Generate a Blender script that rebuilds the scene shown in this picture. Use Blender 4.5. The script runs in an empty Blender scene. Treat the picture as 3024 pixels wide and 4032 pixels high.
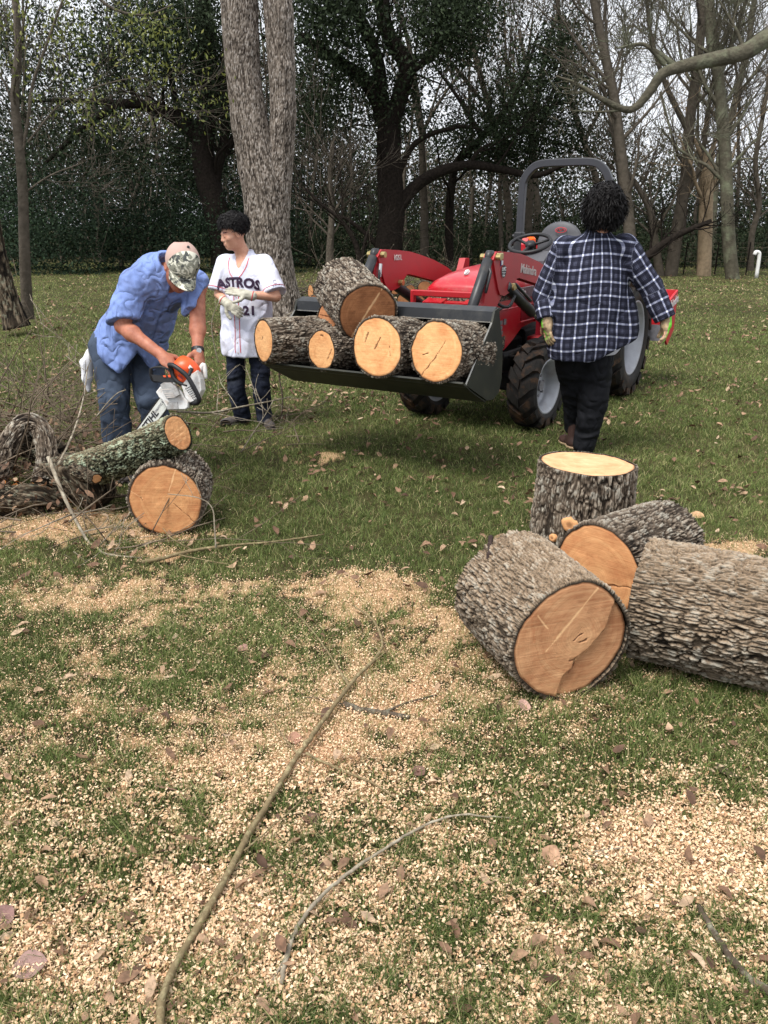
import bpy, math, random
import numpy as np
from mathutils import Vector, Matrix
rng = np.random.default_rng(7)
random.seed(7)
SC = bpy.context.scene
COL = SC.collection
# ---------------------------------------------------------------- camera geometry
TILT = math.radians(19.27); HC = 1.6; FPX = 3263.0
CT, ST = math.cos(TILT), math.sin(TILT)
def ray(x, y):
    xc = (x-1512)/FPX; yc = (2016-y)/FPX
    return np.array([xc, ST*yc+CT, CT*yc-ST])
def G(x, y, z=0.0):            # photo point -> world point at height z
    d = ray(x, y); t = (z-HC)/d[2]
    return np.array([0, 0, HC])+d*t
def A(x, y, Y):                # photo point -> world point at distance Y
    d = ray(x, y); t = Y/d[1]
    return np.array([0, 0, HC])+d*t
def px(n, Y): return n/FPX*Y*1.02
# ---------------------------------------------------------------- noise
def _hash(ix, iy, iz, seed):
    h = (ix.astype(np.int64)*374761393 + iy.astype(np.int64)*668265263 + iz.astype(np.int64)*2147483647 + seed*974634777)
    h = (h ^ (h >> 13))*1274126177
    h = h ^ (h >> 16)
    return (h & 0xFFFFFF).astype(np.float64)/0xFFFFFF
def vnoise(x, y, z=None, seed=0):
    x = np.asarray(x, float); y = np.asarray(y, float)
    z = np.zeros_like(x) if z is None else np.asarray(z, float)
    x, y, z = np.broadcast_arrays(x, y, z)
    ix, iy, iz = np.floor(x), np.floor(y), np.floor(z)
    fx, fy, fz = x-ix, y-iy, z-iz
    fx = fx*fx*(3-2*fx); fy = fy*fy*(3-2*fy); fz = fz*fz*(3-2*fz)
    r = 0
    for a in (0, 1):
        for b in (0, 1):
            for c in (0, 1):
                w = (fx if a else 1-fx)*(fy if b else 1-fy)*(fz if c else 1-fz)
                r = r + w*_hash(ix+a, iy+b, iz+c, seed)
    return r*2-1
def fbm(x, y, z=None, seed=0, oct=4, gain=.5):
    r = 0; a = 1; s = 0; f = 1
    for o in range(oct):
        r = r + a*vnoise(np.asarray(x)*f, np.asarray(y)*f, None if z is None else np.asarray(z)*f, seed+o*17)
        s += a; a *= gain; f *= 2.03
    return r/s*1.6
def sstep(a, b, x):
    t = np.clip((x-a)/(b-a), 0, 1); return t*t*(3-2*t)
def worley(a, b, seed=0, per=None):
    ia, ib = np.floor(a), np.floor(b)
    f1 = np.full(a.shape, 9.); f2 = np.full(a.shape, 9.); idv = np.zeros(a.shape)
    for da in (-1, 0, 1):
        for db in (-1, 0, 1):
            ca, cb = ia+da, ib+db
            ha = np.mod(ca, per) if per else ca
            z0 = np.zeros_like(ca)
            jx = _hash(ha, cb, z0, seed); jy = _hash(ha, cb, z0+5, seed)
            d = np.hypot(ca+jx-a, cb+jy-b)
            idn = _hash(ha, cb, z0+9, seed)
            m = d < f1
            f2 = np.where(m, f1, np.minimum(f2, d))
            idv = np.where(m, idn, idv); f1 = np.where(m, d, f1)
    return f1, f2, idv
# ---------------------------------------------------------------- objects
def tag(o, label=None, cat=None, group=None, kind=None):
    if label: o['label'] = label
    if cat: o['category'] = cat
    if group: o['group'] = group
    if kind: o['kind'] = kind
    return o
def empty(name, loc, label, cat, group=None):
    o = bpy.data.objects.new(name, None); COL.objects.link(o)
    o.location = [float(v) for v in loc]; o.empty_display_size = .1
    return tag(o, label, cat, group)
def build(name, V, F, mat, parent=None, smooth=True, attrs=None, origin=None, mats=None, midx=None):
    """V Nx3 world coordinates; F a list of int arrays (n x 3, n x 4 or n x k)"""
    V = np.asarray(V, np.float64)
    if not isinstance(F, (list, tuple)) or (len(F) and not hasattr(F[0], 'shape')): F = [np.asarray(F, np.int64)]
    F = [f for f in F if len(f)]
    off = np.zeros(3)
    if parent is not None:
        p = parent; 
        while p is not None: off = off+np.array(p.location); p = p.parent
    loc = np.zeros(3)
    if parent is None:
        loc = np.asarray(origin, float) if origin is not None else np.array([V[:, 0].mean(), V[:, 1].mean(), V[:, 2].min()])
    V = V-off-loc
    me = bpy.data.meshes.new(name)
    me.vertices.add(len(V)); me.vertices.foreach_set('co', V.astype(np.float32).ravel())
    nl = sum(f.size for f in F); nf = sum(len(f) for f in F)
    me.loops.add(nl); me.polygons.add(nf)
    me.loops.foreach_set('vertex_index', np.concatenate([f.ravel() for f in F]).astype(np.int32))
    tot = np.concatenate([np.full(len(f), f.shape[1]) for f in F])
    st = np.concatenate([[0], np.cumsum(tot)[:-1]])
    me.polygons.foreach_set('loop_start', st.astype(np.int32))
    try: me.polygons.foreach_set('loop_total', tot.astype(np.int32))
    except Exception: pass
    me.polygons.foreach_set('use_smooth', np.full(nf, smooth))
    if midx is not None: me.polygons.foreach_set('material_index', np.asarray(midx, np.int32))
    for k, v in (attrs or {}).items():
        v = np.asarray(v, np.float32)
        if v.ndim == 1:
            a = me.attributes.new(k, 'FLOAT', 'POINT'); a.data.foreach_set('value', v)
        else:
            a = me.attributes.new(k, 'FLOAT_VECTOR', 'POINT'); a.data.foreach_set('vector', v.ravel())
    for m in (mats or [mat]): me.materials.append(m)
    me.update(calc_edges=True); me.validate()
    o = bpy.data.objects.new(name, me); COL.objects.link(o)
    if parent is not None: o.parent = parent
    else: o.location = [float(v) for v in loc]
    return o
class MB:
    """collects pieces into one mesh"""
    def __init__(s): s.V = []; s.F = {}; s.n = 0; s.at = {}
    def add(s, V, F, **at):
        V = np.asarray(V, float)
        for f in (F if isinstance(F, list) and len(F) and hasattr(F[0], 'shape') else [np.asarray(F)]):
            if len(f): s.F.setdefault(f.shape[1], []).append(f+s.n)
        s.V.append(V); s.n += len(V)
        for k, v in at.items():
            s.at.setdefault(k, []).append(np.broadcast_to(np.asarray(v, float), (len(V),)+np.shape(v)[1:]) if np.ndim(v) < 2 else v)
        return s
    def build(s, name, mat, parent=None, smooth=False, **kw):
        V = np.concatenate(s.V); F = [np.concatenate(f) for f in s.F.values()]
        at = {k: np.concatenate(v) for k, v in s.at.items()}
        return build(name, V, F, mat, parent, smooth, attrs=at, **kw)
    # boxes in an oriented frame M (4x4 np) with small chamfer
    def box(s, c, size, M=None, bev=.0, R=None):
        c = np.asarray(c, float); h = np.asarray(size, float)/2
        b = min(bev, h.min()*.9)
        if b > 0:
            P = []
            for sx in (-1, 1):
                for sy in (-1, 1):
                    for sz in (-1, 1):
                        P += [[sx*h[0], sy*(h[1]-b), sz*(h[2]-b)], [sx*(h[0]-b), sy*h[1], sz*(h[2]-b)], [sx*(h[0]-b), sy*(h[1]-b), sz*h[2]]]
            P = np.array(P); F = hull_faces(P)
        else:
            P = np.array([[x*h[0], y*h[1], z*h[2]] for x in (-1, 1) for y in (-1, 1) for z in (-1, 1)])
            F = [np.array([[0, 1, 3, 2], [4, 6, 7, 5], [0, 4, 5, 1], [2, 3, 7, 6], [0, 2, 6, 4], [1, 5, 7, 3]])]
        if R is not None: P = P@np.asarray(R).T
        P = P+c
        if M is not None: P = xf(M, P)
        s.add(P, F); return s
    def cyl(s, a, b, r, r2=None, n=20, M=None, cap=True, bev=0.0):
        a = np.asarray(a, float); b = np.asarray(b, float); r2 = r if r2 is None else r2
        if bev > 0:
            d = (b-a)/np.linalg.norm(b-a)
            prof = [(a, r-bev), (a+d*bev, r), (b-d*bev, r2), (b, r2-bev)]
        else: prof = [(a, r), (b, r2)]
        P, F = lathe_axis(prof, n, cap)
        if M is not None: P = xf(M, P)
        s.add(P, F); return s
    def tube(s, pts, r, n=8, M=None, cap=True, sm=0):
        pts = np.asarray(pts, float)
        if sm: pts = catmull(pts, sm)
        r = np.broadcast_to(np.asarray(r, float), (len(pts),)) if np.ndim(r) == 0 or len(r) == len(pts) else np.interp(np.linspace(0, 1, len(pts)), np.linspace(0, 1, len(r)), r)
        P, F = tube(pts, r, n, cap)
        if M is not None: P = xf(M, P)
        s.add(P, F); return s
    def prism(s, poly, a, b, axis=0, M=None):
        """extrude a 2D polygon (in the two other axes) from a to b along axis"""
        poly = np.asarray(poly, float); n = len(poly)
        ax = [i for i in range(3) if i != axis]
        P = np.zeros((2*n, 3))
        for k, v in enumerate((a, b)):
            P[k*n:(k+1)*n, axis] = v; P[k*n:(k+1)*n, ax[0]] = poly[:, 0]; P[k*n:(k+1)*n, ax[1]] = poly[:, 1]
        i = np.arange(n); j = (i+1) % n
        Fs = [np.stack([i, j, j+n, i+n], 1), i[None, :].copy(), (i[::-1]+n)[None, :].copy()]
        if M is not None: P = xf(M, P)
        s.add(P, Fs); return s
def xf(M, P): return P@M[:3, :3].T+M[:3, 3]
def hull_faces(P):
    import bmesh
    bm = bmesh.new()
    for p in P: bm.verts.new(p)
    r = bmesh.ops.convex_hull(bm, input=bm.verts[:])
    bmesh.ops.dissolve_limit(bm, angle_limit=.02, verts=bm.verts[:], edges=bm.edges[:])
    bm.verts.index_update()
    co = np.array([v.co[:] for v in bm.verts])
    idx = [int(np.argmin(((P-c)**2).sum(1))) for c in co]
    out = {}
    for f in bm.faces:
        out.setdefault(len(f.verts), []).append([idx[v.index] for v in f.verts])
    bm.free()
    return [np.array(v) for v in out.values()]
def frame(d):
    d = np.asarray(d, float); d = d/np.linalg.norm(d)
    u = np.cross(d, [0, 0, 1.]) if abs(d[2]) < .95 else np.cross(d, [1., 0, 0])
    u /= np.linalg.norm(u); v = np.cross(u, d); v /= np.linalg.norm(v)
    return u, v, d
def lathe_axis(prof, n, cap=True):
    a = prof[0][0]; b = prof[-1][0]
    u, v, d = frame(b-a)
    th = np.arange(n)*2*np.pi/n
    ring = np.cos(th)[:, None]*u+np.sin(th)[:, None]*v
    P = np.concatenate([p+ring*r for p, r in prof]); m = len(prof)
    F = []
    i = np.arange(n); j = (i+1) % n
    q = [np.stack([k*n+i, k*n+j, (k+1)*n+j, (k+1)*n+i], 1) for k in range(m-1)]
    F.append(np.concatenate(q))
    if cap: F += [i[::-1][None, :].copy(), (i+(m-1)*n)[None, :].copy()]
    return P, F
def catmull(P, k):
    P = np.asarray(P, float)
    if len(P) < 3: return np.array([P[0]+(P[-1]-P[0])*t for t in np.linspace(0, 1, k+1)])
    Q = np.vstack([2*P[0]-P[1], P, 2*P[-1]-P[-2]]); out = []
    for i in range(len(P)-1):
        p0, p1, p2, p3 = Q[i:i+4]
        for t in np.arange(k)/k:
            out.append(.5*((2*p1)+(-p0+p2)*t+(2*p0-5*p1+4*p2-p3)*t*t+(-p0+3*p1-3*p2+p3)*t**3))
    out.append(P[-1]); return np.array(out)
def tube(pts, r, n=6, cap=True):
    pts = np.asarray(pts, float); m = len(pts)
    T = np.gradient(pts, axis=0); T /= np.maximum(np.linalg.norm(T, axis=1), 1e-9)[:, None]
    u, v, _ = frame(T[0]); U = [u]
    for i in range(1, m):
        u = U[-1]-T[i]*np.dot(U[-1], T[i]); l = np.linalg.norm(u)
        U.append(u/l if l > 1e-6 else frame(T[i])[0])
    U = np.array(U); W = np.cross(T, U)
    th = np.arange(n)*2*np.pi/n
    P = pts[:, None, :]+np.asarray(r)[:, None, None]*(np.cos(th)[None, :, None]*U[:, None, :]+np.sin(th)[None, :, None]*W[:, None, :])
    P = P.reshape(-1, 3)
    i = np.arange(n); j = (i+1) % n; k = np.arange(m-1)[:, None]*n
    F = [np.stack([k+i, k+j, k+n+j, k+n+i], 2).reshape(-1, 4)]
    if cap and n > 2: F += [i[::-1][None, :].copy(), (i+(m-1)*n)[None, :].copy()]
    return P, F
# ---------------------------------------------------------------- materials
class Mt:
    def __init__(s, name):
        s.m = bpy.data.materials.new(name); s.m.use_nodes = True
        s.nt = s.m.node_tree; s.b = s.nt.nodes['Principled BSDF']; s.out = s.nt.nodes['Material Output']
    def n(s, t, **kw):
        nd = s.nt.nodes.new(t)
        for k, v in kw.items():
            if k.startswith('i_'):
                nd.inputs[k[2:].replace('_', ' ')].default_value = v
            else: setattr(nd, k, v)
        return nd
    def l(s, a, b): s.nt.links.new(a, b); return s
    def obj(s): return s.n('ShaderNodeTexCoord').outputs['Object']
    def attr(s, nm, vec=False):
        a = s.n('ShaderNodeAttribute', attribute_name=nm)
        return a.outputs['Vector' if vec else 'Fac']
    def mapping(s, src, scale=(1, 1, 1), rot=(0, 0, 0)):
        m = s.n('ShaderNodeMapping'); m.inputs['Scale'].default_value = scale; m.inputs['Rotation'].default_value = rot
        s.l(src, m.inputs['Vector']); return m.outputs[0]
    def noise(s, src, scale, detail=4, rough=.55, dist=0):
        t = s.n('ShaderNodeTexNoise'); t.inputs['Scale'].default_value = scale; t.inputs['Detail'].default_value = detail
        t.inputs['Roughness'].default_value = rough; t.inputs['Distortion'].default_value = dist
        if src is not None: s.l(src, t.inputs['Vector'])
        return t.outputs['Fac']
    def voro(s, src, scale, feature='DISTANCE_TO_EDGE', out='Distance'):
        t = s.n('ShaderNodeTexVoronoi', feature=feature); t.inputs['Scale'].default_value = scale
        s.l(src, t.inputs['Vector']); return t.outputs[out]
    def ramp(s, src, stops, interp='LINEAR'):
        r = s.n('ShaderNodeValToRGB'); e = r.color_ramp; e.interpolation = interp
        while len(e.elements) < len(stops): e.elements.new(.5)
        for el, (p, c) in zip(e.elements, stops):
            el.position = p; el.color = (c[0], c[1], c[2], 1) if np.ndim(c) else (c, c, c, 1)
        s.l(src, r.inputs[0]); return r.outputs[0]
    def mix(s, f, a, b, mode='MIX'):
        m = s.n('ShaderNodeMix', data_type='RGBA', blend_type=mode)
        for sock, v in ((m.inputs[0], f), (m.inputs[6], a), (m.inputs[7], b)):
            if hasattr(v, 'links'): s.l(v, sock)
            elif np.ndim(v): sock.default_value = (v[0], v[1], v[2], 1)
            else: sock.default_value = v
        return m.outputs[2]
    def math(s, op, a, b=0., c=None, clamp=False):
        m = s.n('ShaderNodeMath', operation=op, use_clamp=clamp)
        for i, v in enumerate((a, b, c)):
            if v is None: continue
            if hasattr(v, 'links'): s.l(v, m.inputs[i])
            else: m.inputs[i].default_value = v
        return m.outputs[0]
    def sep(s, v):
        n = s.n('ShaderNodeSeparateXYZ'); s.l(v, n.inputs[0]); return n.outputs
    def comb(s, x, y, z=0.):
        n = s.n('ShaderNodeCombineXYZ')
        for i, v in enumerate((x, y, z)):
            if hasattr(v, 'links'): s.l(v, n.inputs[i])
            else: n.inputs[i].default_value = v
        return n.outputs[0]
    def color(s, c):
        if hasattr(c, 'links'): s.l(c, s.b.inputs['Base Color'])
        else: s.b.inputs['Base Color'].default_value = (c[0], c[1], c[2], 1)
        return s
    def set(s, rough=.6, metal=0., spec=.4, **kw):
        for k, v in (('Roughness', rough), ('Metallic', metal), ('Specular IOR Level', spec)):
            if hasattr(v, 'links'): s.l(v, s.b.inputs[k])
            else: s.b.inputs[k].default_value = v
        for k, v in kw.items(): s.b.inputs[k.replace('_', ' ')].default_value = v
        return s
    def bump(s, h, dist=.01, strength=1.):
        b = s.n('ShaderNodeBump'); b.inputs['Distance'].default_value = dist; b.inputs['Strength'].default_value = strength
        s.l(h, b.inputs['Height']); s.l(b.outputs[0], s.b.inputs['Normal']); return s
def simple(name, c, rough=.6, metal=0., spec=.4, var=.0, vs=30, bump=0, bs=200, bd=.002, dirt=None, dirt_amt=.5, dirt_scale=6, **kw):
    m = Mt(name); o = m.obj(); col = c
    if var:
        f = m.noise(o, vs, 5)
        col = m.mix(m.ramp(f, [(.3, 0), (.7, 1)]), [v*(1-var) for v in c], [min(1, v*(1+var)) for v in c])
    if dirt is not None:
        f = m.ramp(m.noise(o, dirt_scale, 6, .65), [(.5, 0), (.72, dirt_amt)])
        col = m.mix(f, col, dirt)
    m.color(col).set(rough, metal, spec, **kw)
    if bump: m.bump(m.noise(o, bs, 4), bd, bump)
    return m.m
def srgb(r, g, b):
    return tuple(((v/255)/12.92 if v/255 <= .04045 else ((v/255+.055)/1.055)**2.4) for v in (r, g, b))
# ---------------------------------------------------------------- camera, light
cam = bpy.data.cameras.new('camera'); co = bpy.data.objects.new('camera', cam); COL.objects.link(co)
cam.sensor_fit = 'VERTICAL'; cam.sensor_height = 34.6; cam.lens = FPX/4032*34.6
cam.clip_start = .05; cam.clip_end = 2000
co.location = (0, 0, HC); co.rotation_euler = (math.pi/2-TILT, 0, 0)
SC.camera = co
W = bpy.data.worlds.new('World'); SC.world = W; W.use_nodes = True
wn = W.node_tree; bg = wn.nodes['Background']
SUN_EL, SUN_AZ = math.radians(60), math.radians(222)     # azimuth of the sun, clockwise from +Y
sky = wn.nodes.new('ShaderNodeTexSky'); sky.sky_type = 'NISHITA'; sky.sun_disc = False
sky.sun_elevation = SUN_EL; sky.sun_rotation = SUN_AZ; sky.air_density = 1.5; sky.dust_density = 4
hs = wn.nodes.new('ShaderNodeHueSaturation'); hs.inputs['Saturation'].default_value = .16; hs.inputs['Value'].default_value = 1.9
mxs = wn.nodes.new('ShaderNodeMix'); mxs.data_type = 'RGBA'; mxs.inputs[0].default_value = .78; mxs.inputs[7].default_value = (7.4, 7.7, 8.3, 1)
wn.links.new(sky.outputs[0], hs.inputs['Color']); wn.links.new(hs.outputs[0], mxs.inputs[6]); wn.links.new(mxs.outputs[2], bg.inputs[0]); bg.inputs[1].default_value = .12
sl = bpy.data.lights.new('sun', 'SUN'); sl.energy = 3.5; sl.angle = math.radians(22); sl.color = (1, .97, .92)
so = bpy.data.objects.new('sun', sl); COL.objects.link(so)
sd = Vector((math.sin(SUN_AZ)*math.cos(SUN_EL), math.cos(SUN_AZ)*math.cos(SUN_EL), math.sin(SUN_EL)))
so.rotation_euler = (-sd).to_track_quat('-Z', 'Y').to_euler(); so.location = (0, 0, 30)
SC.view_settings.view_transform = 'Standard'; SC.view_settings.look = 'None'
SC.view_settings.gamma = 1; SC.view_settings.exposure = 0.30
SC.cycles.max_bounces = 6; SC.cycles.diffuse_bounces = 3; SC.cycles.transparent_max_bounces = 6
SC.cycles.caustics_reflective = False; SC.cycles.caustics_refractive = False
SC.cycles.use_denoising = True
try: SC.cycles.use_adaptive_sampling = True; SC.cycles.adaptive_threshold = .02
except Exception: pass
# ================================================================ ground
def blob(X, Y, sx, sy, rx, ry=None, amp=1.):
    c = G(sx, sy); ry = ry or rx
    return amp*np.exp(-(((X-c[0])/rx)**2+((Y-c[1])/ry)**2))
def dust_mask(X, Y):
    b = .42*sstep(4.5, 3.1, Y)
    for a in ((1440, 2320, .22, .17, .9), (260, 2080, .75, .32, .75), (20, 2000, .5, .35, .7), (700, 2110, .35, .12, .35), (640, 2190, .25, .10, .45), (560, 2300, .6, .16, .3),
              (330, 2380, .3, .12, .3), (1400, 2750, .45, .4, .35), (1000, 3000, .6, .3, .2), (2720, 3340, .30, .20, .45),
              (2900, 2170, .42, .13, .75), (1290, 1810, .17, .17, .7), (980, 1760, .5, .22, .45), (1900, 2560, .2, .4, .25), (1240, 3700, .5, .2, .2), (620, 3600, .5, .2, .12)):
        b = b+blob(X, Y, *a[:4], amp=a[4])
    for a in ((2300, 3000, .45, .20, .38), (2750, 2800, .4, .3, .35), (1250, 2120, .8, .3, .3), (250, 3000, .3, .25, .16), (1500, 3600, .3, .12, .15), (2250, 3600, .3, .2, .12), (200, 3450, .3, .2, .15)):
        b = b-.6*blob(X, Y, *a[:4], amp=a[4])
    n = fbm(X*2.6, Y*2.6, seed=3, oct=4, gain=.6)*.15+fbm(X*13, Y*22, seed=5, oct=4, gain=.75)*.46
    b = b-.02*sstep(4.3, 3.2, Y)
    return np.clip(sstep(.15, .8, b+n), 0, 1)
def ground_h(X, Y):
    h = fbm(X*.5, Y*.5, seed=11, oct=3)*.02+fbm(X*5, Y*5, seed=12, oct=3)*.006
    for sx, sy, r, a in ((1440, 2320, .17, .05), (260, 2080, .4, .035), (1290, 1810, .14, .055), (2900, 2170, .3, .03)):
        h = h+blob(X, Y, sx, sy, r, r*.85, a)
    return h*sstep(60, 10, Y)
def gz(x, y): return float(ground_h(np.array([x]), np.array([y]))[0])
def make_ground():
    nx, ny = 460, 620
    t = np.linspace(0, 1, ny); Yr = .25*np.power(1200., t**1.0)-.8     # grows with distance
    U = np.linspace(-1, 1, nx); U = np.sign(U)*np.abs(U)**1.35
    Wd = 1.6+1.0*np.maximum(Yr, 0)+.5
    X = U[None, :]*Wd[:, None]; Y = np.repeat(Yr[:, None], nx, 1)
    Y = Y
    X = X.ravel(); Y = Y.ravel()
    Z = ground_h(X, Y); D = dust_mask(X, Y)
    i, j = np.meshgrid(np.arange(ny-1), np.arange(nx-1), indexing='ij')
    a = (i*nx+j).ravel()
    F = np.stack([a, a+1, a+nx+1, a+nx], 1)
    m = Mt('lawn_ground'); o = m.obj()
    d = m.attr('dust')
    nf = m.noise(o, 90, 5, .7); n2 = m.noise(o, 6, 5, .6); n3 = m.noise(o, 320, 3, .7)
    turf = m.mix(m.ramp(nf, [(.35, 0), (.65, 1)]), srgb(34, 37, 20), srgb(72, 76, 42))  # turf darkened so its colour carries the shade between grass tufts
    turf = m.mix(m.ramp(n2, [(.42, 0), (.7, .7)]), turf, srgb(84, 74, 52))
    n1 = m.noise(o, .55, 4, .6)
    turf = m.mix(m.ramp(n1, [(.45, 0), (.62, .55)]), turf, srgb(96, 88, 58))
    soil = m.mix(m.ramp(nf, [(.4, 0), (.7, 1)]), srgb(32, 26, 19), srgb(80, 66, 48))
    dustc = m.mix(m.ramp(n3, [(.38, 0), (.62, 1)]), srgb(150, 118, 86), srgb(226, 192, 150))
    dustc = m.mix(m.ramp(m.noise(o, 3, 3), [(.45, 0), (.65, .4)]), dustc, srgb(212, 156, 120))
    base = m.mix(m.math('MAXIMUM', m.ramp(m.noise(o, 25, 4), [(.4, 0), (.6, .5)]), m.ramp(d, [(.05, 0), (.4, .9)])), turf, soil)
    e = m.math('ADD', d, m.math('MULTIPLY', m.math('SUBTRACT', m.noise(o, 60, 5, .75), .5), 1.1))
    mk = m.ramp(e, [(.50, 0), (.78, .9)])
    m.color(m.mix(mk, base, dustc)).set(.95, spec=.1)
    m.bump(m.noise(o, 160, 5, .7), .012, .8)
    return tag(build('ground', np.stack([X, Y, Z], 1), F, m.m, smooth=True, attrs={'dust': D}, origin=(0, 0, 0)), kind='structure')
make_ground()

def cvmat(name, stops, rough=.7, spec=.2, trans=0., noise_amt=0, ns=40):
    m = Mt(name); c = m.ramp(m.attr('cv'), stops)
    if noise_amt:
        c = m.mix(m.ramp(m.noise(m.obj(), ns, 4), [(.35, 0), (.65, noise_amt)]), c, (0.02, .015, .01))
    m.color(c).set(rough, spec=spec)
    if trans:
        t = m.n('ShaderNodeBsdfTranslucent'); m.l(c, t.inputs['Color'])
        mx = m.n('ShaderNodeMixShader'); mx.inputs[0].default_value = trans
        m.l(m.b.outputs[0], mx.inputs[1]); m.l(t.outputs[0], mx.inputs[2]); m.l(mx.outputs[0], m.out.inputs['Surface'])
    return m.m
M_grass = cvmat('grass_blades', [(0, srgb(62, 74, 36)), (.35, srgb(92, 108, 56)), (.7, srgb(134, 146, 84)), (.88, srgb(164, 164, 112)), (1, srgb(198, 180, 136))], .6, .25, .3)
M_chip = cvmat('wood_chips', [(0, srgb(150, 112, 82)), (.35, srgb(202, 166, 130)), (.8, srgb(238, 212, 178)), (1, srgb(208, 156, 120))], .8, .1)
M_leaf = cvmat('dead_leaves', [(0, srgb(74, 54, 42)), (.35, srgb(124, 94, 74)), (.7, srgb(172, 140, 112)), (1, srgb(214, 188, 158))], .7, .25, .1, .5, 60)
def blades(name, X, Y, H, Wd, cvv, mat, lean=.5):
    n = len(X); Z = ground_h(X, Y)
    th = rng.uniform(0, 2*np.pi, n); ph = rng.uniform(0, 2*np.pi, n)
    side = np.stack([np.cos(th), np.sin(th), np.zeros(n)], 1)*Wd[:, None]/2
    ln = np.stack([np.cos(ph), np.sin(ph), np.zeros(n)], 1)*(rng.uniform(.05, lean, n)*H)[:, None]
    up = np.zeros((n, 3)); up[:, 2] = H
    b = np.stack([X, Y, Z-.004], 1)
    V = np.stack([b-side, b+side, b+up*.55+ln*.35+side*.8, b+up*.55+ln*.35-side*.8, b+up*(1-.25*rng.random(n))[:, None]+ln*1.4], 1).reshape(-1, 3)
    k = np.arange(n)*5
    F = [np.stack([k, k+1, k+2, k+3], 1), np.stack([k+3, k+2, k+4], 1)]
    return tag(build(name, V, F, mat, smooth=True, attrs={'cv': np.repeat(cvv, 5)}, origin=(0, 0, 0)), kind='stuff')
def scatter(n, y0, y1, margin=.6, k=.50):
    Y = np.exp(rng.uniform(math.log(y0), math.log(y1), n))
    X = rng.uniform(-1, 1, n)*(k*Y+margin)
    return X, Y
def make_grass():
    XX = []; YY = []; HH = []; WW = []; CC = []
    for n, y0, y1, k in ((6800, 1.05, 2.4, 20), (13500, 2.4, 5., 17), (18000, 5., 14., 14), (9500, 14., 36., 12)):
        X, Y = scatter(n, y0, y1)
        D = dust_mask(X, Y); big = fbm(X*1.3, Y*1.3, seed=22, oct=3)
        keep = rng.random(n) < (1-D*.34); X, Y, D, big = X[keep], Y[keep], D[keep], big[keep]
        m = len(X); cnt = rng.integers(int(k*.4), int(k*1.5), m); cnt = np.maximum(2, (cnt*(1-.5*D)).astype(int))
        idx = np.repeat(np.arange(m), cnt); t = len(idx)
        rad = rng.uniform(.008, .05, m)*np.maximum(1, Y/6.); hh = rng.uniform(.55, 1.15, m)*(1-.25*(D > .6)); tone = rng.normal(0, .10, m)
        XX.append(X[idx]+rng.normal(0, 1, t)*rad[idx]); YY.append(Y[idx]+rng.normal(0, 1, t)*rad[idx])
        HH.append(rng.uniform(.022, .066, t)*hh[idx]*np.where(Y[idx] < 3.2, .98, .9))
        WW.append(rng.uniform(.0014, .0031, t)*np.maximum(1, Y[idx]/4.))
        C = np.clip(rng.beta(2, 2.4, t)*.7+big[idx]*.14+tone[idx]+.12*sstep(6, 22, Y[idx])+.06, 0, .9)
        dry = rng.random(t) < (.10+.10*sstep(5, 20, Y[idx])+.05*(D[idx] > .3)); C[dry] = rng.uniform(.88, 1, dry.sum()); CC.append(C)
    for n, y0, y1 in ((60000, 1.05, 5.), (150000, 5., 16.), (80000, 16., 36.)):
        X, Y = scatter(n, y0, y1); D = dust_mask(X, Y)
        keep = rng.random(n) < (1-D*.8); X, Y = X[keep], Y[keep]; t = len(X)
        XX.append(X); YY.append(Y); HH.append(rng.uniform(.012, .038, t)); WW.append(rng.uniform(.0014, .0030, t)*np.maximum(1, Y/4.)); CC.append(np.clip(rng.beta(2, 2, t)*.95+fbm(X*1.3, Y*1.3, seed=22, oct=3)*.1, 0, 1))
    blades('grass', *[np.concatenate(a) for a in (XX, YY, HH, WW, CC)], M_grass, lean=1.1)
make_grass()
def quads(name, P, U, Vv, cvv, mat, kind='stuff', parent=None, bend=None, diamond=False, **kw):
    n = len(P)
    if diamond: V = np.stack([P-U, P-Vv, P+U, P+Vv], 1)
    else: V = np.stack([P-U-Vv, P+U-Vv, P+U+Vv, P-U+Vv], 1)
    V = V.reshape(-1, 3); k = np.arange(n)*4
    return build(name, V, [np.stack([k, k+1, k+2, k+3], 1)], mat, parent, smooth=False, attrs={'cv': np.repeat(cvv, 4)}, **kw)
def rand_frames(n, flat=.5):
    th = rng.uniform(0, 2*np.pi, n)
    U = np.stack([np.cos(th), np.sin(th), rng.normal(0, flat, n)], 1); U /= np.linalg.norm(U, axis=1)[:, None]
    N = np.stack([rng.normal(0, flat, n), rng.normal(0, flat, n), np.ones(n)], 1)
    Vv = np.cross(N, U); Vv /= np.linalg.norm(Vv, axis=1)[:, None]
    return U, Vv
def make_chips():
    out = []
    for n, y0, y1, s0, s1 in ((290000, 1.05, 2.2, .0014, .0048), (420000, 2.2, 5.4, .0012, .0036)):
        X, Y = scatter(n, y0, y1)
        D = dust_mask(X, Y)
        keep = rng.random(n) < (D*.74+.12*(Y < 3.6)); X, Y = X[keep], Y[keep]; m = len(X)
        Z = ground_h(X, Y)+rng.uniform(.001, .020, m)
        U, Vv = rand_frames(m, .6)
        a = rng.uniform(s0, s1, m)*np.where(Y < 2.2, 1.15, 1); b = a*rng.uniform(.35, .8, m)
        out.append((np.stack([X, Y, Z], 1), U*a[:, None], Vv*b[:, None], rng.beta(2.2, 2, m)))
    P, U, Vv, C = [np.concatenate(a) for a in zip(*out)]
    tag(quads('sawdust_chips', P, U, Vv, C, M_chip, origin=(0, 0, 0)), kind='stuff')
make_chips()
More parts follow.
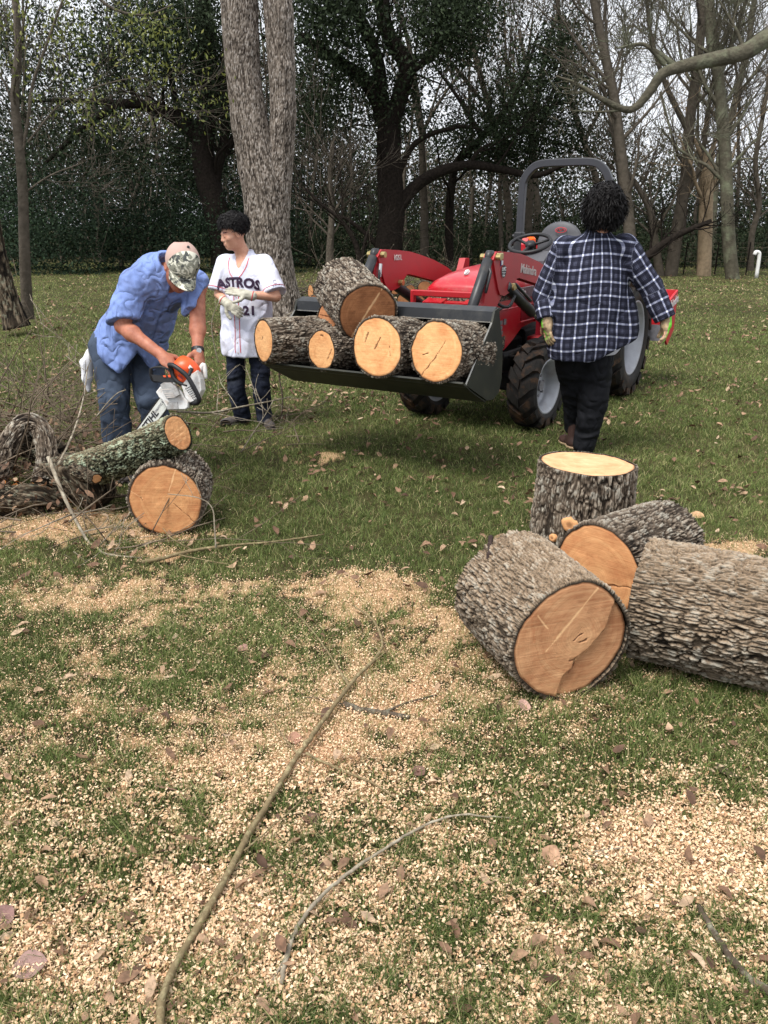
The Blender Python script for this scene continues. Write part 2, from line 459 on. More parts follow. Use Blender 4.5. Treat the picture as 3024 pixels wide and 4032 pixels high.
def make_debris():
    X, Y = scatter(42000, 1.05, 6.5); n = len(X); cl = fbm(X*5, Y*6, seed=61, oct=3); k = rng.random(n) < .15+1.1*sstep(.05, .5, cl); X, Y = X[k], Y[k]; m = len(X)
    U, Vv = rand_frames(m, .7); a = rng.uniform(.002, .008, m)*rng.uniform(.5, 1.3, m); b = a*rng.uniform(.2, .8, m)
    P = np.stack([X, Y, ground_h(X, Y)+rng.uniform(.003, .018, m)], 1)
    tag(quads('bark_debris', P, U*a[:, None], Vv*b[:, None], rng.random(m), cvmat('bark_debris_brown', [(0, srgb(30, 23, 18)), (.5, srgb(62, 48, 38)), (.85, srgb(104, 82, 64)), (1, srgb(150, 126, 100))], .9, .1), origin=(0, 0, 0), diamond=True), kind='stuff')
make_debris()
LEAF2D = np.array([[-1, 0], [-.6, .32], [-.1, .46], [.45, .34], [1, 0], [.45, -.34], [-.1, -.46], [-.6, -.32], [0, 0]])
def leaf_mesh(P, L, cvv, flat=.35, curl=.35, wid=1.):
    n = len(P); U, Vv = rand_frames(n, flat); N = np.cross(U, Vv)
    u = LEAF2D[:, 0][None, :, None]; v = LEAF2D[:, 1][None, :, None]*wid
    cu = (rng.normal(0, curl, n))[:, None, None]; cv_ = np.abs(rng.normal(0, curl*1.4, n))[:, None, None]
    hh = cu*u*u+cv_*np.abs(v)*1.2+rng.normal(0, .05, (n, 9, 1))
    V = P[:, None, :]+L[:, None, None]/2*(U[:, None, :]*u+Vv[:, None, :]*v+N[:, None, :]*hh)
    k = (np.arange(n)*9)[:, None]
    q = np.array([[0, 1, 8, 7], [1, 2, 3, 8], [3, 4, 5, 8], [5, 6, 7, 8]])
    F = (k[:, :, None]+q[None]).reshape(-1, 4)
    return V.reshape(-1, 3), [F], np.repeat(cvv, 9)
def make_litter():
    Xs = []; Ys = []
    for n, y0, y1 in ((900, 1.1, 3.4), (1500, 3.4, 6.5), (4200, 6.5, 14), (4200, 14, 30)):
        X, Y = scatter(n, y0, y1)
        big = fbm(X*.7, Y*.7, seed=31, oct=3)
        fine = fbm(X*3.5, Y*2.5, seed=33, oct=2); k = rng.random(n) < .18+.5*sstep(-.1, .5, big)+.6*sstep(.15, .5, fine); Xs.append(X[k]); Ys.append(Y[k])
    for sx, sy, r, n in ((1500, 1595, .35, 110), (1380, 1560, .4, 80), (2450, 1960, .25, 30), (950, 1560, .5, 120), (900, 1300, .5, 200), (420, 1480, .8, 260), (200, 1560, .8, 260), (1200, 1120, 2., 250), (2800, 1100, 2.5, 350), (2000, 1085, 3, 250), (2550, 1120, 1.5, 200), (60, 1270, 1., 200)):
        c = G(sx, sy); Xs.append(c[0]+rng.normal(0, r, n)); Ys.append(c[1]+rng.normal(0, r, n))
    X = np.concatenate(Xs); Y = np.concatenate(Ys); n = len(X)
    L = rng.uniform(.018, .075, n)*np.where(Y > 12, 1.3, 1)*np.where(Y < 3, .8, 1)
    P = np.stack([X, Y, ground_h(X, Y)+rng.uniform(.012, .035, n)], 1)
    V, F, C = leaf_mesh(P, L, rng.beta(1.6, 1.8, n))
    tag(build('leaf_litter', V, F, M_leaf, smooth=True, attrs={'cv': C}, origin=(0, 0, 0)), kind='stuff')
make_litter()
# ================================================================ logs
def bark_mat(name, dark, mid, light, lichen=None, lam=.5, dust=0., bumpd=.006):
    m = Mt(name); o = m.obj(); h = m.attr('bh')
    n = m.noise(o, 55, 6, .7); n2 = m.noise(o, 9, 4)
    hh = m.math('ADD', h, m.math('MULTIPLY', m.math('SUBTRACT', n, .5), .5))
    c = m.ramp(hh, [(.22, [x*.5 for x in dark]), (.55, mid), (1., light)])
    c = m.mix(m.ramp(n2, [(.4, 0), (.7, .45)]), c, mid)
    if lichen is not None:
        f = m.math('MULTIPLY', m.ramp(m.noise(o, 22, 5, .65), [(.52, 0), (.6, 1)]), m.ramp(h, [(.3, 0), (.6, lam)]))
        c = m.mix(f, c, lichen)
    if dust:
        ns = m.sep(m.n('ShaderNodeNewGeometry').outputs['Normal'])[2]
        f = m.math('MULTIPLY', m.ramp(ns, [(.25, 0), (.8, dust)]), m.ramp(m.noise(o, 120, 4, .7), [(.35, 0), (.6, 1)]))
        c = m.mix(f, c, srgb(196, 168, 138))
    m.color(c).set(.9, spec=.15)
    m.bump(m.math('ADD', m.noise(o, 220, 5, .7), m.math('MULTIPLY', h, .6)), bumpd, .7)
    return m.m
M_bark = bark_mat('ash_bark', srgb(40, 33, 27), srgb(98, 86, 74), srgb(168, 156, 140), srgb(182, 180, 168), .45)
M_barkd = bark_mat('ash_bark_dusted', srgb(40, 33, 27), srgb(100, 88, 74), srgb(158, 146, 130), srgb(188, 186, 174), .4, dust=.42)
M_barkdark = bark_mat('damp_bark', srgb(24, 20, 16), srgb(72, 62, 50), srgb(132, 118, 100), srgb(140, 148, 130), .35)
M_barklich = bark_mat('lichen_bark', srgb(26, 25, 19), srgb(62, 64, 48), srgb(140, 142, 116), srgb(158, 172, 148), .9, dust=.3)
def cut_mat(name, base, dark, pale, rings=150., streak=.0, ang=.6, ringamt=.5, redspot=.25):
    m = Mt(name); fp = m.attr('fp', True); o = m.obj()
    s = m.sep(fp)
    wx = m.math('SUBTRACT', m.noise(fp, 7, 3), .5); wy = m.math('SUBTRACT', m.noise(m.mapping(fp, (1, 1.3, 1), (0, 0, 1)), 6, 3), .5)
    x = m.math('ADD', s[0], m.math('MULTIPLY', wx, .05)); y = m.math('ADD', s[1], m.math('MULTIPLY', wy, .05))
    r = m.math('SQRT', m.math('ADD', m.math('MULTIPLY', x, x), m.math('MULTIPLY', y, y)))
    rn = m.math('ADD', m.math('MULTIPLY', r, rings), m.math('MULTIPLY', m.noise(m.comb(r, 0., 0.), 60, 2), 5.))
    ring = m.math('FRACT', rn)
    ring = m.ramp(ring, [(0, 0), (.55, .35), (.85, 1), (1, 0)])
    big = m.noise(m.comb(m.math('MULTIPLY', r, 1.), 0., 0.), 35, 2)
    c = m.mix(m.ramp(big, [(.3, 0), (.7, 1)]), base, pale)
    c = m.mix(m.ramp(m.noise(fp, 9, 4, .6), [(.40, 0), (.66, .8)]), c, dark)
    c = m.mix(m.ramp(r, [(.02, .55), (.11, 0)]), c, pale)
    c = m.mix(m.math('MULTIPLY', ring, ringamt), c, dark)
    # saw kerf lines
    sw = m.noise(m.mapping(fp, (6, 260, 1), (0, 0, ang)), 1, 3, .6)
    c = m.mix(m.ramp(sw, [(.42, 0), (.72, .5+streak)]), c, pale)
    sw2 = m.noise(m.mapping(fp, (3, 90, 1), (0, 0, ang+.12)), 1, 4, .65)
    c = m.mix(m.ramp(sw2, [(.5, 0), (.75, .4)]), c, dark)
    c = m.mix(m.ramp(m.noise(m.mapping(fp, (25, 8, 1), (0, 0, ang+.3)), 1, 3), [(.64, 0), (.72, redspot)]), c, srgb(150, 82, 48))
    mk = m.attr('mark')
    c = m.mix(m.ramp(mk, [(0, 0), (1, .85)]), c, srgb(92, 54, 32))
    lk = m.attr('lite')
    c = m.mix(m.ramp(lk, [(0, 0), (1, .8)]), c, srgb(242, 200, 150))
    m.color(c).set(.75, spec=.2)
    m.bump(m.math('ADD', sw, m.math('MULTIPLY', m.noise(fp, 350, 3), .6)), .002, .6)
    return m.m
M_cutA = cut_mat('cut_wood_tan', srgb(186, 134, 96), srgb(150, 98, 66), srgb(204, 160, 118))
M_cutB = cut_mat('cut_wood_orange', srgb(196, 138, 92), srgb(166, 104, 66), srgb(214, 164, 114))
M_cutC = cut_mat('cut_wood_fresh', srgb(218, 158, 102), srgb(190, 124, 76), srgb(232, 184, 130), ringamt=.34)
M_cutD = cut_mat('cut_wood_pale', srgb(208, 162, 118), srgb(186, 128, 86), srgb(222, 184, 142), ringamt=.3)
M_cutE = cut_mat('cut_wood_brown', srgb(150, 98, 64), srgb(116, 72, 46), srgb(176, 122, 82))
def polyd(x, y, pl):
    d = np.full(x.shape, 9.)
    for (x0, y0), (x1, y1) in zip(pl[:-1], pl[1:]):
        dx, dy = x1-x0, y1-y0; t = np.clip(((x-x0)*dx+(y-y0)*dy)/(dx*dx+dy*dy+1e-9), 0, 1)
        d = np.minimum(d, np.hypot(x-x0-t*dx, y-y0-t*dy))
    return d
def bark_height(th, v, R, seed, cw=.02, cl=.11, twist=0.):
    """th in radians (grid), v metres along; returns 0..1"""
    n = max(6, int(round(2*np.pi*R/cw)))
    cx, sx = np.cos(th), np.sin(th)
    w = fbm(cx*2.5*R*8, sx*2.5*R*8, v*7, seed=seed, oct=3)*1.1
    a = np.mod(th/(2*np.pi), 1)*n+w
    b = v/cl+fbm(cx*5, sx*5, v*14, seed=seed+5, oct=2)*.7+twist*th
    f1, f2, idv = worley(a, b, seed, per=n)
    k = R/cw*.62; e1 = np.abs(vnoise(cx*k+w*.4, sx*k, v/cl*.75+3*vnoise(v*6, cx*2, sx*2, seed=seed+31), seed=seed+21)); e2 = np.abs(vnoise(cx*k*1.1+9, sx*k*1.1+w*.4, v/cl*.8, seed=seed+23))
    h = (.35+.65*sstep(.0, .42, f2-f1)*(.6+.4*idv))*(.22+.78*sstep(.0, .16, np.minimum(e1, e2)))
    h = h*1.15
    a2 = np.mod(th/(2*np.pi), 1)*n*2.+w*2.6
    g1, g2, id2 = worley(a2, b*2.6, seed+50, per=n*2)
    h = h*(.72+.28*sstep(0, .5, g2-g1)*(.4+.6*id2))
    return np.clip(h+fbm(cx*R*60, sx*R*60, v*60, seed=seed+8, oct=2)*.08, 0, 1)
def log(label, c0, c1, r0, r1, seed, bm, cm, name='log', cat='log', depth=.010, cw=.02, cl=.11, res=.006, pith=(0, 0), marks=(), lites=(), cm1=None,
        bumps=(), group=None, flat=0, step=None, up_face=(0, 0, 1), curve=None, outl=.05, skip1=False, rim=.012, hscale=None):
    """c0 is the centre of the end that shows; marks are dark checks, lites pale kerfs, on that end (units of its radius, x right, y up)"""
    c0 = np.asarray(c0, float); c1 = np.asarray(c1, float)
    L = np.linalg.norm(c1-c0); ax = (c1-c0)/L
    upv = np.asarray(up_face, float); upv = upv-ax*np.dot(upv, ax); upv /= np.linalg.norm(upv)
    rt = np.cross(ax, upv)           # seen from the c0 side looking along the axis: right
    nt = int(2*np.pi*max(r0, r1)/res); nl = max(4, int(L/(res*1.35)))
    th = np.arange(nt)*2*np.pi/nt; vv = np.linspace(0, L, nl)
    TH, VV = np.meshgrid(th, vv)     # nl x nt
    def outline(t, v):
        return 1+outl*fbm(np.cos(t)*1.2, np.sin(t)*1.2, v*.8, seed=seed+3, oct=3)+outl*.25*fbm(np.cos(t)*5, np.sin(t)*5, v*5, seed=seed+4, oct=2)
    R = (r0+(r1-r0)*VV/L)*outline(TH, VV)
    for (bt, bv, ba, bw) in bumps:
        dt = np.angle(np.exp(1j*(TH-bt)))*max(r0, r1)
        R = R+ba*np.exp(-(dt/bw)**2-((VV-bv)/bw)**2)
    H = bark_height(TH, VV, max(r0, r1), seed, cw, cl)
    if hscale: H = H*hscale(TH, VV)
    Rb = R-depth+H*depth*1.6
    cen = c0+ax*0
    off = np.zeros((nl, 3)) if curve is None else np.asarray([curve(t) for t in vv/L])
    C = c0[None, :]+vv[:, None]*ax[None, :]+off
    # ends slightly rough
    dirs = np.cos(TH)[..., None]*rt+np.sin(TH)[..., None]*upv
    P = C[:, None, :]+Rb[..., None]*dirs
    i = np.arange(nt); j = (i+1) % nt; k = np.arange(nl-1)[:, None]*nt
    F = [np.stack([k+i, k+nt+i, k+nt+j, k+j], 2).reshape(-1, 4)]
    P = P.reshape(-1, 3); Hf = H.ravel()
    # rim rings (bark seen in section) at both ends
    base = len(P); Rs0 = (R[0]-depth-rim)[:, None]; Rs1 = (R[-1]-depth-rim)[:, None]
    rp0 = C[0]+Rs0*dirs[0]; rp1 = C[-1]+Rs1*dirs[-1]
    P = np.concatenate([P, rp0, rp1]); Hf = np.concatenate([Hf, np.full(nt, .2), np.full(nt, .2)])
    F.append(np.stack([i, j, base+j, base+i], 1)); l = (nl-1)*nt
    F.append(np.stack([l+i, base+nt+i, base+nt+j, l+j], 1))
    root = empty(name, [(c0[0]+c1[0])/2, (c0[1]+c1[1])/2, min(P[:, 2])], label, cat, group)
    build('bark', P, F, bm, root, True, attrs={'bh': Hf})
    for e, (cc, Rr, dd, mm) in enumerate(((C[0], R[0]-depth-rim, dirs[0], cm), (C[-1], R[-1]-depth-rim, dirs[-1], cm1 or cm))):
        if e == 1 and skip1: continue
        nr = max(10, int(max(r0, r1)/.005)) if e == 0 else 10
        s = np.linspace(0, 1, nr+1)[1:]
        rr = s[:, None]*Rr[None, :]*1.002
        fx = rr*np.cos(th); fy = rr*np.sin(th)
        U = fx/max(Rr.mean(), 1e-6); Vv = fy/max(Rr.mean(), 1e-6)
        mk = np.zeros_like(fx); lt = np.zeros_like(fx); dz = np.zeros_like(fx)
        if e == 0:
            jx = fbm(U*7, Vv*7, seed=seed+2, oct=3)*.022; jy = fbm(U*7+9, Vv*7, seed=seed+6, oct=3)*.022; wj = 1+.7*fbm(U*5, Vv*5, seed=seed+7, oct=2)
            for pl, w in marks: mk = np.maximum(mk, sstep(w, w*.3, polyd(U+jx, Vv+jy, pl)/np.maximum(wj, .25)))
            for pl, w in lites: lt = np.maximum(lt, sstep(w*1.2, w*.2, polyd(U+jx*.4, Vv+jy*.4, pl)/np.maximum(wj, .2))*.8)
            rad_ = np.hypot(U, Vv)/np.maximum(1e-6, (Rr/Rr.mean())[None, :]); mk = np.maximum(mk, sstep(.955, .995, rad_)*.75)
            if step is not None: dz = step(U, Vv)
            dz = dz+mk*.004
        dz = dz+fbm(U*6, Vv*6, seed=seed, oct=3)*.0012
        sg = 1 if e == 0 else -1
        Q = cc+rr[..., None]*dd[None]+sg*dz[..., None]*ax
        Q = np.concatenate([Q.reshape(-1, 3), [cc]])
        kk = np.arange(nr-1)[:, None]*nt
        q = np.stack([kk+i, kk+j, kk+nt+j, kk+nt+i], 2).reshape(-1, 4); tr = np.stack([i*0+nr*nt, j, i], 1)
        if e: q = q[:, ::-1]; tr = tr[:, ::-1]
        fp = np.stack([fx.ravel()-pith[0]*Rr.mean()+0, fy.ravel()-pith[1]*Rr.mean(), np.full(fx.size, seed*.13)], 1)
        fp = np.concatenate([fp, [[-pith[0]*Rr.mean(), -pith[1]*Rr.mean(), seed*.13]]])
        build('cut_face', Q, [q, tr], mm, root, True, attrs={'fp': fp, 'mark': np.append(mk.ravel(), 0), 'lite': np.append(lt.ravel(), 0)})
    return root
# --- the four near logs at the right
def on_axis(pt, d, L): d = np.asarray(d, float); d = d/np.linalg.norm(d); return pt+d*L
# big log in front, face towards the camera
c0 = np.array([.655, 2.577, .222])
def st1(U, V):
    # lower right part of the face is broken away a little deeper
    pl = [(-.35, -1.1), (-.25, -.55), (.02, -.62), (.0, -.38), (.25, -.28), (.42, -.05), (.62, .12), (.72, .45), (.9, .8)]
    xs = np.interp(V, [-1.1, -.62, -.5, -.35, -.2, 0, .12, .45, 1.0], [-.22, -.12, .05, .06, .32, .5, .62, .70, .86])
    return sstep(-.012, .012, U-xs)*.016
log('big barked log with broad tan cut end towards the camera, in front of the others', c0, c0+np.array([-.15, .45, .0]), .232, .238, 11, M_barkd, M_cutA,
    depth=.009, rim=.006, cw=.011, cl=.055, res=.0033, pith=(.12, .10), outl=.045, step=st1,
    marks=[([(-.22, -1), (-.12, -.62), (.05, -.5), (.06, -.35), (.32, -.2), (.5, 0), (.62, .12), (.70, .45), (.86, 1.0)], .014), ([(.02, .0), (.1, .06), (.19, .09)], .018), ([(.16, -.06), (.27, -.02)], .03), ([(.1, .1), (.16, .22)], .008), ([(-.02, -.35), (.12, -.32), (.1, -.5), (.02, -.62)], .015)],
    lites=[([(-.45, -.1), (.38, .86)], .02), ([(-.65, .55), (-.45, .3)], .012), ([(.02, -.52), (.28, -.24), (.5, -.04)], .015)])
# log behind it, face half hidden
c0 = np.array([.90, 3.235, .21])
log('log wedged behind the big front log, a dark crack across its cut end', c0, c0+np.array([.43, .42, -.02]), .215, .19, 23, M_bark, M_cutB,
    depth=.010, rim=.006, cw=.0125, cl=.065, res=.0042, pith=(.0, -.2), outl=.05, marks=[([(-.4, -.28), (.1, -.35), (.35, -.25), (1, -.12)], .02), ([(.35, -.4), (.5, -.9)], .02)])
# long thick log running out of the frame at the right
c0 = np.array([.995, 2.915, .235])
log('longest log, thick and ridged, running out of the frame at the right edge', c0, np.array([1.99, 2.34, .235]), .235, .235, 37, M_barkd, M_cutA,
    depth=.012, rim=.006, cw=.012, cl=.060, res=.0033, outl=.05)
# upright round
b = G(2305, 2140); c = A(2310, 1828, 4.22)
log('upright barked round standing on end with a pale flat top, behind the lying logs', [1.065, 4.18, .41], [1.05, 4.18, .0], .248, .262, 41, M_bark, M_cutD, cat='log',
    depth=.010, rim=.005, cw=.0165, cl=.07, res=.0045, pith=(.1, .1), up_face=(0, 1, 0), outl=.05)
def knot(parent, c, n, r, m=M_cutB):
    c = np.asarray(c, float); n = np.asarray(n, float); n /= np.linalg.norm(n)
    u, v, _ = frame(n); th = np.arange(26)*2*np.pi/26
    ir = 1+.12*np.sin(th*2+1)+.06*np.sin(th*5)
    V = []; fp = []
    for k, (rr, dd) in enumerate(((1.4, -.012), (1.15, .012), (.95, .018), (.6, .017), (.25, .016))):
        V.append(c+n*dd+(np.cos(th)*r*rr*ir)[:, None]*u+(np.sin(th)*r*rr*ir*1.1)[:, None]*v)
        fp.append(np.stack([np.cos(th)*r*rr, np.sin(th)*r*rr, th*0+.3], 1))
    V = np.concatenate(V+[[c+n*.0155]]); fp = np.concatenate(fp+[[[0, 0, .3]]])
    i = np.arange(26); j = (i+1) % 26
    F = [np.concatenate([np.stack([k*26+i, k*26+j, k*26+26+j, k*26+26+i], 1) for k in range(4)]), np.stack([104+i, 104+j, i*0+130], 1)]
    build('branch_scar', V, F, m, parent, True, attrs={'fp': fp, 'mark': np.where(np.arange(131) > 103, .7, 0), 'lite': np.zeros(131)})
up = bpy.data.objects['log.003'] if 'log.003' in bpy.data.objects else None
kc = np.array([1.055, 4.18, 0])
for (ang, z, r) in ((-2.02, .125, .032), (-2.36, .035, .016)):
    n = np.array([math.cos(ang), math.sin(ang), 0.1]); knot(up, kc+n*.25+np.array([0, 0, z]), n, r)
# --- left: round with big face, lichen log on top
c0 = A(655, 1998, 4.2); c0[2] = .2
log('fat round lying on the sawdust under the lichen covered log, cut end towards the camera', c0, c0+np.array([-.02, .36, .0]), .205, .205, 53, M_bark, M_cutB,
    depth=.009, rim=.006, cw=.0145, cl=.05, res=.004, pith=(.18, -.05), outl=.05, lites=[([(.12, .25), (.35, .9)], .02), ([(-.98, .3), (-.62, .05)], .014)],
    marks=[([(.2, -.1), (.55, -.45), (.8, -.75)], .012), ([(-.62, .0), (-.7, .1)], .02)])
c0 = A(702, 1706, 4.30); c1 = A(190, 1890, 4.78)
cl_ = lambda t: np.array([0, 0, -.02*math.sin(t*3.1)])
lichen_log = log('slanting log with grey green lichen that the chainsaw bar stands behind', c0, c1, .102, .108, 61, M_barklich, M_cutB,
    depth=.009, rim=.005, cw=.014, cl=.024, res=.004, pith=(.1, .2), outl=.06, curve=cl_, marks=(), lites=[([(-.7, .0), (.7, .35)], .02), ([(-.8, -.3), (.6, .0)], .015), ([(-.6, -.6), (.5, -.3)], .015)])
# ================================================================ trees
M_tb = bark_mat('grey_tree_bark', srgb(58, 50, 44), srgb(112, 102, 92), srgb(166, 156, 146), srgb(196, 190, 184), .35, bumpd=.01)
M_tdark = simple('dark_oak_bark', srgb(36, 31, 27), .9, spec=.1, var=.45, vs=14, bump=1., bs=18, bd=.03)
M_tgrey = simple('grey_bark', srgb(86, 79, 70), .9, spec=.1, var=.3, vs=9, bump=1., bs=24, bd=.02, dirt=srgb(66, 62, 50), dirt_amt=.6, dirt_scale=3)
M_tpale = simple('pale_bark', srgb(150, 132, 108), .9, spec=.1, var=.22, vs=9, bump=.7, bs=24, bd=.02, dirt=srgb(92, 80, 62), dirt_amt=.5, dirt_scale=3)
M_tlich = simple('lichened_bark', srgb(84, 80, 68), .9, spec=.1, var=.3, vs=9, bump=1., bs=22, bd=.03, dirt=srgb(122, 128, 104), dirt_amt=.8, dirt_scale=2.4)
M_twig = simple('twig_bark', srgb(136, 122, 102), .85, spec=.15, var=.3, vs=20)
M_ever = cvmat('evergreen_leaves', [(0, srgb(22, 29, 20)), (.5, srgb(38, 48, 31)), (.85, srgb(60, 72, 48)), (1, srgb(96, 106, 82))], .75, .15, .12)  # leaf tones darkened, putting the wood's backlit shade into the colour
M_hedge = cvmat('hedge_leaves', [(0, srgb(22, 32, 24)), (.5, srgb(36, 50, 36)), (.85, srgb(58, 76, 52)), (1, srgb(88, 104, 74))], .75, .15, .12)  # hedge tones darkened likewise, backlit shade held in the colour
M_yel = cvmat('yellow_green_leaves', [(0, srgb(70, 80, 38)), (.5, srgb(106, 114, 54)), (.85, srgb(142, 142, 78)), (1, srgb(170, 148, 86))], .6, .3, .35)
M_brown = cvmat('brown_leaves', [(0, srgb(70, 62, 50)), (.5, srgb(100, 90, 74)), (.85, srgb(134, 124, 102)), (1, srgb(160, 150, 130))], .7, .2, .25)
def bark_tube(name, pts, rad, bm, parent, seed, sm=12, nth=160, dz=.025, depth=.014, cw=.03, cl=.12, knots=(), extra=None, rough=.06):
    P = catmull(pts, sm); R = np.interp(np.linspace(0, 1, len(P)), np.linspace(0, 1, len(rad)), rad)
    s = np.concatenate([[0], np.cumsum(np.linalg.norm(np.diff(P, axis=0), axis=1))])
    m = int(s[-1]/dz); q = np.linspace(0, s[-1], m)
    P = np.stack([np.interp(q, s, P[:, k]) for k in range(3)], 1); R = np.interp(q, s, R)
    V, F = tube(P, R, nth); 
    T = V.reshape(m, nth, 3); d = T-P[:, None, :]; d /= np.linalg.norm(d, axis=2)[..., None]
    TH, VV = np.meshgrid(np.arange(nth)*2*np.pi/nth, q)
    H = bark_height(TH, VV, R.mean(), seed, cw, cl)
    off = (H-.5)*depth+R[:, None]*(rough*fbm(np.cos(TH)*1.3, np.sin(TH)*1.3, VV*1.1, seed=seed+1, oct=3))
    for kc, kr, ka in knots:
        dd = np.linalg.norm(T-np.asarray(kc), axis=2); off = off+ka*(np.exp(-(dd/kr)**2)-.7*np.exp(-(dd/(kr*.4))**2))
    if extra is not None: off = off+extra(TH, VV, T)
    V = (T+d*off[..., None]).reshape(-1, 3)
    return V, F, H.ravel()
def twin_tree():
    Y = 13.6
    def pt(x, y, dy=0): return A(x, y, Y+dy)
    w = lambda n: px(n, Y)/2
    root = empty('twin_trunk_tree', G(1085, 1290), 'big grey tree forking into two thick trunks behind the standing youth', 'tree')
    flare = lambda TH, VV, T: .07*np.exp(-(T[..., 2]/.45)**1.2)*(1+.35*np.cos(TH*5+1))
    base = [pt(1100, 1330), pt(1098, 1240), pt(1082, 1130), pt(1068, 1000), pt(1062, 880), pt(1058, 780)]
    kn = [(pt(1010, 160, -.2), .13, .03), (pt(940, 480, -.1), .2, .03), (pt(1130, 290, -.2), .16, .05), (pt(1145, 440, -.15), .2, .05), (pt(1090, 500, -.22), .10, .04), (pt(1120, 60, -.15), .15, .04), (pt(1010, 700, -.3), .2, .02), (pt(1100, 720, -.3), .12, .02)]
    L = [pt(1105, 1340), pt(1099, 1250), pt(1078, 1130), pt(1062, 1000), pt(1052, 880), pt(1040, 760), pt(1018, 660), pt(998, 560), pt(978, 430), pt(960, 300), pt(952, 180), pt(946, 60), pt(938, -80), pt(925, -300), pt(915, -600)]
    rl = [w(185), w(178), w(168), w(160), w(158), w(154), w(146), w(132), w(122), w(118), w(120), w(124), w(120), w(112), w(100)]
    Rr = [pt(1095, 1335), pt(1090, 1200), pt(1075, 1000), pt(1076, 880), pt(1086, 760), pt(1098, 660), pt(1108, 560), pt(1112, 430), pt(1110, 300), pt(1104, 180), pt(1096, 60), pt(1088, -80), pt(1098, -300), pt(1120, -600)]
    rr = [w(140), w(140), w(130), w(122), w(108), w(96), w(90), w(86), w(90), w(94), w(98), w(98), w(92), w(86)]
    Vs = []; Fs = {}; Hs = []; n = 0
    for p, r, sd, ex in ((L, rl, 71, flare), (Rr, rr, 73, flare)):
        V, F, H = bark_tube('t', p, r, M_tb, root, sd, knots=kn, extra=ex, cw=.019, cl=.085, depth=.012, rough=.03)
        for f in F: Fs.setdefault(f.shape[1], []).append(f+n)
        Vs.append(V); Hs.append(H); n += len(V)
    build('trunk', np.concatenate(Vs), [np.concatenate(f) for f in Fs.values()], M_tb, root, attrs={'bh': np.concatenate(Hs)})
twin_tree()
def grow(out, p, d, L, r, depth, rs, wig=.16, up=.05, nch=(3, 6), ang=(.4, .95), shrink=(.45, .75), tips=None, rmin=.004, start=.25):
    k = max(4, int(L/.35)); pts = [np.array(p)]; d = np.array(d, float); d /= np.linalg.norm(d); st = L/k
    for i in range(k):
        d = d+rs.normal(0, wig, 3)+np.array([0, 0, up]); d /= np.linalg.norm(d); pts.append(pts[-1]+d*st)
    pts = np.array(pts); rad = np.linspace(r, max(rmin, r*.35), k+1)
    out.append((pts, rad))
    if tips is not None and depth <= 1:
        for q in pts[1:]: tips.append(q)
    if depth <= 0: return
    for c in range(rs.integers(*nch)):
        t = rs.uniform(start, 1.); i = min(k-1, int(t*k)); q = pts[i]+(pts[i+1]-pts[i])*(t*k-i)
        T = pts[i+1]-pts[i]; T /= np.linalg.norm(T)
        rnd = rs.normal(0, 1, 3); rnd -= T*np.dot(rnd, T); rnd /= np.linalg.norm(rnd)
        a = rs.uniform(*ang); nd = T*math.cos(a)+rnd*math.sin(a)
        grow(out, q, nd, L*rs.uniform(*shrink), max(rmin, rad[i]*rs.uniform(.4, .62)), depth-1, rs, wig, up, nch, ang, shrink, tips, rmin, start)
def tubes_mesh(name, out, mat, parent, big=.05):
    mb = MB()
    for pts, rad in out:
        mx = rad.max(); mb.tube(catmull(pts, 3) if mx > big else pts, rad, n=10 if mx > big else (5 if mx > .015 else 3), cap=False)
    return mb.build(name, mat, parent, smooth=True)
def leaves(name, centers, spread, per, size, mat, parent, rs, hang=0., cvs=None, kind=None, asp=.5, origin=None):
    C = np.asarray(centers); n = len(C)*per; idx = np.repeat(np.arange(len(C)), per)
    g = rs.normal(0, 1, (n, 3)); g *= (np.asarray(spread) if np.ndim(spread) else np.array([spread]*3))
    P = C[idx]+g; P[:, 2] = np.maximum(P[:, 2], .05)
    U = rs.normal(0, 1, (n, 3)); U[:, 2] -= hang; U /= np.linalg.norm(U, axis=1)[:, None]
    Vv = np.cross(U, rs.normal(0, 1, (n, 3))); Vv /= np.linalg.norm(Vv, axis=1)[:, None]
    s = size*rs.uniform(.6, 1.4, n)/2
    tone = (rs.beta(2, 2, len(C)) if cvs is None else cvs)[idx]
    cv = np.clip(tone*.55+rs.beta(2, 2.6, n)*.5, 0, 1)
    o = quads(name, P, U*s[:, None], Vv*(s*asp)[:, None], cv, mat, parent=parent, diamond=True, **({'origin': origin} if parent is None else {}))
    return o
def blob_centers(blobs, rs, Yd):
    """blobs: (sx, sy, rx px, ry px, n, dY, Y)"""
    out = []
    for sx, sy, rx, ry, n, dy, Yb in blobs:
        c = A(sx, sy, Yb); a = px(rx, Yb); b = px(ry, Yb)
        u = rs.normal(0, 1, (n, 3)); u /= np.maximum(np.linalg.norm(u, axis=1), .01)[:, None]; rr = rs.random(n)**.5
        out.append(c+u*rr[:, None]*np.array([a, dy, b]))
    return np.concatenate(out)
def limbs_px(lst, Y):
    out = []
    for pts, w0, w1 in lst:
        P = np.array([A(p[0], p[1], Y+(p[2] if len(p) > 2 else 0)) for p in pts])
        P = catmull(P, 4); out.append((P, np.linspace(px(w0, Y)/2, px(w1, Y)/2, len(P))))
    return out
def side_twigs(out, rs, n, L, depth=2, rr=.35, **kw):
    base = [o for o in out]
    for k in range(n):
        P, R = base[rs.integers(len(base))]; i = rs.integers(len(P)//4, len(P)-1)
        T = P[i+1]-P[i]; T /= np.linalg.norm(T); d = rs.normal(0, 1, 3); d -= T*np.dot(d, T); d /= np.linalg.norm(d); d = d*.85+T*.5+np.array([0, 0, .3])
        grow(out, P[i], d, L*rs.uniform(.5, 1.2), min(.06, R[i]*rr), depth, rs, **kw)
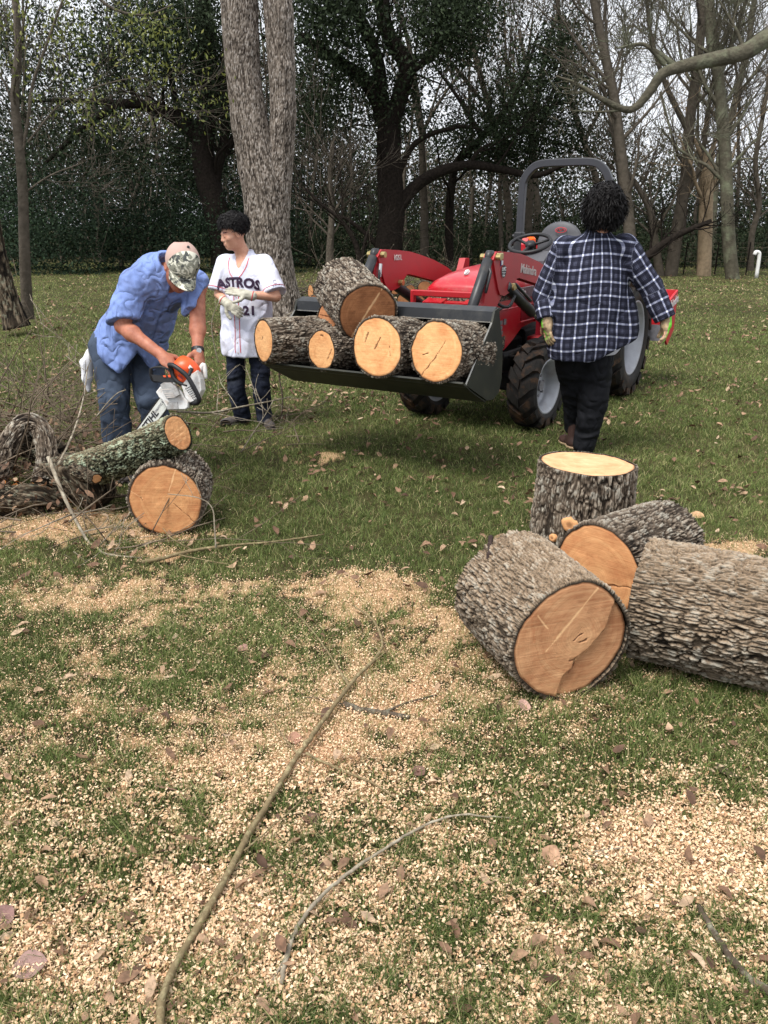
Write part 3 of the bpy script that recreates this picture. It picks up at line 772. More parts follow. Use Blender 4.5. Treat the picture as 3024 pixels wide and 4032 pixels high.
# ---- the two live oaks
def oak(label, Y, trunk, seed, blobs, per=46, spread=.42, size=.115, ntw=26, mat=M_ever):
    rs = np.random.default_rng(seed); out = limbs_px(trunk, Y); b0 = out[0][0][0]
    root = empty('live_oak', [b0[0], b0[1], 0], label, 'tree')
    side_twigs(out, rs, ntw, 2.6, 2, wig=.2)
    tubes_mesh('trunk', out, M_tdark, root)
    C = blob_centers(blobs, rs, Y)
    leaves('crown', C, spread, per, size, mat, root, rs)
    return root
oak('dark live oak with a thick forked trunk, behind the loader', 28,
    [([(1522, 1085), (1530, 980), (1542, 850), (1535, 700), (1530, 560), (1535, 490)], 112, 84), ([(1535, 500), (1490, 400), (1430, 310), (1330, 240), (1180, 140)], 70, 30),
     ([(1530, 520), (1575, 380), (1600, 260), (1540, 160), (1510, 60), (1500, -120)], 66, 46), ([(1500, 420), (1490, 260), (1440, 120), (1380, 0), (1350, -150)], 52, 34),
     ([(1552, 850), (1620, 750), (1720, 680), (1850, 650), (1980, 668), (2110, 690), (2240, 640)], 52, 14), ([(1850, 655), (1880, 600), (1940, 560)], 20, 8), ([(1560, 700), (1640, 560), (1800, 500), (1900, 510)], 26, 8),
     ([(1590, 300), (1640, 270), (1740, 200)], 30, 10), ([(1530, 1020), (1450, 930), (1360, 860), (1290, 845)], 24, 9)], 5,
    [(1300, 120, 190, 160, 150, 2.5, 27), (1360, -40, 190, 110, 110, 2.5, 27), (1800, -20, 130, 70, 60, 2, 27), (1400, 330, 200, 110, 80, 2, 28), (1760, 40, 170, 90, 90, 1.5, 26), (1800, 150, 110, 60, 40, 1, 26), (1700, 130, 60, 90, 22, 1, 26),
     (1240, 480, 110, 150, 60, 2, 29), (1620, 420, 90, 60, 20, 1, 28)])
oak('dark evergreen oak with hanging boughs, above and left of the roll bar', 30,
    [([(1770, 1060), (1768, 900), (1775, 760), (1800, 640), (1880, 560)], 34, 26), ([(1880, 560), (2010, 400), (2080, 250), (2120, 130)], 26, 8), ([(1900, 540), (1800, 380), (1690, 230)], 20, 6), ([(1930, 500), (2080, 440), (2260, 400)], 16, 5), ([(1950, 480), (2130, 540), (2300, 600)], 14, 5)], 6,
    [(2150, 250, 110, 110, 90, 2, 29), (2240, 130, 60, 50, 24, 1, 29), (2080, 420, 190, 90, 100, 2.5, 29), (1900, 520, 210, 90, 90, 2, 29), (2150, 520, 160, 110, 80, 2, 30), (2330, 560, 120, 100, 46, 2, 30), (1990, 620, 260, 80, 90, 2, 30), (2300, 330, 60, 60, 16, 1, 29)], spread=.36, size=.10)
oak('old live oak with one long limb arching over to the left', 29,
    [([(885, 1075), (880, 950), (850, 820), (810, 680), (800, 560), (830, 400), (820, 240), (800, 60), (790, -120)], 105, 50), ([(810, 600), (740, 500), (620, 430), (500, 408), (400, 450), (290, 540), (180, 640)], 52, 12), ([(500, 410), (380, 400), (250, 395), (120, 400)], 26, 8),
     ([(860, 850), (850, 700), (885, 540), (880, 300), (900, 100)], 44, 22), ([(780, 540), (700, 420), (660, 250), (600, 100)], 30, 10)], 7,
    [(780, 90, 190, 130, 150, 2.5, 28), (560, 150, 190, 150, 120, 2.5, 28), (830, 360, 110, 150, 70, 2, 29), (330, 230, 190, 130, 66, 2.5, 28), (470, 560, 180, 80, 50, 2, 29), (120, 330, 150, 150, 36, 2.5, 28), (760, 620, 90, 120, 50, 2, 30), (230, 560, 170, 110, 34, 2.5, 28), (40, 130, 130, 100, 34, 2, 28)])
# ---- sapling at the left with yellow green sprays, and the leaning trunk beside it
def near_trees():
    rs = np.random.default_rng(31); Y = 13.2
    out = limbs_px([([(112, 1255), (104, 1150), (96, 980), (90, 760), (74, 560), (58, 380), (72, 200), (60, 0), (40, -200)], 44, 20), ([(80, 640), (110, 480), (130, 330), (190, 160), (240, 20), (300, -120)], 14, 7), ([(70, 480), (20, 330), (-60, 200)], 12, 5),
      ([(110, 560), (250, 400), (420, 330), (560, 300)], 8, 3), ([(96, 760), (200, 690), (330, 640)], 8, 3), ([(300, -120), (420, 20), (560, 60), (680, 20)], 14, 4)], Y)
    root = empty('sapling', G(112, 1255), 'slender lichen grey young tree with yellow green leaves at the left edge', 'tree')
    tips = []; side_twigs(out, rs, 26, 1.5, 2, tips=tips, wig=.14, rmin=.003)
    tubes_mesh('trunk', out, M_tgrey, root)
    T = [t for t in tips if t[2] > 3.]; idx = rs.choice(len(T), min(len(T), 120), replace=False)
    C = np.concatenate([np.array(T)[idx], blob_centers([(560, 110, 110, 130, 42, .8, Y), (200, 120, 190, 110, 30, .8, Y), (400, 420, 130, 110, 22, .8, Y), (640, 260, 60, 70, 10, .6, Y)], rs, Y)])
    leaves('crown', C, (.15, .15, .11), 9, .070, M_yel, root, rs, hang=1., asp=.38)
    root = empty('leaning_trunk', G(50, 1255), 'thick leaning trunk cut off by the left edge of the picture', 'tree')
    V, F, H = bark_tube('t', [A(70, 1290, 12.7), A(48, 1220, 12.7), A(14, 1120, 12.7), A(-18, 980, 12.7), A(-50, 800, 12.7), A(-130, 400, 12.7), A(-220, -100, 12.7)], [px(52, 12.7), px(42, 12.7), px(37, 12.7), px(34, 12.7), px(31, 12.7), px(28, 12.7), px(25, 12.7)], M_tb, root, 91, nth=90, dz=.04, cw=.045, cl=.16, depth=.02)
    build('trunk', V, F, M_barkdark, root, attrs={'bh': H})
near_trees()
# ---- bare and thin trees of the wood edge
def bare(label, Y, limbs, seed, mat, ntw=30, L=2.2, depth=2, name='bare_tree', leaf=None, nleaf=0, group=None, cat='tree'):
    rs = np.random.default_rng(seed); out = limbs_px(limbs, Y); b0 = out[0][0][0]
    root = empty(name, [b0[0], b0[1], 0], label, cat, group)
    tips = []; side_twigs(out, rs, ntw, L, depth, tips=tips, wig=.13, up=.09, rmin=.006, nch=(3, 7))
    tubes_mesh('trunk', out, mat, root)
    if leaf is not None:
        T = np.array(tips); leaves('crown', T[rs.choice(len(T), min(nleaf, len(T)), replace=False)], .12, 5, .07, leaf, root, rs, hang=.6)
    return root
bare('tall slim tree rising straight behind the curly haired walker', 26, [([(2490, 1075), (2478, 900), (2462, 740), (2440, 560), (2420, 400), (2385, 230), (2350, 60), (2320, -150)], 46, 26), ([(2440, 560), (2560, 430), (2700, 250)], 14, 5), ([(2400, 330), (2280, 180), (2180, 20)], 14, 5)], 41, M_tgrey, 34)
bare('two stemmed grey tree beside the curly haired walker', 27, [([(2640, 1092), (2668, 900), (2700, 700), (2712, 520), (2735, 330), (2760, 120), (2770, -120)], 48, 26), ([(2600, 1090), (2575, 930), (2560, 830), (2500, 720), (2440, 640)], 34, 12), ([(2660, 930), (2700, 780), (2760, 640), (2790, 420), (2830, 200)], 26, 10), ([(2712, 520), (2620, 330), (2560, 120), (2540, -100)], 22, 8)], 42, M_tgrey, 46)
bare('pale brown straight trunk with a snapped top at the right', 27, [([(2770, 1092), (2776, 950), (2780, 800), (2784, 660), (2790, 600)], 52, 44), ([(2785, 640), (2820, 540), (2850, 440)], 20, 6), ([(2782, 650), (2730, 540), (2700, 420)], 18, 6)], 43, M_tpale, 8)
bare('tall grey trunk leaning a little, right of the pale one', 25.5, [([(2885, 1105), (2870, 950), (2862, 760), (2855, 600), (2840, 430), (2828, 300), (2800, 150), (2790, -120)], 50, 32), ([(2830, 300), (2900, 120), (2960, -60)], 20, 8), ([(2840, 430), (2760, 300), (2740, 150)], 16, 6)], 44, M_tlich, 44)
bare('thin crooked tree near the right edge, right of the grey trunks', 30, [([(2955, 1075), (2960, 930), (2990, 800), (2975, 640), (3010, 420), (3040, 200)], 24, 12)], 45, M_tgrey, 24)
bare('bare tree spreading into the sky at the top right corner', 34, [([(2800, 1060), (2820, 700), (2900, 380), (2950, 150), (2980, -100)], 30, 14), ([(2900, 380), (2990, 260), (3060, 120)], 14, 6), ([(2860, 520), (2700, 280), (2660, 60)], 14, 6)], 46, M_tlich, 34, 2.6)
bare('leafless tree showing against the sky between the two dark oaks', 33, [([(2010, 1060), (2000, 800), (1960, 560), (1900, 330), (1850, 120), (1800, -100)], 30, 14), ([(1960, 560), (2060, 300), (2100, 60)], 15, 6), ([(1900, 400), (1780, 250), (1700, 120)], 14, 5)], 47, M_tgrey, 36, 2.6)
bare('leafless tree with fine twigs right of the roll bar', 32, [([(2380, 1060), (2370, 800), (2300, 560), (2230, 330), (2200, 60), (2180, -100)], 26, 12), ([(2300, 560), (2400, 350), (2480, 100)], 15, 6)], 48, M_tgrey, 36, 2.6)
bare('slim grey trunk left of the forked oak', 26, [([(1298, 1050), (1300, 960), (1306, 850), (1300, 700), (1310, 560)], 32, 14), ([(1306, 860), (1340, 790), (1380, 760)], 10, 4)], 49, M_tgrey, 14)
bare('crooked dark sapling between the twin trunk and the oak', 25, [([(1420, 1050), (1400, 960), (1345, 870), (1260, 800), (1200, 740)], 24, 8), ([(1420, 1050), (1440, 940), (1470, 860)], 16, 6)], 50, M_tdark, 14)
bare('fallen dark trunk propped among the trees at the right', 26, [([(2470, 1080), (2560, 1000), (2660, 930), (2800, 870)], 40, 16)], 51, M_tdark, 10, 1.2)
bare('big mossy limb reaching in from the right edge of the picture', 15, [([(3500, 1200), (3460, 700), (3330, 330), (3150, 110), (3040, 140), (2930, 205), (2800, 236), (2700, 258), (2610, 290), (2550, 372), (2480, 432), (2380, 395), (2270, 330), (2190, 300)], 86, 6), ([(2660, 262), (2600, 215), (2560, 190), (2520, 172), (2430, 190)], 22, 6), ([(2620, 255), (2560, 190), (2520, 175), (2430, 190)], 20, 5), ([(2480, 430), (2370, 440), (2240, 435)], 10, 4), ([(2930, 205), (2900, 120), (2830, 0)], 18, 6), ([(2600, 360), (2640, 520), (2660, 640)], 9, 4)], 52, M_tlich, 20, .8, name='mossy_limb')
# copies: thin woodland trunks farther in
protos = []
rsx = np.random.default_rng(77)
for i in range(5):
    out = []; tips = []
    grow(out, (0, 0, 0), (rsx.normal(0, .08), 0, 1), rsx.uniform(7.5, 10), rsx.uniform(.07, .15), 3, rsx, wig=.07, up=.05, nch=(4, 8), ang=(.3, .8), shrink=(.3, .5), rmin=.008, start=.35, tips=tips)
    protos.append((out, tips))
first = {}
spots = [(1180, 36), (1230, 33), (1370, 35), (1600, 34), (1660, 31), (1700, 37), (1840, 33), (1900, 36), (1960, 31), (2080, 35), (2420, 35), (2830, 36), (700, 36), (600, 34), (450, 37), (300, 35), (180, 33), (60, 36), (-60, 34), (3090, 34), (520, 32), (960, 34), (1060, 36), (2660, 36), (2050, 32)]
for i, (sx, Yw) in enumerate(spots):
    k = i % 5; X = (sx-1512)/FPX*Yw*1.0
    nm = 'thin woodland trunk among many, deep in the shade behind the lawn'
    if k not in first:
        r = empty('woodland_tree', (X, Yw, 0), nm, 'tree', 'thin trunks of the wood behind the lawn'); r.location = (0, 0, 0)
        tubes_mesh('trunk', protos[k][0], M_tgrey, r)
        T = np.array(protos[k][1]); T = T[T[:, 2] > 3]
        if len(T): leaves('crown', T[rsx.choice(len(T), min(len(T), 260), replace=False)], .25, 5, .09, (M_brown if k in (1, 4) else M_ever), r, rsx)
        first[k] = r
        c = r
    else:
        r = first[k]; c = r.copy(); COL.objects.link(c)
        for ch in r.children:
            d = ch.copy(); COL.objects.link(d); d.parent = c
    c.location = (X, Yw, 0); c.rotation_euler = (0, 0, rsx.uniform(0, 6.28)); sc_ = rsx.uniform(.85, 1.15); c.scale = (sc_, sc_, sc_)
# ---- masses that nobody could count
def masses():
    rs = np.random.default_rng(99)
    # evergreen thicket at the left, along the lawn
    B = []
    for sx in range(-150, 1150, 60): B.append((sx, 930, 70, 150, 34, 1.3, 29.5+rs.normal(0, 1)))
    for sx in range(-150, 1150, 90): B.append((sx+20, 720+rs.normal(0, 40), 90, 120, 22, 1.5, 32))
    C = blob_centers(B, rs, 30); tone = np.clip(rs.beta(2, 2, len(C)), 0, 1)
    tag(leaves('evergreen_thicket', C, .38, 46, .10, M_hedge, None, rs, cvs=tone, origin=(0, 0, 0)), kind='stuff')
    # darker undergrowth behind the trunks
    B = []
    for sx in range(1120, 3200, 70): B.append((sx, 985, 80, 75, 22, 1.2, 33+rs.normal(0, 1)))
    for sx in range(1120, 3200, 80): B.append((sx, 880+rs.normal(0, 30), 90, 130, 24, 1.5, 37+rs.normal(0, 1.5)))
    C = blob_centers(B, rs, 30)
    tag(leaves('undergrowth', C, .40, 40, .11, M_ever, None, rs, origin=(0, 0, 0)), kind='stuff')
    # far wood: tall, loose, sky shows through its upper part
    B = []
    for sx in range(-300, 3400, 60):
        top = np.interp(sx, [-300, 0, 300, 900, 1500, 1700, 2000, 2400, 2700, 3400], [430, 460, 360, 160, 420, 560, 620, 640, 650, 600])
        for y in np.arange(top, 1040, 70):
            dens = 9+13*sstep(top, top+420, y); B.append((sx+rs.normal(0, 20), y, 60, 55, int(dens), 2., 44+rs.normal(0, 2)))
    C = blob_centers(B, rs, 44); m = rs.random(len(C)) < .28
    tag(leaves('far_wood_foliage', C[~m], .55, 30, .16, M_ever, None, rs, origin=(0, 0, 0)), kind='stuff')
    Bb = []
    for sx in range(1650, 3300, 60): Bb.append((sx, 680+rs.normal(0, 90), 90, 130, 13, 2, 36))
    for sx in range(-100, 900, 80): Bb.append((sx, 560+rs.normal(0, 60), 90, 100, 5, 2, 36))
    Cb = blob_centers(Bb, rs, 36)
    tag(leaves('withered_foliage', np.concatenate([C[m], Cb]), .45, 16, .11, M_brown, None, rs, origin=(0, 0, 0)), kind='stuff')
    out = []
    for k in range(150):
        x = rs.uniform(-300, 3400); Yw = rs.uniform(36, 46); X = (x-1512)/FPX*Yw
        grow(out, (X, Yw, 0), (rs.normal(0, .15), 0, 1), rs.uniform(2.2, 4.6) if x > 1400 else rs.uniform(4, 8), rs.uniform(.03, .08), 2 if k % 2 else 1, rs, wig=.09, up=.04, nch=(3, 6), ang=(.3, .8), shrink=(.3, .55), rmin=.010, start=.2)
    mb = MB()
    for pts, rad in out: mb.tube(pts, rad, n=3, cap=False)
    tag(mb.build('far_wood_stems', M_tgrey, None, smooth=True, origin=(0, 0, 0)), kind='stuff')
masses()
# ================================================================ tractor with front loader
TO = np.array([.82, 6.98, 0.]); TP = math.radians(31)
TM = np.eye(4); TM[:3, 0] = [math.cos(TP), -math.sin(TP), 0]; TM[:3, 1] = [math.sin(TP), math.cos(TP), 0]; TM[:3, 3] = TO
def TL(x, y, z): return xf(TM, np.array([[x, y, z]]))[0]
M_red = simple('red_paint', srgb(178, 24, 38), .32, spec=.5, var=.06, vs=5, dirt=srgb(150, 96, 80), dirt_amt=.45, dirt_scale=24)
M_red.node_tree.nodes['Principled BSDF'].inputs['Coat Weight'].default_value = .35
M_reda = simple('loader_red_paint', srgb(166, 30, 38), .42, spec=.5, var=.05, vs=4, dirt=srgb(120, 50, 44), dirt_amt=.3, dirt_scale=7)
M_redd = simple('dark_red_panel', srgb(122, 16, 30), .4, spec=.4)
M_blk = simple('black_steel', srgb(36, 37, 40), .42, spec=.45, var=.2, vs=12, dirt=srgb(92, 84, 72), dirt_amt=.3, dirt_scale=14)
M_bkt = simple('bucket_steel', srgb(27, 29, 32), .36, spec=.5, var=.25, vs=8, dirt=srgb(84, 82, 76), dirt_amt=.4, dirt_scale=7)
M_olive = simple('bucket_outside_steel', srgb(36, 38, 31), .5, spec=.4, var=.2, vs=8, dirt=srgb(78, 74, 58), dirt_amt=.4, dirt_scale=9)
M_edge = simple('worn_steel_edge', srgb(150, 148, 142), .4, metal=.6, var=.3, vs=30)
M_rub = simple('muddy_rubber', srgb(34, 32, 30), .8, spec=.25, var=.3, vs=20, dirt=srgb(96, 70, 50), dirt_amt=.9, dirt_scale=9, bump=.5, bs=60, bd=.004)
M_rubs = simple('tyre_side_rubber', srgb(38, 36, 35), .75, spec=.25, var=.2, vs=10, dirt=srgb(84, 66, 52), dirt_amt=.5, dirt_scale=6)
M_rim = simple('silver_wheel_paint', srgb(156, 158, 164), .4, metal=.25, spec=.5, var=.12, vs=9, dirt=srgb(120, 106, 90), dirt_amt=.5, dirt_scale=7)
M_rod = simple('chrome_rod', srgb(190, 190, 190), .2, metal=.9)
M_brass = simple('zinc_plated_pin', srgb(176, 160, 110), .35, metal=.8, var=.2, vs=60)
M_seat = simple('grey_vinyl', srgb(74, 74, 78), .55, spec=.4, var=.08)
M_plast = simple('black_plastic', srgb(28, 28, 30), .5, spec=.4)
M_rops = simple('roll_bar_paint', srgb(44, 45, 50), .4, spec=.5, var=.1)
M_grl = simple('dusty_grille_mesh', srgb(40, 38, 36), .6, spec=.3, var=.3, vs=60, dirt=srgb(210, 190, 160), dirt_amt=1., dirt_scale=70)
M_white = simple('white_lettering', srgb(214, 214, 212), .5)
M_grey = simple('silver_lettering', srgb(188, 176, 172), .5)
M_dec = simple('decal_grey', srgb(120, 118, 122), .5, var=.2, vs=30)
M_orange = Mt('amber_lens').color(srgb(240, 96, 20)).set(.25, spec=.5).m
M_lens = Mt('clear_lens').color(srgb(225, 228, 232)).set(.15, spec=.6).m
M_blackd = simple('black_decal', srgb(26, 26, 30), .5)
M_under = simple('under_chassis', srgb(24, 24, 25), .7, spec=.2, var=.3, vs=15, dirt=srgb(60, 52, 44), dirt_amt=.5, dirt_scale=8)
def text_geo(s, size, ext=.002, spacing=1., bold=0., align='CENTER', shear=0.):
    c = bpy.data.curves.new('txt', 'FONT'); c.body = s; c.size = size; c.extrude = ext; c.align_x = align; c.align_y = 'CENTER'
    c.space_character = spacing; c.offset = bold; c.shear = shear; c.resolution_u = 3
    o = bpy.data.objects.new('txt', c); COL.objects.link(o)
    dg = bpy.context.evaluated_depsgraph_get(); me = bpy.data.meshes.new_from_object(o.evaluated_get(dg))
    V = np.array([v.co[:] for v in me.vertices]).reshape(-1, 3); F = {}
    for p in me.polygons: F.setdefault(len(p.vertices), []).append(list(p.vertices))
    bpy.data.objects.remove(o); bpy.data.curves.remove(c); bpy.data.meshes.remove(me)
    return V, [np.array(v) for v in F.values()]
def put_text(s, size, pos, ux, uy, mat, parent, name='lettering', sx=1., M=None, **kw):
    V, F = text_geo(s, size, **kw); ux = np.asarray(ux, float); ux /= np.linalg.norm(ux); uy = np.asarray(uy, float); uy -= ux*np.dot(ux, uy); uy /= np.linalg.norm(uy)
    P = np.asarray(pos)+V[:, :1]*sx*ux+V[:, 1:2]*uy+V[:, 2:3]*np.cross(ux, uy)
    if M is not None: P = xf(M, P)
    return build(name, P, F, mat, parent, False)
def revolve(mb, prof, n, M, cx=0.):
    """prof: (x along axle, radius); axis is local x"""
    prof = np.asarray(prof, float); th = np.arange(n)*2*np.pi/n; m = len(prof)
    P = np.stack([np.repeat(prof[:, 0:1]+cx, n, 1), prof[:, 1:2]*np.cos(th), prof[:, 1:2]*np.sin(th)], 2).reshape(-1, 3)
    i = np.arange(n); j = (i+1) % n; k = np.arange(m-1)[:, None]*n
    mb.add(xf(M, P), [np.stack([k+i, k+j, k+n+j, k+n+i], 2).reshape(-1, 4)]); return mb
def wheel(root, x, y, r, w, rr, nl, side, steer=0., lug=.028):
    a = math.radians(steer); W_ = np.eye(4); W_[:3, 0] = [math.cos(a), math.sin(a), 0]; W_[:3, 1] = [-math.sin(a), math.cos(a), 0]; W_[:3, 3] = [x, y, r]
    M = TM@W_; h = w/2
    e = bpy.data.objects.new('wheel', None); COL.objects.link(e); e.parent = root; e.location = [float(v) for v in TL(x, y, 0)-TO]
    mb = MB(); rt = r-lug
    revolve(mb, [(-h*.82, rr), (-h*.98, rr+.03), (-h, rr+(rt-rr)*.5), (-h*.9, rt-.02), (-h*.55, rt), (0, rt+.004), (h*.55, rt), (h*.9, rt-.02), (h, rr+(rt-rr)*.5), (h*.98, rr+.03), (h*.82, rr)], 56, M)
    mb.build('tyre', M_rubs, e, smooth=True)
    mb = MB()
    for i in range(nl):
        for s in (-1, 1):
            t0 = (i+(.5 if s > 0 else 0))*2*np.pi/nl; pw = 2*np.pi/nl*.27
            pts = []
            for u, dt in ((.02, .62), (.45, .35), (.8, .06), (1.02, -.05)):
                for q in (-1, 1):
                    th = t0+dt*2*np.pi/nl+q*pw*(1 if u < .8 else 1.15)
                    top = r-(.0 if u < .9 else .03); bot = rt-.03-(.0 if u < .9 else .03)
                    for rad in (bot, top):
                        pts.append([s*u*h, rad*math.cos(th), rad*math.sin(th)])
            P = np.array(pts); F = []
            for k in range(3):
                b = k*4
                F += [[b, b+4, b+5, b+1], [b+2, b+3, b+7, b+6], [b+1, b+5, b+7, b+3], [b, b+2, b+6, b+4]]
            F += [[0, 1, 3, 2], [12, 14, 15, 13]]
            mb.add(xf(M, P), [np.array(F)])
    mb.build('tread', M_rub, e, smooth=False)
    mb = MB(); o = side*h
    revolve(mb, [(o*.86, rr+.012), (o*.9, rr+.004), (o*.84, rr-.012), (o*.6, rr-.02), (o*.5, rr-.045), (o*.1, rr-.05), (-o*.1, rr-.06), (-o*.12, rr*.55), (-o*.0, rr*.45), (o*.1, rr*.3), (o*.12, .001)], 48, M)
    revolve(mb, [(-o*.86, rr+.01), (-o*.84, rr-.012), (-o*.2, rr-.05), (-o*.14, rr*.5), (-o*.14, .001)], 36, M)
    rim = mb.build('rim', M_rim, e, smooth=True)
    mb = MB()
    for k in range(6):
        t = k*math.pi/3+.3; c = np.array([o*.06, rr*.38*math.cos(t), rr*.38*math.sin(t)]); mb.cyl(c, c+np.array([side*.022, 0, 0]), .012, n=6, M=M)
    mb.cyl([0, 0, 0], [side*h*.35, 0, 0], rr*.2, n=16, M=M)
    mb.build('hub_bolts', M_dec, rim)
    return e
def tractor():
    root = empty('tractor', TO, 'red compact tractor with black loader bucket full of cut logs', 'tractor')
    R = root
    wheel(R, .5, 0, .345, .235, .215, 14, 1, steer=-4); wheel(R, -.5, 0, .345, .235, .215, 14, -1, steer=-4)
    wheel(R, .66, 1.66, .56, .36, .34, 16, 1, lug=.035); wheel(R, -.66, 1.66, .56, .36, .34, 16, -1, lug=.035)
    # chassis and underside
    mb = MB()
    mb.box([0, .1, .52], [.3, 1.1, .30], TM, .02).box([0, 1.1, .55], [.34, 1.2, .34], TM, .02).box([0, 0, .36], [.86, .16, .14], TM, .02)
    mb.box([0, 1.66, .56], [1.0, .22, .22], TM, .02).box([0, -.35, .52], [.42, .14, .2], TM, .01)
    for s in (-1, 1):
        mb.box([s*.36, .45, .62], [.12, .5, .10], TM, .01); mb.tube([[s*.3, -.3, .6], [s*.36, .2, .62], [s*.40, .6, .72]], .03, 8, TM)
        mb.box([s*.33, .5, .42], [.2, .46, .16], TM, .02); mb.cyl([s*.1, 0, .36], [s*.42, 0, .36], .06, M=TM)
        mb.tube([[s*.28, .1, .62], [s*.30, .7, .50], [s*.30, 1.3, .5]], .022, 8, TM)
    mb.tube([[.30, -.30, .62], [.38, .0, .56], [.36, .35, .66], [.3, .8, .6]], .018, 8, TM, sm=4)
    mb.build('chassis', M_under, R)
    # hood: lofted shell
    def sect(y, hw, zt, zb, n=22, p=3.2, lean=0.):
        t = np.linspace(0, math.pi, n); c, s = np.cos(t), np.sin(t)
        X = hw*np.sign(c)*np.abs(c)**(2/p); Z = zb+(zt-zb)*np.abs(s)**(2/2.6)
        return np.stack([X, np.full(n, y)+lean*(Z-zb), Z], 1)
    def loft(secs, name, mat, cap0=True):
        n = len(secs[0]); V = np.concatenate(secs); k = np.arange(len(secs)-1)[:, None]*n; i = np.arange(n-1)
        F = [np.stack([k+i, k+n+i, k+n+i+1, k+i+1], 2).reshape(-1, 4)]
        if cap0: F.append(np.arange(n)[None, :].copy())
        return build(name, xf(TM, V), F, mat, R, True)
    h = loft([sect(-.52, .235, 1.125, 1.10), sect(-.50, .265, 1.155, 1.095), sect(-.42, .28, 1.20, 1.09), sect(-.28, .285, 1.235, 1.08), (sect(-.05, .285, 1.265, 1.06)), sect(.3, .28, 1.285, 1.04), sect(.7, .275, 1.29, 1.02), sect(.78, .26, 1.28, 1.02)], 'hood', M_red)
    # hood emblem
    mb = MB(); th = np.linspace(0, 2*np.pi, 15)[:-1]
    V = np.stack([.018*np.cos(th), -.33+.0*th, .030*np.sin(th)], 1); V[:, 1] = -.345+V[:, 2]*1.2; V[:, 2] = 1.232+V[:, 2]*.55
    mb.add(xf(TM, V), [np.arange(14)[None, :]]); mb.tube(np.array([[0, -.385, 1.222], [0, -.35, 1.24], [0, -.315, 1.25]]), [.006, .014, .006], 6, TM); mb.build('emblem', M_white, h)
    # grille band under the hood lip
    loft([sect(-.505, .225, 1.10, .99), sect(-.49, .262, 1.10, .99), sect(-.3, .272, 1.10, .99), sect(.2, .270, 1.08, .98)], 'grille', M_grl)
    # nose below the grille with lamps
    mb = MB()
    mb.prism([[-.58, .90], [-.60, 1.02], [-.48, 1.05], [-.40, 1.05], [-.40, .82], [-.52, .82]], -.25, -.085, 0, TM)
    mb.prism([[-.58, .90], [-.60, 1.02], [-.48, 1.05], [-.40, 1.05], [-.40, .82], [-.52, .82]], .085, .25, 0, TM)
    mb.prism([[-.56, .98], [-.56, 1.02], [-.46, 1.035], [-.44, .98]], -.085, .085, 0, TM)
    mb.build('nose_panel', M_red, R)
    MB().box([0, -.47, .91], [.17, .05, .13], TM).build('nose_grille', M_grl, R)
    for s in (-1, 1):
        mb = MB(); mb.cyl([s*.2, -.585, .95], [s*.2, -.60, .95], .035, n=16, M=TM); mb.build('headlight', M_lens, R)
    # side panels
    for s in (-1, 1):
        mb = MB(); xo = s*.272
        pr = [[-.50, 1.02], [.74, 1.02], [.76, .84], [.40, .80], [.16, .78], [-.02, .70], [-.18, .64], [-.46, .62], [-.52, .80]]
        mb.prism(pr, xo-s*.03, xo+s*.004, 0, TM)
        mb.prism([[.42, .98], [.48, .98], [.50, .80], [.44, .80]], xo+s*.001, xo+s*.016, 0, TM)
        mb.box([xo+s*.006, .0, .955], [.016, .8, .012], TM, .003); mb.box([xo+s*.008, .28, .825], [.016, .34, .016], TM, .004)
        mb.prism([[-.46, 1.0], [-.42, 1.0], [-.30, .70], [-.34, .70]], xo+s*.002, xo+s*.018, 0, TM)
        sp = mb.build('side_panel', M_red, R)
        MB().box([xo+s*.006, .27, .89], [.008, .30, .10], TM, .002).build('vent_panel', M_redd, sp)
        MB().box([xo+s*.008, .17, 1.06], [.008, .42, .085], TM, .002).build('name_panel', M_dec, sp)
        MB().box([xo+s*.008, -.27, .70], [.008, .14, .10], TM, .002).build('vent_mesh', M_grl, sp)
        mb = MB()
        for q, (dy, dz, a, b) in enumerate(((-.30, .86, .08, .03), (-.21, .86, .045, .045), (-.30, .82, .08, .028), (-.28, .78, .06, .03))): mb.box([xo+s*.008, dy, dz], [.006, a, b], TM)
        mb.build('warning_decal', M_dec, sp)
        ux = [0, 1, 0] if s > 0 else [0, -1, 0]
        put_text('Mahindra', .075, [xo+s*.014, .05 if s > 0 else .25, 1.06], ux, [0, 0, 1], M_white, sp, M=TM, bold=.0012)
    # brush guard
    mb = MB(); mb.box([0, -.72, 1.095], [.56, .04, .045], TM, .006)
    for s in (-1, 1): mb.box([s*.265, -.72, .88], [.028, .05, .47], TM, .006).box([s*.24, -.6, .66], [.05, .26, .05], TM, .006)
    mb.box([0, -.70, .66], [.52, .04, .06], TM, .006).build('brush_guard', M_reda, R)
    # dash, steering wheel
    mb = MB(); mb.prism([[.78, 1.02], [.78, 1.28], [.92, 1.36], [1.02, 1.34], [1.02, .95]], -.2, .2, 0, TM); mb.build('dashboard', M_seat, R)
    t = np.linspace(0, 2*np.pi, 41)[:-1]; cz = np.array([-.03, 1.02, 1.42]); u1 = np.array([1, 0, 0]); u2 = np.array([0, math.cos(.42), math.sin(.42)])
    ringp = cz+.185*(np.cos(t)[:, None]*u1+np.sin(t)[:, None]*u2)
    mb = MB(); nn = np.cross(u1, u2); th = np.arange(8)*2*np.pi/8
    rad = np.cos(t)[:, None]*u1+np.sin(t)[:, None]*u2
    P = ringp[:, None, :]+.017*(np.cos(th)[None, :, None]*rad[:, None, :]+np.sin(th)[None, :, None]*nn)
    i = np.arange(8); j = (i+1) % 8; a = np.arange(40)[:, None]*8; b = ((np.arange(40)+1) % 40)[:, None]*8
    mb.add(xf(TM, P.reshape(-1, 3)), [np.stack([a+i, b+i, b+j, a+j], 2).reshape(-1, 4)])
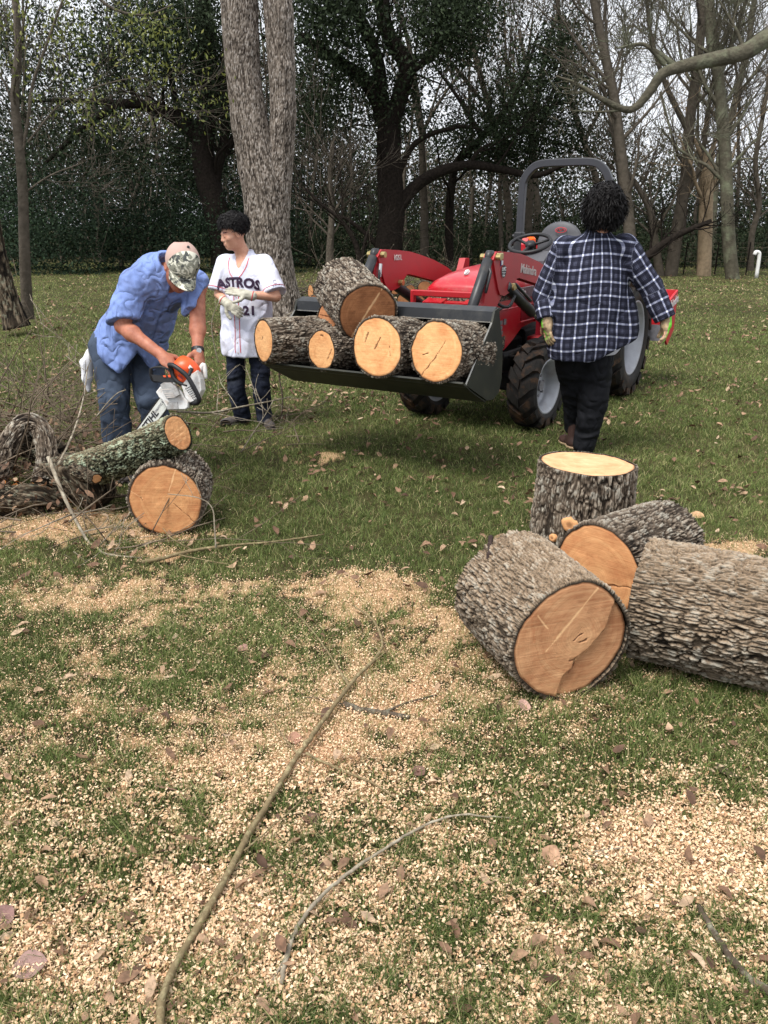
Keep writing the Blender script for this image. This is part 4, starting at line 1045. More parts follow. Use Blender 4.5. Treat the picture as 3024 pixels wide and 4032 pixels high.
    for an in (.5, 2.64, 4.71): mb.tube([cz-nn*.02, cz+.1*(math.cos(an)*u1+math.sin(an)*u2)-nn*.01, cz+.18*(math.cos(an)*u1+math.sin(an)*u2)], [.016, .013, .013], 6, TM)
    mb.cyl(cz-nn*.03, cz+nn*.01, .045, n=16, M=TM); mb.cyl(cz-nn*.02, cz-nn*.22, .03, n=12, M=TM)
    mb.build('steering_wheel', M_plast, R, smooth=True)
    # platform, fenders, seat
    mb = MB(); mb.box([0, 1.25, .60], [.95, .75, .05], TM, .01)
    for s in (-1, 1):
        prof = [(math.cos(t_)*.64+1.66, math.sin(t_)*.64+.56) for t_ in np.linspace(2.75, .7, 12)]
        inner = [(math.cos(t_)*.61+1.66, math.sin(t_)*.61+.56) for t_ in np.linspace(.7, 2.75, 12)]
        mb.prism(prof+inner, s*.44, s*.82, 0, TM)
    mb.build('fender', M_plast, R, smooth=False)
    ss = SDFG((-.36, 1.3, .85), (.36, 1.9, 1.65), .012)
    d = ss.rbox((0, 1.52, 1.02), (.23, .22, .06), .05)
    d = smin(d, ss.rbox((0, 1.72, 1.24), (.225, .05, .22), .05, rx=.12), .05)
    d = smin(d, ss.ell((0, 1.735, 1.44), (.215, .05, .17)), .05)
    V, F = ss.mesh(d); seat = build('seat', xf(TM, V), F, M_seat, R, True)
    t = np.linspace(0, 2*np.pi, 25); ov = np.stack([.02+.055*np.cos(t), 1.672+.0*t+.008*np.sin(t), 1.53+.024*np.sin(t)], 1)
    mb = MB(); mb.tube(ov, .004, 4, TM, cap=False); mb.tube([[-.02, 1.667, 1.52], [.0, 1.667, 1.545], [.02, 1.667, 1.52], [.045, 1.667, 1.545], [.06, 1.667, 1.525]], .004, 4, TM); mb.build('seat_emblem', M_reda, seat)
    for s in (-1, 1):
        mb = MB(); mb.prism([[1.43, 1.06], [1.40, 1.40], [1.43, 1.46], [1.47, 1.40], [1.50, 1.06]], s*.24-.03, s*.24+.03, 0, TM); mb.build('seat_side', M_red, R)
    # tail lights
    for s in (-1, 1):
        mb = MB(); mb.box([s*.34, 1.78, 1.42], [.13, .06, .09], TM, .02); e = mb.build('flasher_lamp', M_orange, R)
        MB().box([s*.22, 1.79, 1.38], [.09, .05, .09], TM, .02).build('tail_lamp', M_red, R)
    # roll bar
    pts = [[-.43, 1.74, .9], [-.43, 1.75, 1.4], [-.43, 1.76, 1.88], [-.41, 1.76, 2.0], [-.34, 1.76, 2.09], [-.24, 1.76, 2.13], [0, 1.76, 2.135], [.24, 1.76, 2.13], [.34, 1.76, 2.09], [.41, 1.76, 2.0], [.43, 1.76, 1.88], [.43, 1.75, 1.4], [.43, 1.74, .9]]
    P = catmull(pts, 5); T = np.gradient(P, axis=0); T /= np.linalg.norm(T, axis=1)[:, None]
    N = np.cross(T, [0, 1., 0]); B = np.array([0, 1., 0]); q = []
    for sx_, sy_ in ((-1, -.8), (-.8, -1), (.8, -1), (1, -.8), (1, .8), (.8, 1), (-.8, 1), (-1, .8)): q.append(P+N*sx_*.034+B*sy_*.030)
    V = np.stack(q, 1).reshape(-1, 3); i = np.arange(8); j = (i+1) % 8; k = np.arange(len(P)-1)[:, None]*8
    ro = build('roll_bar', xf(TM, V), [np.stack([k+i, k+8+i, k+8+j, k+j], 2).reshape(-1, 4), i[None, :].copy()], M_rops, R, False)
    for s in (-1, 1): mb = MB().box([s*.43, 1.74, 1.33], [.09, .09, .36], TM, .012).cyl([s*.36, 1.74, 1.47], [s*.50, 1.74, 1.47], .018, n=8, M=TM).cyl([s*.36, 1.74, 1.36], [s*.50, 1.74, 1.36], .014, n=8, M=TM); mb.build('hinge_bracket', M_blk, ro)
    # loader frame
    for s in (-1, 1):
        mb = MB(); xc = s*.46
        mb.prism([[.40, .62], [.36, 1.0], [.52, 1.3], [.60, 1.3], [.62, .62]], xc-.03, xc+.03, 0, TM); mb.box([s*.36, .5, .62], [.26, .2, .12], TM, .01)
        mb.build('loader_mast', M_reda, R)
        arm = [[-.98, 1.36], [-.94, 1.405], [-.86, 1.41], [-.68, 1.40], [-.5, 1.385], [-.35, 1.36], [-.1, 1.31], [.15, 1.24], [.4, 1.14], [.58, 1.02], [.56, .94], [.17, 1.10], [-.50, 1.215], [-.54, 1.215], [-.60, 1.17], [-.66, 1.125], [-.76, 1.105], [-.84, 1.12], [-.88, 1.17], [-.93, 1.26]]
        low = [[-.98, 1.37], [-.90, 1.41], [-.70, 1.39], [-.66, 1.20], [-.86, 1.04], [-1.18, .72], [-1.30, .66], [-1.38, .70], [-1.36, .80], [-1.08, 1.08]]
        mb = MB(); mb.prism(arm, xc+s*.028, xc+s*.040, 0, TM); mb.prism(arm, xc-s*.040, xc-s*.028, 0, TM)
        inn = [[-.90, 1.385], [-.5, 1.365], [-.1, 1.29], [.4, 1.12], [.17, 1.12], [-.50, 1.235], [-.72, 1.15], [-.84, 1.15]]
        mb.prism(inn, xc-.0278, xc+.0278, 0, TM); mb.prism(low, xc-.027, xc+.027, 0, TM)
        am = mb.build('loader_arm', M_reda, R)
        ux = [0, 1, -.12] if s > 0 else [0, -1, .12]
        if s > 0:
            put_text('mahindra'.replace('m', 'M', 1), .092, [xc+s*.0425, -.33, 1.262], [0, 1, -.12], [0, 0, 1], M_grey, am, M=TM, bold=.0016, sx=.92)
            th = np.arange(28)*2*np.pi/28; cc = np.array([xc+.041, -.80, 1.275])
            for rr_, mm, dx in ((.050, M_red, .0012), (.043, M_blackd, .0030)):
                V = cc+np.stack([np.full(28, dx), rr_*np.cos(th), rr_*np.sin(th)], 1); build('dealer_sticker', xf(TM, V), [np.arange(28)[None, :].copy()], mm, am, False)
            put_text('LMC', .036, [xc+.0445, -.80, 1.29], [0, 1, 0], [0, 0, 1], M_white, am, M=TM, bold=.0006)
            MB().box([xc+.0438, -.80, 1.268], [.001, .06, .004], TM).box([xc+.0438, -.80, 1.258], [.001, .04, .004], TM).box([xc+.0438, -.80, 1.246], [.001, .04, .007], TM).build('sticker_print', M_white, am)
            MB().box([xc+.0440, -.835, 1.335], [.001, .03, .03], TM).build('flag_print', M_white, am); MB().box([xc+.0440, -.856, 1.335], [.0012, .012, .045], TM).build('flag_print', simple('flag_blue', srgb(50, 56, 120)), am)
            MB().box([xc+.042, .17, 1.18], [.002, .05, .09], TM).build('arm_decal', M_dec, am)
        else:
            put_text('1626 L', .055, [xc-.0425+.09, -.70, 1.345], [0, 1, -.02], [0, 0, 1], M_grey, am, M=TM, bold=.001, sx=.8)
            MB().box([xc+.0, 0, 0], [.0001, .0001, .0001], TM)
        mb = MB()
        for (y_, z_) in ((-.93, 1.375), (-.66, 1.16)):
            mb = MB(); mb.cyl([xc-.075, y_, z_], [xc+.075, y_, z_], .022, n=10, M=TM); mb.box([xc+s*.052, y_+.03, z_+.004], [.022, .085, .045], TM, .006).build('pivot_pin', M_brass, am)
        # bucket cylinder in front of the arm, lift cylinder behind
        mb = MB(); mb.cyl([xc, -.98, 1.36], [xc, -1.24, 1.02], .036, n=14, M=TM, bev=.006); mb.cyl([xc-.02, -.95, 1.375], [xc+.02, -.95, 1.375], .045, M=TM)
        mb.tube([[xc, -.99, 1.36], [xc+s*.045, -1.03, 1.28], [xc+s*.045, -1.10, 1.15]], .011, 6, TM)
        c_ = mb.build('bucket_cylinder', M_blk, R, smooth=True)
        MB().cyl([xc, -1.24, 1.02], [xc, -1.42, .82], .018, n=10, M=TM).build('rod', M_rod, c_)
        mb = MB(); mb.cyl([xc+s*.02, -.70, 1.17], [xc+s*.02, -.16, .94], .040, n=16, M=TM, bev=.006); mb.tube([[xc+s*.06, -.62, 1.18], [xc+s*.06, -.3, 1.04]], .012, 6, TM)
        mb.tube([[xc-s*.01, -.78, 1.06], [xc+s*.02, -.74, 1.03], [xc+s*.05, -.68, 1.03], [xc+s*.06, -.62, 1.10]], .012, 6, TM, sm=3)
        c_ = mb.build('lift_cylinder', M_blk, R, smooth=True)
        MB().cyl([xc+s*.02, -.16, .94], [xc+s*.02, .12, .82], .018, n=10, M=TM).build('rod', M_rod, c_)
        mb = MB(); mb.cyl([xc+s*.02-.05, .12, .82], [xc+s*.02+.05, .12, .82], .04, n=12, M=TM); mb.prism([[.05, .74], [.05, .88], [.45, .98], [.6, .70]], xc-.02, xc+.02, 0, TM); mb.build('cylinder_bracket', M_redd, R)
        # hose
        mb = MB(); mb.tube([[xc-s*.05, -.96, 1.30], [xc-s*.06, -1.0, 1.20], [xc-s*.06, -.96, 1.08], [xc-s*.05, -.86, 1.0], [xc-s*.12, -.6, .96], [xc-s*.16, -.3, .98]], .011, 6, TM, sm=4); ho = mb.build('hydraulic_hose', M_plast, R, smooth=True)
        MB().cyl([xc-s*.05, -.96, 1.31], [xc-s*.056, -.985, 1.22], .015, n=8, M=TM).build('fitting', M_rod, ho)
    MB().cyl([-.46, -1.2, .80], [.46, -1.2, .80], .04, M=TM).build('cross_tube', M_reda, R)
    # bucket
    prof = [(-1.905, .672), (-1.60, .535), (-1.50, .525), (-1.42, .56), (-1.385, .64), (-1.39, .84), (-1.46, 1.03), (-1.47, 1.06)]
    pr = np.array(prof); t = .010; hw = .76
    nrm = np.gradient(pr, axis=0); nrm = np.stack([-nrm[:, 1], nrm[:, 0]], 1); nrm /= np.linalg.norm(nrm, axis=1)[:, None]
    outer = pr+nrm*-t if True else pr
    poly = np.concatenate([pr, outer[::-1]])
    n = len(poly); V = np.zeros((2*n, 3)); V[:n, 0] = -hw; V[n:, 0] = hw; V[:n, 1:] = poly; V[n:, 1:] = poly
    i = np.arange(n); j = (i+1) % n
    bk = build('bucket', xf(TM, V), [np.stack([i, j, j+n, i+n], 1)], M_bkt, R, False)
    for s in (-1, 1):
        side = [(-1.905, .672), (-1.60, .53), (-1.50, .52), (-1.41, .55), (-1.375, .64), (-1.38, .84), (-1.45, 1.03), (-1.465, 1.095), (-1.53, 1.08), (-1.56, 1.01)]
        mb = MB(); mb.prism(side, s*hw-.006 if s > 0 else s*hw-.008, s*hw+.008 if s > 0 else s*hw+.006, 0, TM); sp = mb.build('bucket_side', M_olive, bk)
        MB().tube([[s*hw, -1.562, 1.01], [s*hw, -1.73, .85], [s*hw, -1.908, .675]], .006, 4, TM).build('worn_edge', M_edge, sp)
    mb = MB(); mb.prism([[-1.47, 1.10], [-1.535, 1.075], [-1.545, 1.012], [-1.53, 1.012], [-1.46, 1.04]], -hw+.007, hw-.007, 0, TM); mb.build('top_flange', M_bkt, bk)
    MB().box([0, -1.545, 1.011], [2*hw-.02, .006, .006], TM).build('worn_edge', M_edge, bk)
    mb = MB(); mb.prism([[-1.955, .690], [-1.95, .700], [-1.86, .662], [-1.86, .640]], -hw-.004, hw+.004, 0, TM); mb.build('cutting_edge', M_olive, bk)
    mb = MB(); mb.prism([[-1.955, .688], [-1.86, .638], [-1.60, .515], [-1.60, .525]], -hw, hw, 0, TM); mb.build('floor_plate', M_olive, bk)
    return root
# ================================================================ signed distance modelling kit
def smin(a, b, k):
    if k <= 0: return np.minimum(a, b)
    h = np.clip(.5+.5*(b-a)/k, 0, 1); return b+(a-b)*h-k*h*(1-h)
def smax(a, b, k): return -smin(-a, -b, k)
class SDFG:
    def __init__(s, lo, hi, h):
        s.lo = np.array(lo, float); s.h = h; n = np.ceil((np.array(hi)-s.lo)/h).astype(int)+1
        ax = [s.lo[k]+h*np.arange(n[k]) for k in range(3)]
        s.X, s.Y, s.Z = [a.astype(np.float32) for a in np.meshgrid(*ax, indexing='ij')]
    def cap(s, a, b, r1, r2=None):
        r2 = r1 if r2 is None else r2; a = np.asarray(a, float); b = np.asarray(b, float); d = b-a; L2 = max(d@d, 1e-9)
        px_, py_, pz_ = s.X-a[0], s.Y-a[1], s.Z-a[2]; t = np.clip((px_*d[0]+py_*d[1]+pz_*d[2])/L2, 0, 1)
        return np.sqrt((px_-t*d[0])**2+(py_-t*d[1])**2+(pz_-t*d[2])**2)-(r1+(r2-r1)*t)
    def chain(s, pts, rs, k=.02):
        d = None
        for i in range(len(pts)-1):
            c = s.cap(pts[i], pts[i+1], rs[i], rs[i+1]); d = c if d is None else smin(d, c, k)
        return d
    def ell(s, c, r, R=None):
        P = np.stack([s.X-c[0], s.Y-c[1], s.Z-c[2]], -1)
        if R is not None: P = P@np.asarray(R, np.float32)
        r = np.asarray(r, float); k0 = np.sqrt(((P/r)**2).sum(-1)); k1 = np.sqrt(((P/(r*r))**2).sum(-1))
        return k0*(k0-1)/np.maximum(k1, 1e-6)
    def rbox(s, c, hsz, r, R=None, rx=0.):
        P = np.stack([s.X-c[0], s.Y-c[1], s.Z-c[2]], -1)
        if rx: 
            cr, sr = math.cos(rx), math.sin(rx); R = np.array([[1, 0, 0], [0, cr, -sr], [0, sr, cr]]).T
        if R is not None: P = P@np.asarray(R, np.float32)
        q = np.abs(P)-(np.asarray(hsz)-r)
        return np.sqrt((np.maximum(q, 0)**2).sum(-1))+np.minimum(q.max(-1), 0)-r
    def plane(s, p, n):
        n = np.asarray(n, float); n = n/np.linalg.norm(n)
        return (s.X-p[0])*n[0]+(s.Y-p[1])*n[1]+(s.Z-p[2])*n[2]
    def mesh(s, D, it=1):
        D = D.astype(np.float32); sg = D < 0; nx, ny, nz = D.shape
        c = np.zeros((nx-1, ny-1, nz-1), np.int8)
        for a in (0, 1):
            for b in (0, 1):
                for e in (0, 1): c += sg[a:nx-1+a, b:ny-1+b, e:nz-1+e]
        I = np.argwhere((c > 0) & (c < 8)); idx = np.full(c.shape, -1, np.int64); idx[tuple(I.T)] = np.arange(len(I))
        acc = np.zeros((len(I), 3)); cnt = np.zeros(len(I))
        cor = [(a, b, e) for a in (0, 1) for b in (0, 1) for e in (0, 1)]
        for p in cor:
            for ax in range(3):
                if p[ax]: continue
                q = list(p); q[ax] = 1
                d0 = D[I[:, 0]+p[0], I[:, 1]+p[1], I[:, 2]+p[2]]; d1 = D[I[:, 0]+q[0], I[:, 1]+q[1], I[:, 2]+q[2]]
                m = (d0 < 0) != (d1 < 0); t = np.where(m, d0/np.where(m, d0-d1, 1), 0)
                pos = np.tile(np.array(p, float), (len(I), 1)); pos[:, ax] = t
                acc[m] += pos[m]; cnt[m] += 1
        V = (I+acc/np.maximum(cnt, 1)[:, None])*s.h+s.lo
        F = []
        for ax in range(3):
            sl0 = [slice(1, None)]*3; sl0 = [slice(1, D.shape[k]-1) for k in range(3)]; a0 = list(sl0); a1 = list(sl0)
            a0[ax] = slice(0, D.shape[ax]-1); a1[ax] = slice(1, D.shape[ax])
            s0 = sg[tuple(a0)]; s1 = sg[tuple(a1)]; E = np.argwhere(s0 != s1)
            if not len(E): continue
            ins = s0[tuple(E.T)]; base = E.copy()
            o = [k for k in range(3) if k != ax]; base[:, o[0]] += 1; base[:, o[1]] += 1
            def cell(da, db):
                g = base.copy(); g[:, o[0]] += da; g[:, o[1]] += db; return idx[g[:, 0], g[:, 1], g[:, 2]]
            q = np.stack([cell(-1, -1), cell(0, -1), cell(0, 0), cell(-1, 0)], 1)
            flip = ins if ax != 1 else ~ins
            q[~flip] = q[~flip][:, ::-1]; F.append(q)
        F = np.concatenate(F); F = F[(F >= 0).all(1)]
        for _ in range(it):          # one light relaxation
            A_ = np.zeros_like(V); n_ = np.zeros(len(V))
            for a, b in ((0, 1), (1, 2), (2, 3), (3, 0)):
                np.add.at(A_, F[:, a], V[F[:, b]]); np.add.at(A_, F[:, b], V[F[:, a]]); np.add.at(n_, F[:, a], 1); np.add.at(n_, F[:, b], 1)
            V = V*.5+A_/np.maximum(n_, 1)[:, None]*.5
        return V, [F]
tractor()
# box blade behind the tractor
mb = MB(); M_bl = simple('box_blade_red', srgb(186, 36, 44), .45, var=.06)
bb = empty('box_blade', TL(.2, 2.5, 0), 'red box blade with white lettering hitched behind the tractor, right of the walker', 'box blade')
for s in (-1, 1): MB().prism([[2.28, .50], [2.20, .84], [2.62, .95], [2.62, .55], [2.40, .42]], s*.86+.1-.01, s*.86+.1+.01, 0, TM).build('end_plate', M_bl, bb)
MB().prism([[2.56, .95], [2.62, .95], [2.60, .50], [2.54, .50]], -.75, .95, 0, TM).box([.1, 2.34, .80], [1.7, .09, .09], TM, .01).build('mouldboard', M_bl, bb)
MB().box([.85, 2.26, .55], [.2, .012, .16], TM).build('scarifier_plate', M_dec, bb)
put_text('Mahindra', .12, [.975, 2.43, .83], [0, 1, .18], [0, 0, 1], M_white, bb, M=TM, bold=.001)
# ================================================================ logs in the bucket
def blog(label, f, b, r0, r1, seed, cm=M_cutC, **kw):
    kw.setdefault('outl', .05)
    return log(label, TL(*f), TL(*b), r0, r1, seed, kw.pop('bm', M_bark), cm, depth=.009, rim=.005, cw=.014, cl=.05, res=.005, group=None, **kw)
blog('biggest round at the right end of the bucket', (.575, -1.95, .868), (.60, -1.50, .82), .188, .18, 101, pith=(-.1, .0), marks=[([(-.55, -.9), (.1, -.1), (.35, .4)], .018), ([(-.5, -.15), (-.3, -.08)], .03)])
blog('round in the middle of the bucket floor with two short cracks in its end', (.165, -1.95, .868), (.19, -1.50, .82), .193, .185, 103, pith=(-.3, .2), marks=[([(-.52, .1), (-.42, .45)], .03), ([(-.1, -.1), (.1, .3)], .03), ([(.5, .1), (.55, -.3)], .01)])
blog('smaller round in the bucket, its end set between the forked log and the middle round', (-.275, -1.93, .815), (-.18, -1.50, .80), .137, .145, 105, pith=(.1, -.1), marks=[([(-.1, .72), (.1, .70)], .05), ([(.3, -.8), (.8, .1)], .02)])
blog('forked log at the left end of the bucket with a narrow pale end', (-.70, -2.0, .85), (-.46, -1.52, .82), .150, .165, 107, pith=(.1, -.2), marks=[([(-.2, .0), (-.1, .15)], .05)], bumps=[(.2, .42, .06, .12)])
blog('short split stub behind the forked log, its face brown and torn', (-.40, -1.66, 1.0), (-.36, -1.44, .92), .115, .125, 109, cm=M_cutE, bm=M_barkdark, marks=[([(-.8, 0), (.6, -.1)], .06)])
blog('large round lying on top of the load, brown cut end facing down', (-.03, -1.75, 1.035), (-.44, -1.42, 1.175), .205, .205, 111, cm=M_cutE, outl=.04, lites=[([(-.5, -.75), (.45, .9)], .035)], pith=(.1, 0))
# ================================================================ people
from mathutils.bvhtree import BVHTree
def nrm(v): v = np.asarray(v, float); return v/np.linalg.norm(v)
class Sculpt:
    """a signed distance field filled in local windows"""
    def __init__(s, pts, pad, h):
        pts = np.asarray(pts, float); s.h = h; s.lo = pts.min(0)-pad; n = np.ceil((pts.max(0)+pad-s.lo)/h).astype(int)+1
        s.n = n; s.D = np.full(n, .3, np.float32)
    def win(s, lo, hi):
        a = np.clip(np.floor((np.asarray(lo)-s.lo)/s.h).astype(int), 0, s.n-1); b = np.clip(np.ceil((np.asarray(hi)-s.lo)/s.h).astype(int)+1, 1, s.n)
        ax = [(s.lo[k]+s.h*np.arange(a[k], b[k])).astype(np.float32) for k in range(3)]
        return tuple(slice(a[k], b[k]) for k in range(3)), np.meshgrid(*ax, indexing='ij')
    def put(s, sl, d, k, sub=False):
        o = s.D[sl]; s.D[sl] = smax(o, -d, k) if sub else smin(o, d, k)
    def cap(s, a, b, r1, r2=None, k=.02, sub=False):
        r2 = r1 if r2 is None else r2; a = np.asarray(a, float); b = np.asarray(b, float); m = max(r1, r2)+k+.06
        sl, (X, Y, Z) = s.win(np.minimum(a, b)-m, np.maximum(a, b)+m); d = b-a; L2 = max(d@d, 1e-9)
        x, y, z = X-a[0], Y-a[1], Z-a[2]; t = np.clip((x*d[0]+y*d[1]+z*d[2])/L2, 0, 1)
        s.put(sl, np.sqrt((x-t*d[0])**2+(y-t*d[1])**2+(z-t*d[2])**2)-(r1+(r2-r1)*t), k, sub); return s
    def chain(s, pts, rs, k=.02):
        for i in range(len(pts)-1): s.cap(pts[i], pts[i+1], rs[i], rs[i+1], k if i == 0 else .008)
        return s
    def ell(s, c, r, R=None, k=.02, sub=False):
        c = np.asarray(c, float); r = np.asarray(r, float); m = r.max()+k+.06
        sl, (X, Y, Z) = s.win(c-m, c+m); P = np.stack([X-c[0], Y-c[1], Z-c[2]], -1)
        if R is not None: P = P@np.asarray(R, np.float32)      # columns of R are the axes
        k0 = np.sqrt(((P/r)**2).sum(-1)); k1 = np.sqrt(((P/(r*r))**2).sum(-1))
        s.put(sl, k0*(k0-1)/np.maximum(k1, 1e-6), k, sub); return s
    def cut(s, p, n, k=.004, within=None):
        n = nrm(n); lo, hi = (s.lo, s.lo+s.h*s.n) if within is None else (np.asarray(within[0])-within[1], np.asarray(within[0])+within[1])
        sl, (X, Y, Z) = s.win(lo, hi); d = (X-p[0])*n[0]+(Y-p[1])*n[1]+(Z-p[2])*n[2]
        s.D[sl] = smax(s.D[sl], d, k); return s
    def like(s):
        o = Sculpt.__new__(Sculpt); o.h = s.h; o.lo = s.lo; o.n = s.n; o.D = np.full(s.n, .3, np.float32); return o
    def union(s, o, k=.02): s.D = smin(s.D, o.D, k); return s
    def mesh(s, it=1):
        g = SDFG.__new__(SDFG); g.lo = s.lo; g.h = s.h
        return SDFG.mesh(g, s.D, it)
def vnormals(V, F):
    N = np.zeros_like(V); f = F[0]; n = np.cross(V[f[:, 2]]-V[f[:, 0]], V[f[:, 3]]-V[f[:, 1]])
    for k in range(4): np.add.at(N, f[:, k], n)
    return N/np.maximum(np.linalg.norm(N, axis=1), 1e-9)[:, None]
def wrinkle(V, F, amp, sc=(9, 9, 5), seed=1, rid=.6):
    N = vnormals(V, F); w = fbm(V[:, 0]*3, V[:, 1]*3, V[:, 2]*3, seed=seed+9, oct=2)
    x, y, z = V[:, 0]*sc[0]+w*1.3, V[:, 1]*sc[1]+w, V[:, 2]*sc[2]+w*1.5
    a = fbm(x, y, z, seed=seed, oct=2); r = 1-2*np.abs(vnoise(x*1.3, y*1.3, z*1.3, seed=seed+3))
    return V+N*(amp*(a*(1-rid)+rid*r))[:, None]
def capdist(V, a, b, r1, r2):
    a = np.asarray(a, float); b = np.asarray(b, float); d = b-a; t = np.clip(((V-a)@d)/(d@d), 0, 1)
    q = V-a-t[:, None]*d; L = np.linalg.norm(q, axis=1)
    return L-(r1+(r2-r1)*t), t*np.linalg.norm(d), q
def head(s, c, f, up, sc=1., face=True, jaw=1.):
    f = nrm(f); up = np.asarray(up, float); up = nrm(up-f*np.dot(up, f)); r = np.cross(f, up)
    R = np.stack([r, f, up], 1); q = lambda x, y, z: np.asarray(c)+sc*(r*x+f*y+up*z)
    e = lambda x, y, z, a, b, d, k=.012, sub=False: s.ell(q(x, y, z), np.array([a, b, d])*sc, R, k*sc, sub)
    e(0, -.018, .035, .076, .096, .088); e(0, .022, -.035, .062*jaw, .070, .080, .03)
    e(0, .062, -.088, .026*jaw, .024, .020, .03)
    if face:
        s.cap(q(-.035, .077, .022), q(.035, .077, .022), .010*sc, .010*sc, .012*sc)
        e(-.033, .098, .004, .018, .014, .012, .008, True); e(.033, .098, .004, .018, .014, .012, .008, True)
        e(-.032, .076, .004, .014, .013, .012, .003); e(.032, .076, .004, .014, .013, .012, .003)
        s.cap(q(0, .086, .012), q(0, .101, -.026), .007*sc, .0105*sc, .010*sc); e(-.011, .092, -.030, .008, .009, .007, .006); e(.011, .092, -.030, .008, .009, .007, .006)
        e(-.044, .052, -.018, .022, .028, .020, .02); e(.044, .052, -.018, .022, .028, .020, .02)
        s.cap(q(-.017, .089, -.055), q(.017, .089, -.055), .0068*sc, .0068*sc, .006*sc); s.cap(q(-.014, .088, -.065), q(.014, .088, -.065), .0075*sc, .0075*sc, .006*sc)
        s.cap(q(-.024, .098, -.0600), q(.024, .098, -.0600), .0028*sc, .0028*sc, .003*sc, sub=True)
    for sd in (-1, 1):
        e(sd*.077, -.012, -.004, .010, .021, .033, .006); e(sd*.088, -.008, .0, .007, .012, .020, .004, True)
    return q, R
def tone_attr(V, q, R, sc, brow=1.):
    P = (V-q(0, 0, 0))@R/sc; t = np.zeros(len(V))
    x = np.abs(P[:, 0]); lip = np.exp(-((x/.022)**4+((P[:, 2]+.060)/.011)**2))*(P[:, 1] > .07); t = np.maximum(t, .5*lip)
    br = np.exp(-(((x-.034)/.020)**4+((P[:, 2]-.030+.10*np.maximum(x-.03, 0))/.0065)**2))*(P[:, 1] > .05); t = np.maximum(t, brow*br)
    ey = np.exp(-(((x-.032)/.015)**4+((P[:, 2]+.003)/.0045)**2))*(P[:, 1] > .06); t = np.maximum(t, .9*ey*brow)
    t[np.linalg.norm(P, axis=1) > .16] = 0
    return t
def skin_mat(name, c, c2):
    m = Mt(name); o = m.obj(); t = m.attr('tone')
    b = m.mix(m.ramp(m.noise(o, 25, 5, .6), [(.35, 0), (.7, 1)]), c, c2)
    b = m.mix(m.ramp(t, [(0, 0), (.25, 0), (.5, .55), (.6, .55)]), b, srgb(150, 84, 78))
    b = m.mix(m.ramp(t, [(.6, 0), (.85, .9)]), b, srgb(30, 22, 20))
    m.color(b).set(.55, spec=.35); m.b.inputs['Subsurface Weight'].default_value = .12; m.b.inputs['Subsurface Radius'].default_value = (.02, .008, .005)
    m.bump(m.noise(o, 260, 3), .002, .4); return m.m
def hand(s, w, d, n, th, L=.185, r=.0088, curl=.3, spread=.012, tcurl=.5, k=.006, fat=1., curls=None):
    """w wrist, d towards the fingers, n out of the back of the hand, th=+1/-1 side of the thumb"""
    d = nrm(d); n = nrm(np.asarray(n)-d*np.dot(n, d)); sd = np.cross(d, n)*th; sc = L/.185; r = r*fat
    R = np.stack([sd, d, n], 1); w = np.asarray(w, float)
    s.ell(w+d*.048*sc, np.array([.040, .055, .017])*sc*np.array([1, 1, fat]), R, .015); s.cap(w-d*.02, w+d*.03*sc, .026*sc, .026*sc, .015)
    for i, (off, ln) in enumerate(((.030, .068), (.010, .078), (-.010, .073), (-.029, .058))):
        p = w+d*.088*sc+sd*off*sc-n*.002; cu = (curls[i] if curls is not None else curl*(1+.12*i)); dd = nrm(d+sd*off*spread*30); rr = r*(1-.05*i)
        for j, fr in enumerate((.46, .30, .26)):
            a = cu*(.6+.55*j); dn = dd*math.cos(a)-n*math.sin(a)*1.; dd = nrm(dn); q_ = p+dd*ln*fr*sc
            s.cap(p, q_, rr*(1-.08*j), rr*(1-.08*(j+1)), k if j == 0 else .002); p = q_
    p = w+d*.022*sc+sd*.028*sc; dd = nrm(d*.55+sd*.8-n*.25)
    for j, ln in enumerate((.036, .032, .026)):
        q_ = p+dd*ln*sc; s.cap(p, q_, r*1.25*(1-.08*j), r*1.2*(1-.1*j), .01 if j == 0 else .002); p = q_; dd = nrm(dd+d*tcurl*.6-sd*tcurl*.5-n*tcurl*.3)
def leg(s, hip, kn, an, r, k=.02): s.chain([hip, kn, an], r, k)
def decal(name, V2, F, org, ux, uy, out, bvh, mat, parent, lift=.0025, sub=2):
    """lay flat geometry (metres in ux, uy) on a surface by casting it onto the mesh from outside"""
    import bmesh
    bm = bmesh.new(); vs = [bm.verts.new((v[0], v[1], 0)) for v in V2]
    for f in F:
        for q in f:
            try: bm.faces.new([vs[i] for i in q])
            except Exception: pass
    bmesh.ops.triangulate(bm, faces=bm.faces[:])
    for _ in range(sub):
        e = [e for e in bm.edges if e.calc_length() > .008]
        if e: bmesh.ops.subdivide_edges(bm, edges=e, cuts=1); bmesh.ops.triangulate(bm, faces=bm.faces[:])
    P = []; ok = []
    for v in bm.verts:
        o = org+ux*v.co.x+uy*v.co.y+out*.35; h = bvh.ray_cast(Vector(o), Vector(-out), .7)
        ok.append(h[0] is not None); P.append(np.array(h[0])+out*lift+np.array(h[1])*.0005 if h[0] is not None else o-out*.35)
    bm.verts.index_update(); T = np.array([[v.index for v in f.verts] for f in bm.faces if all(ok[v.index] for v in f.verts)]); bm.free()
    return build(name, np.array(P), T, mat, parent, True)
def bvh_of(V, F):
    f = F[0]; return BVHTree.FromPolygons([tuple(v) for v in V], [tuple(int(i) for i in q) for q in f])
def ribbon2(pts, w):
    pts = np.asarray(pts, float); T = np.gradient(pts, axis=0); T /= np.linalg.norm(T, axis=1)[:, None]; N = np.stack([-T[:, 1], T[:, 0]], 1)
    V = np.concatenate([pts-N*w/2, pts+N*w/2]); n = len(pts); i = np.arange(n-1); return V, [np.stack([i, i+1, i+1+n, i+n], 1)]
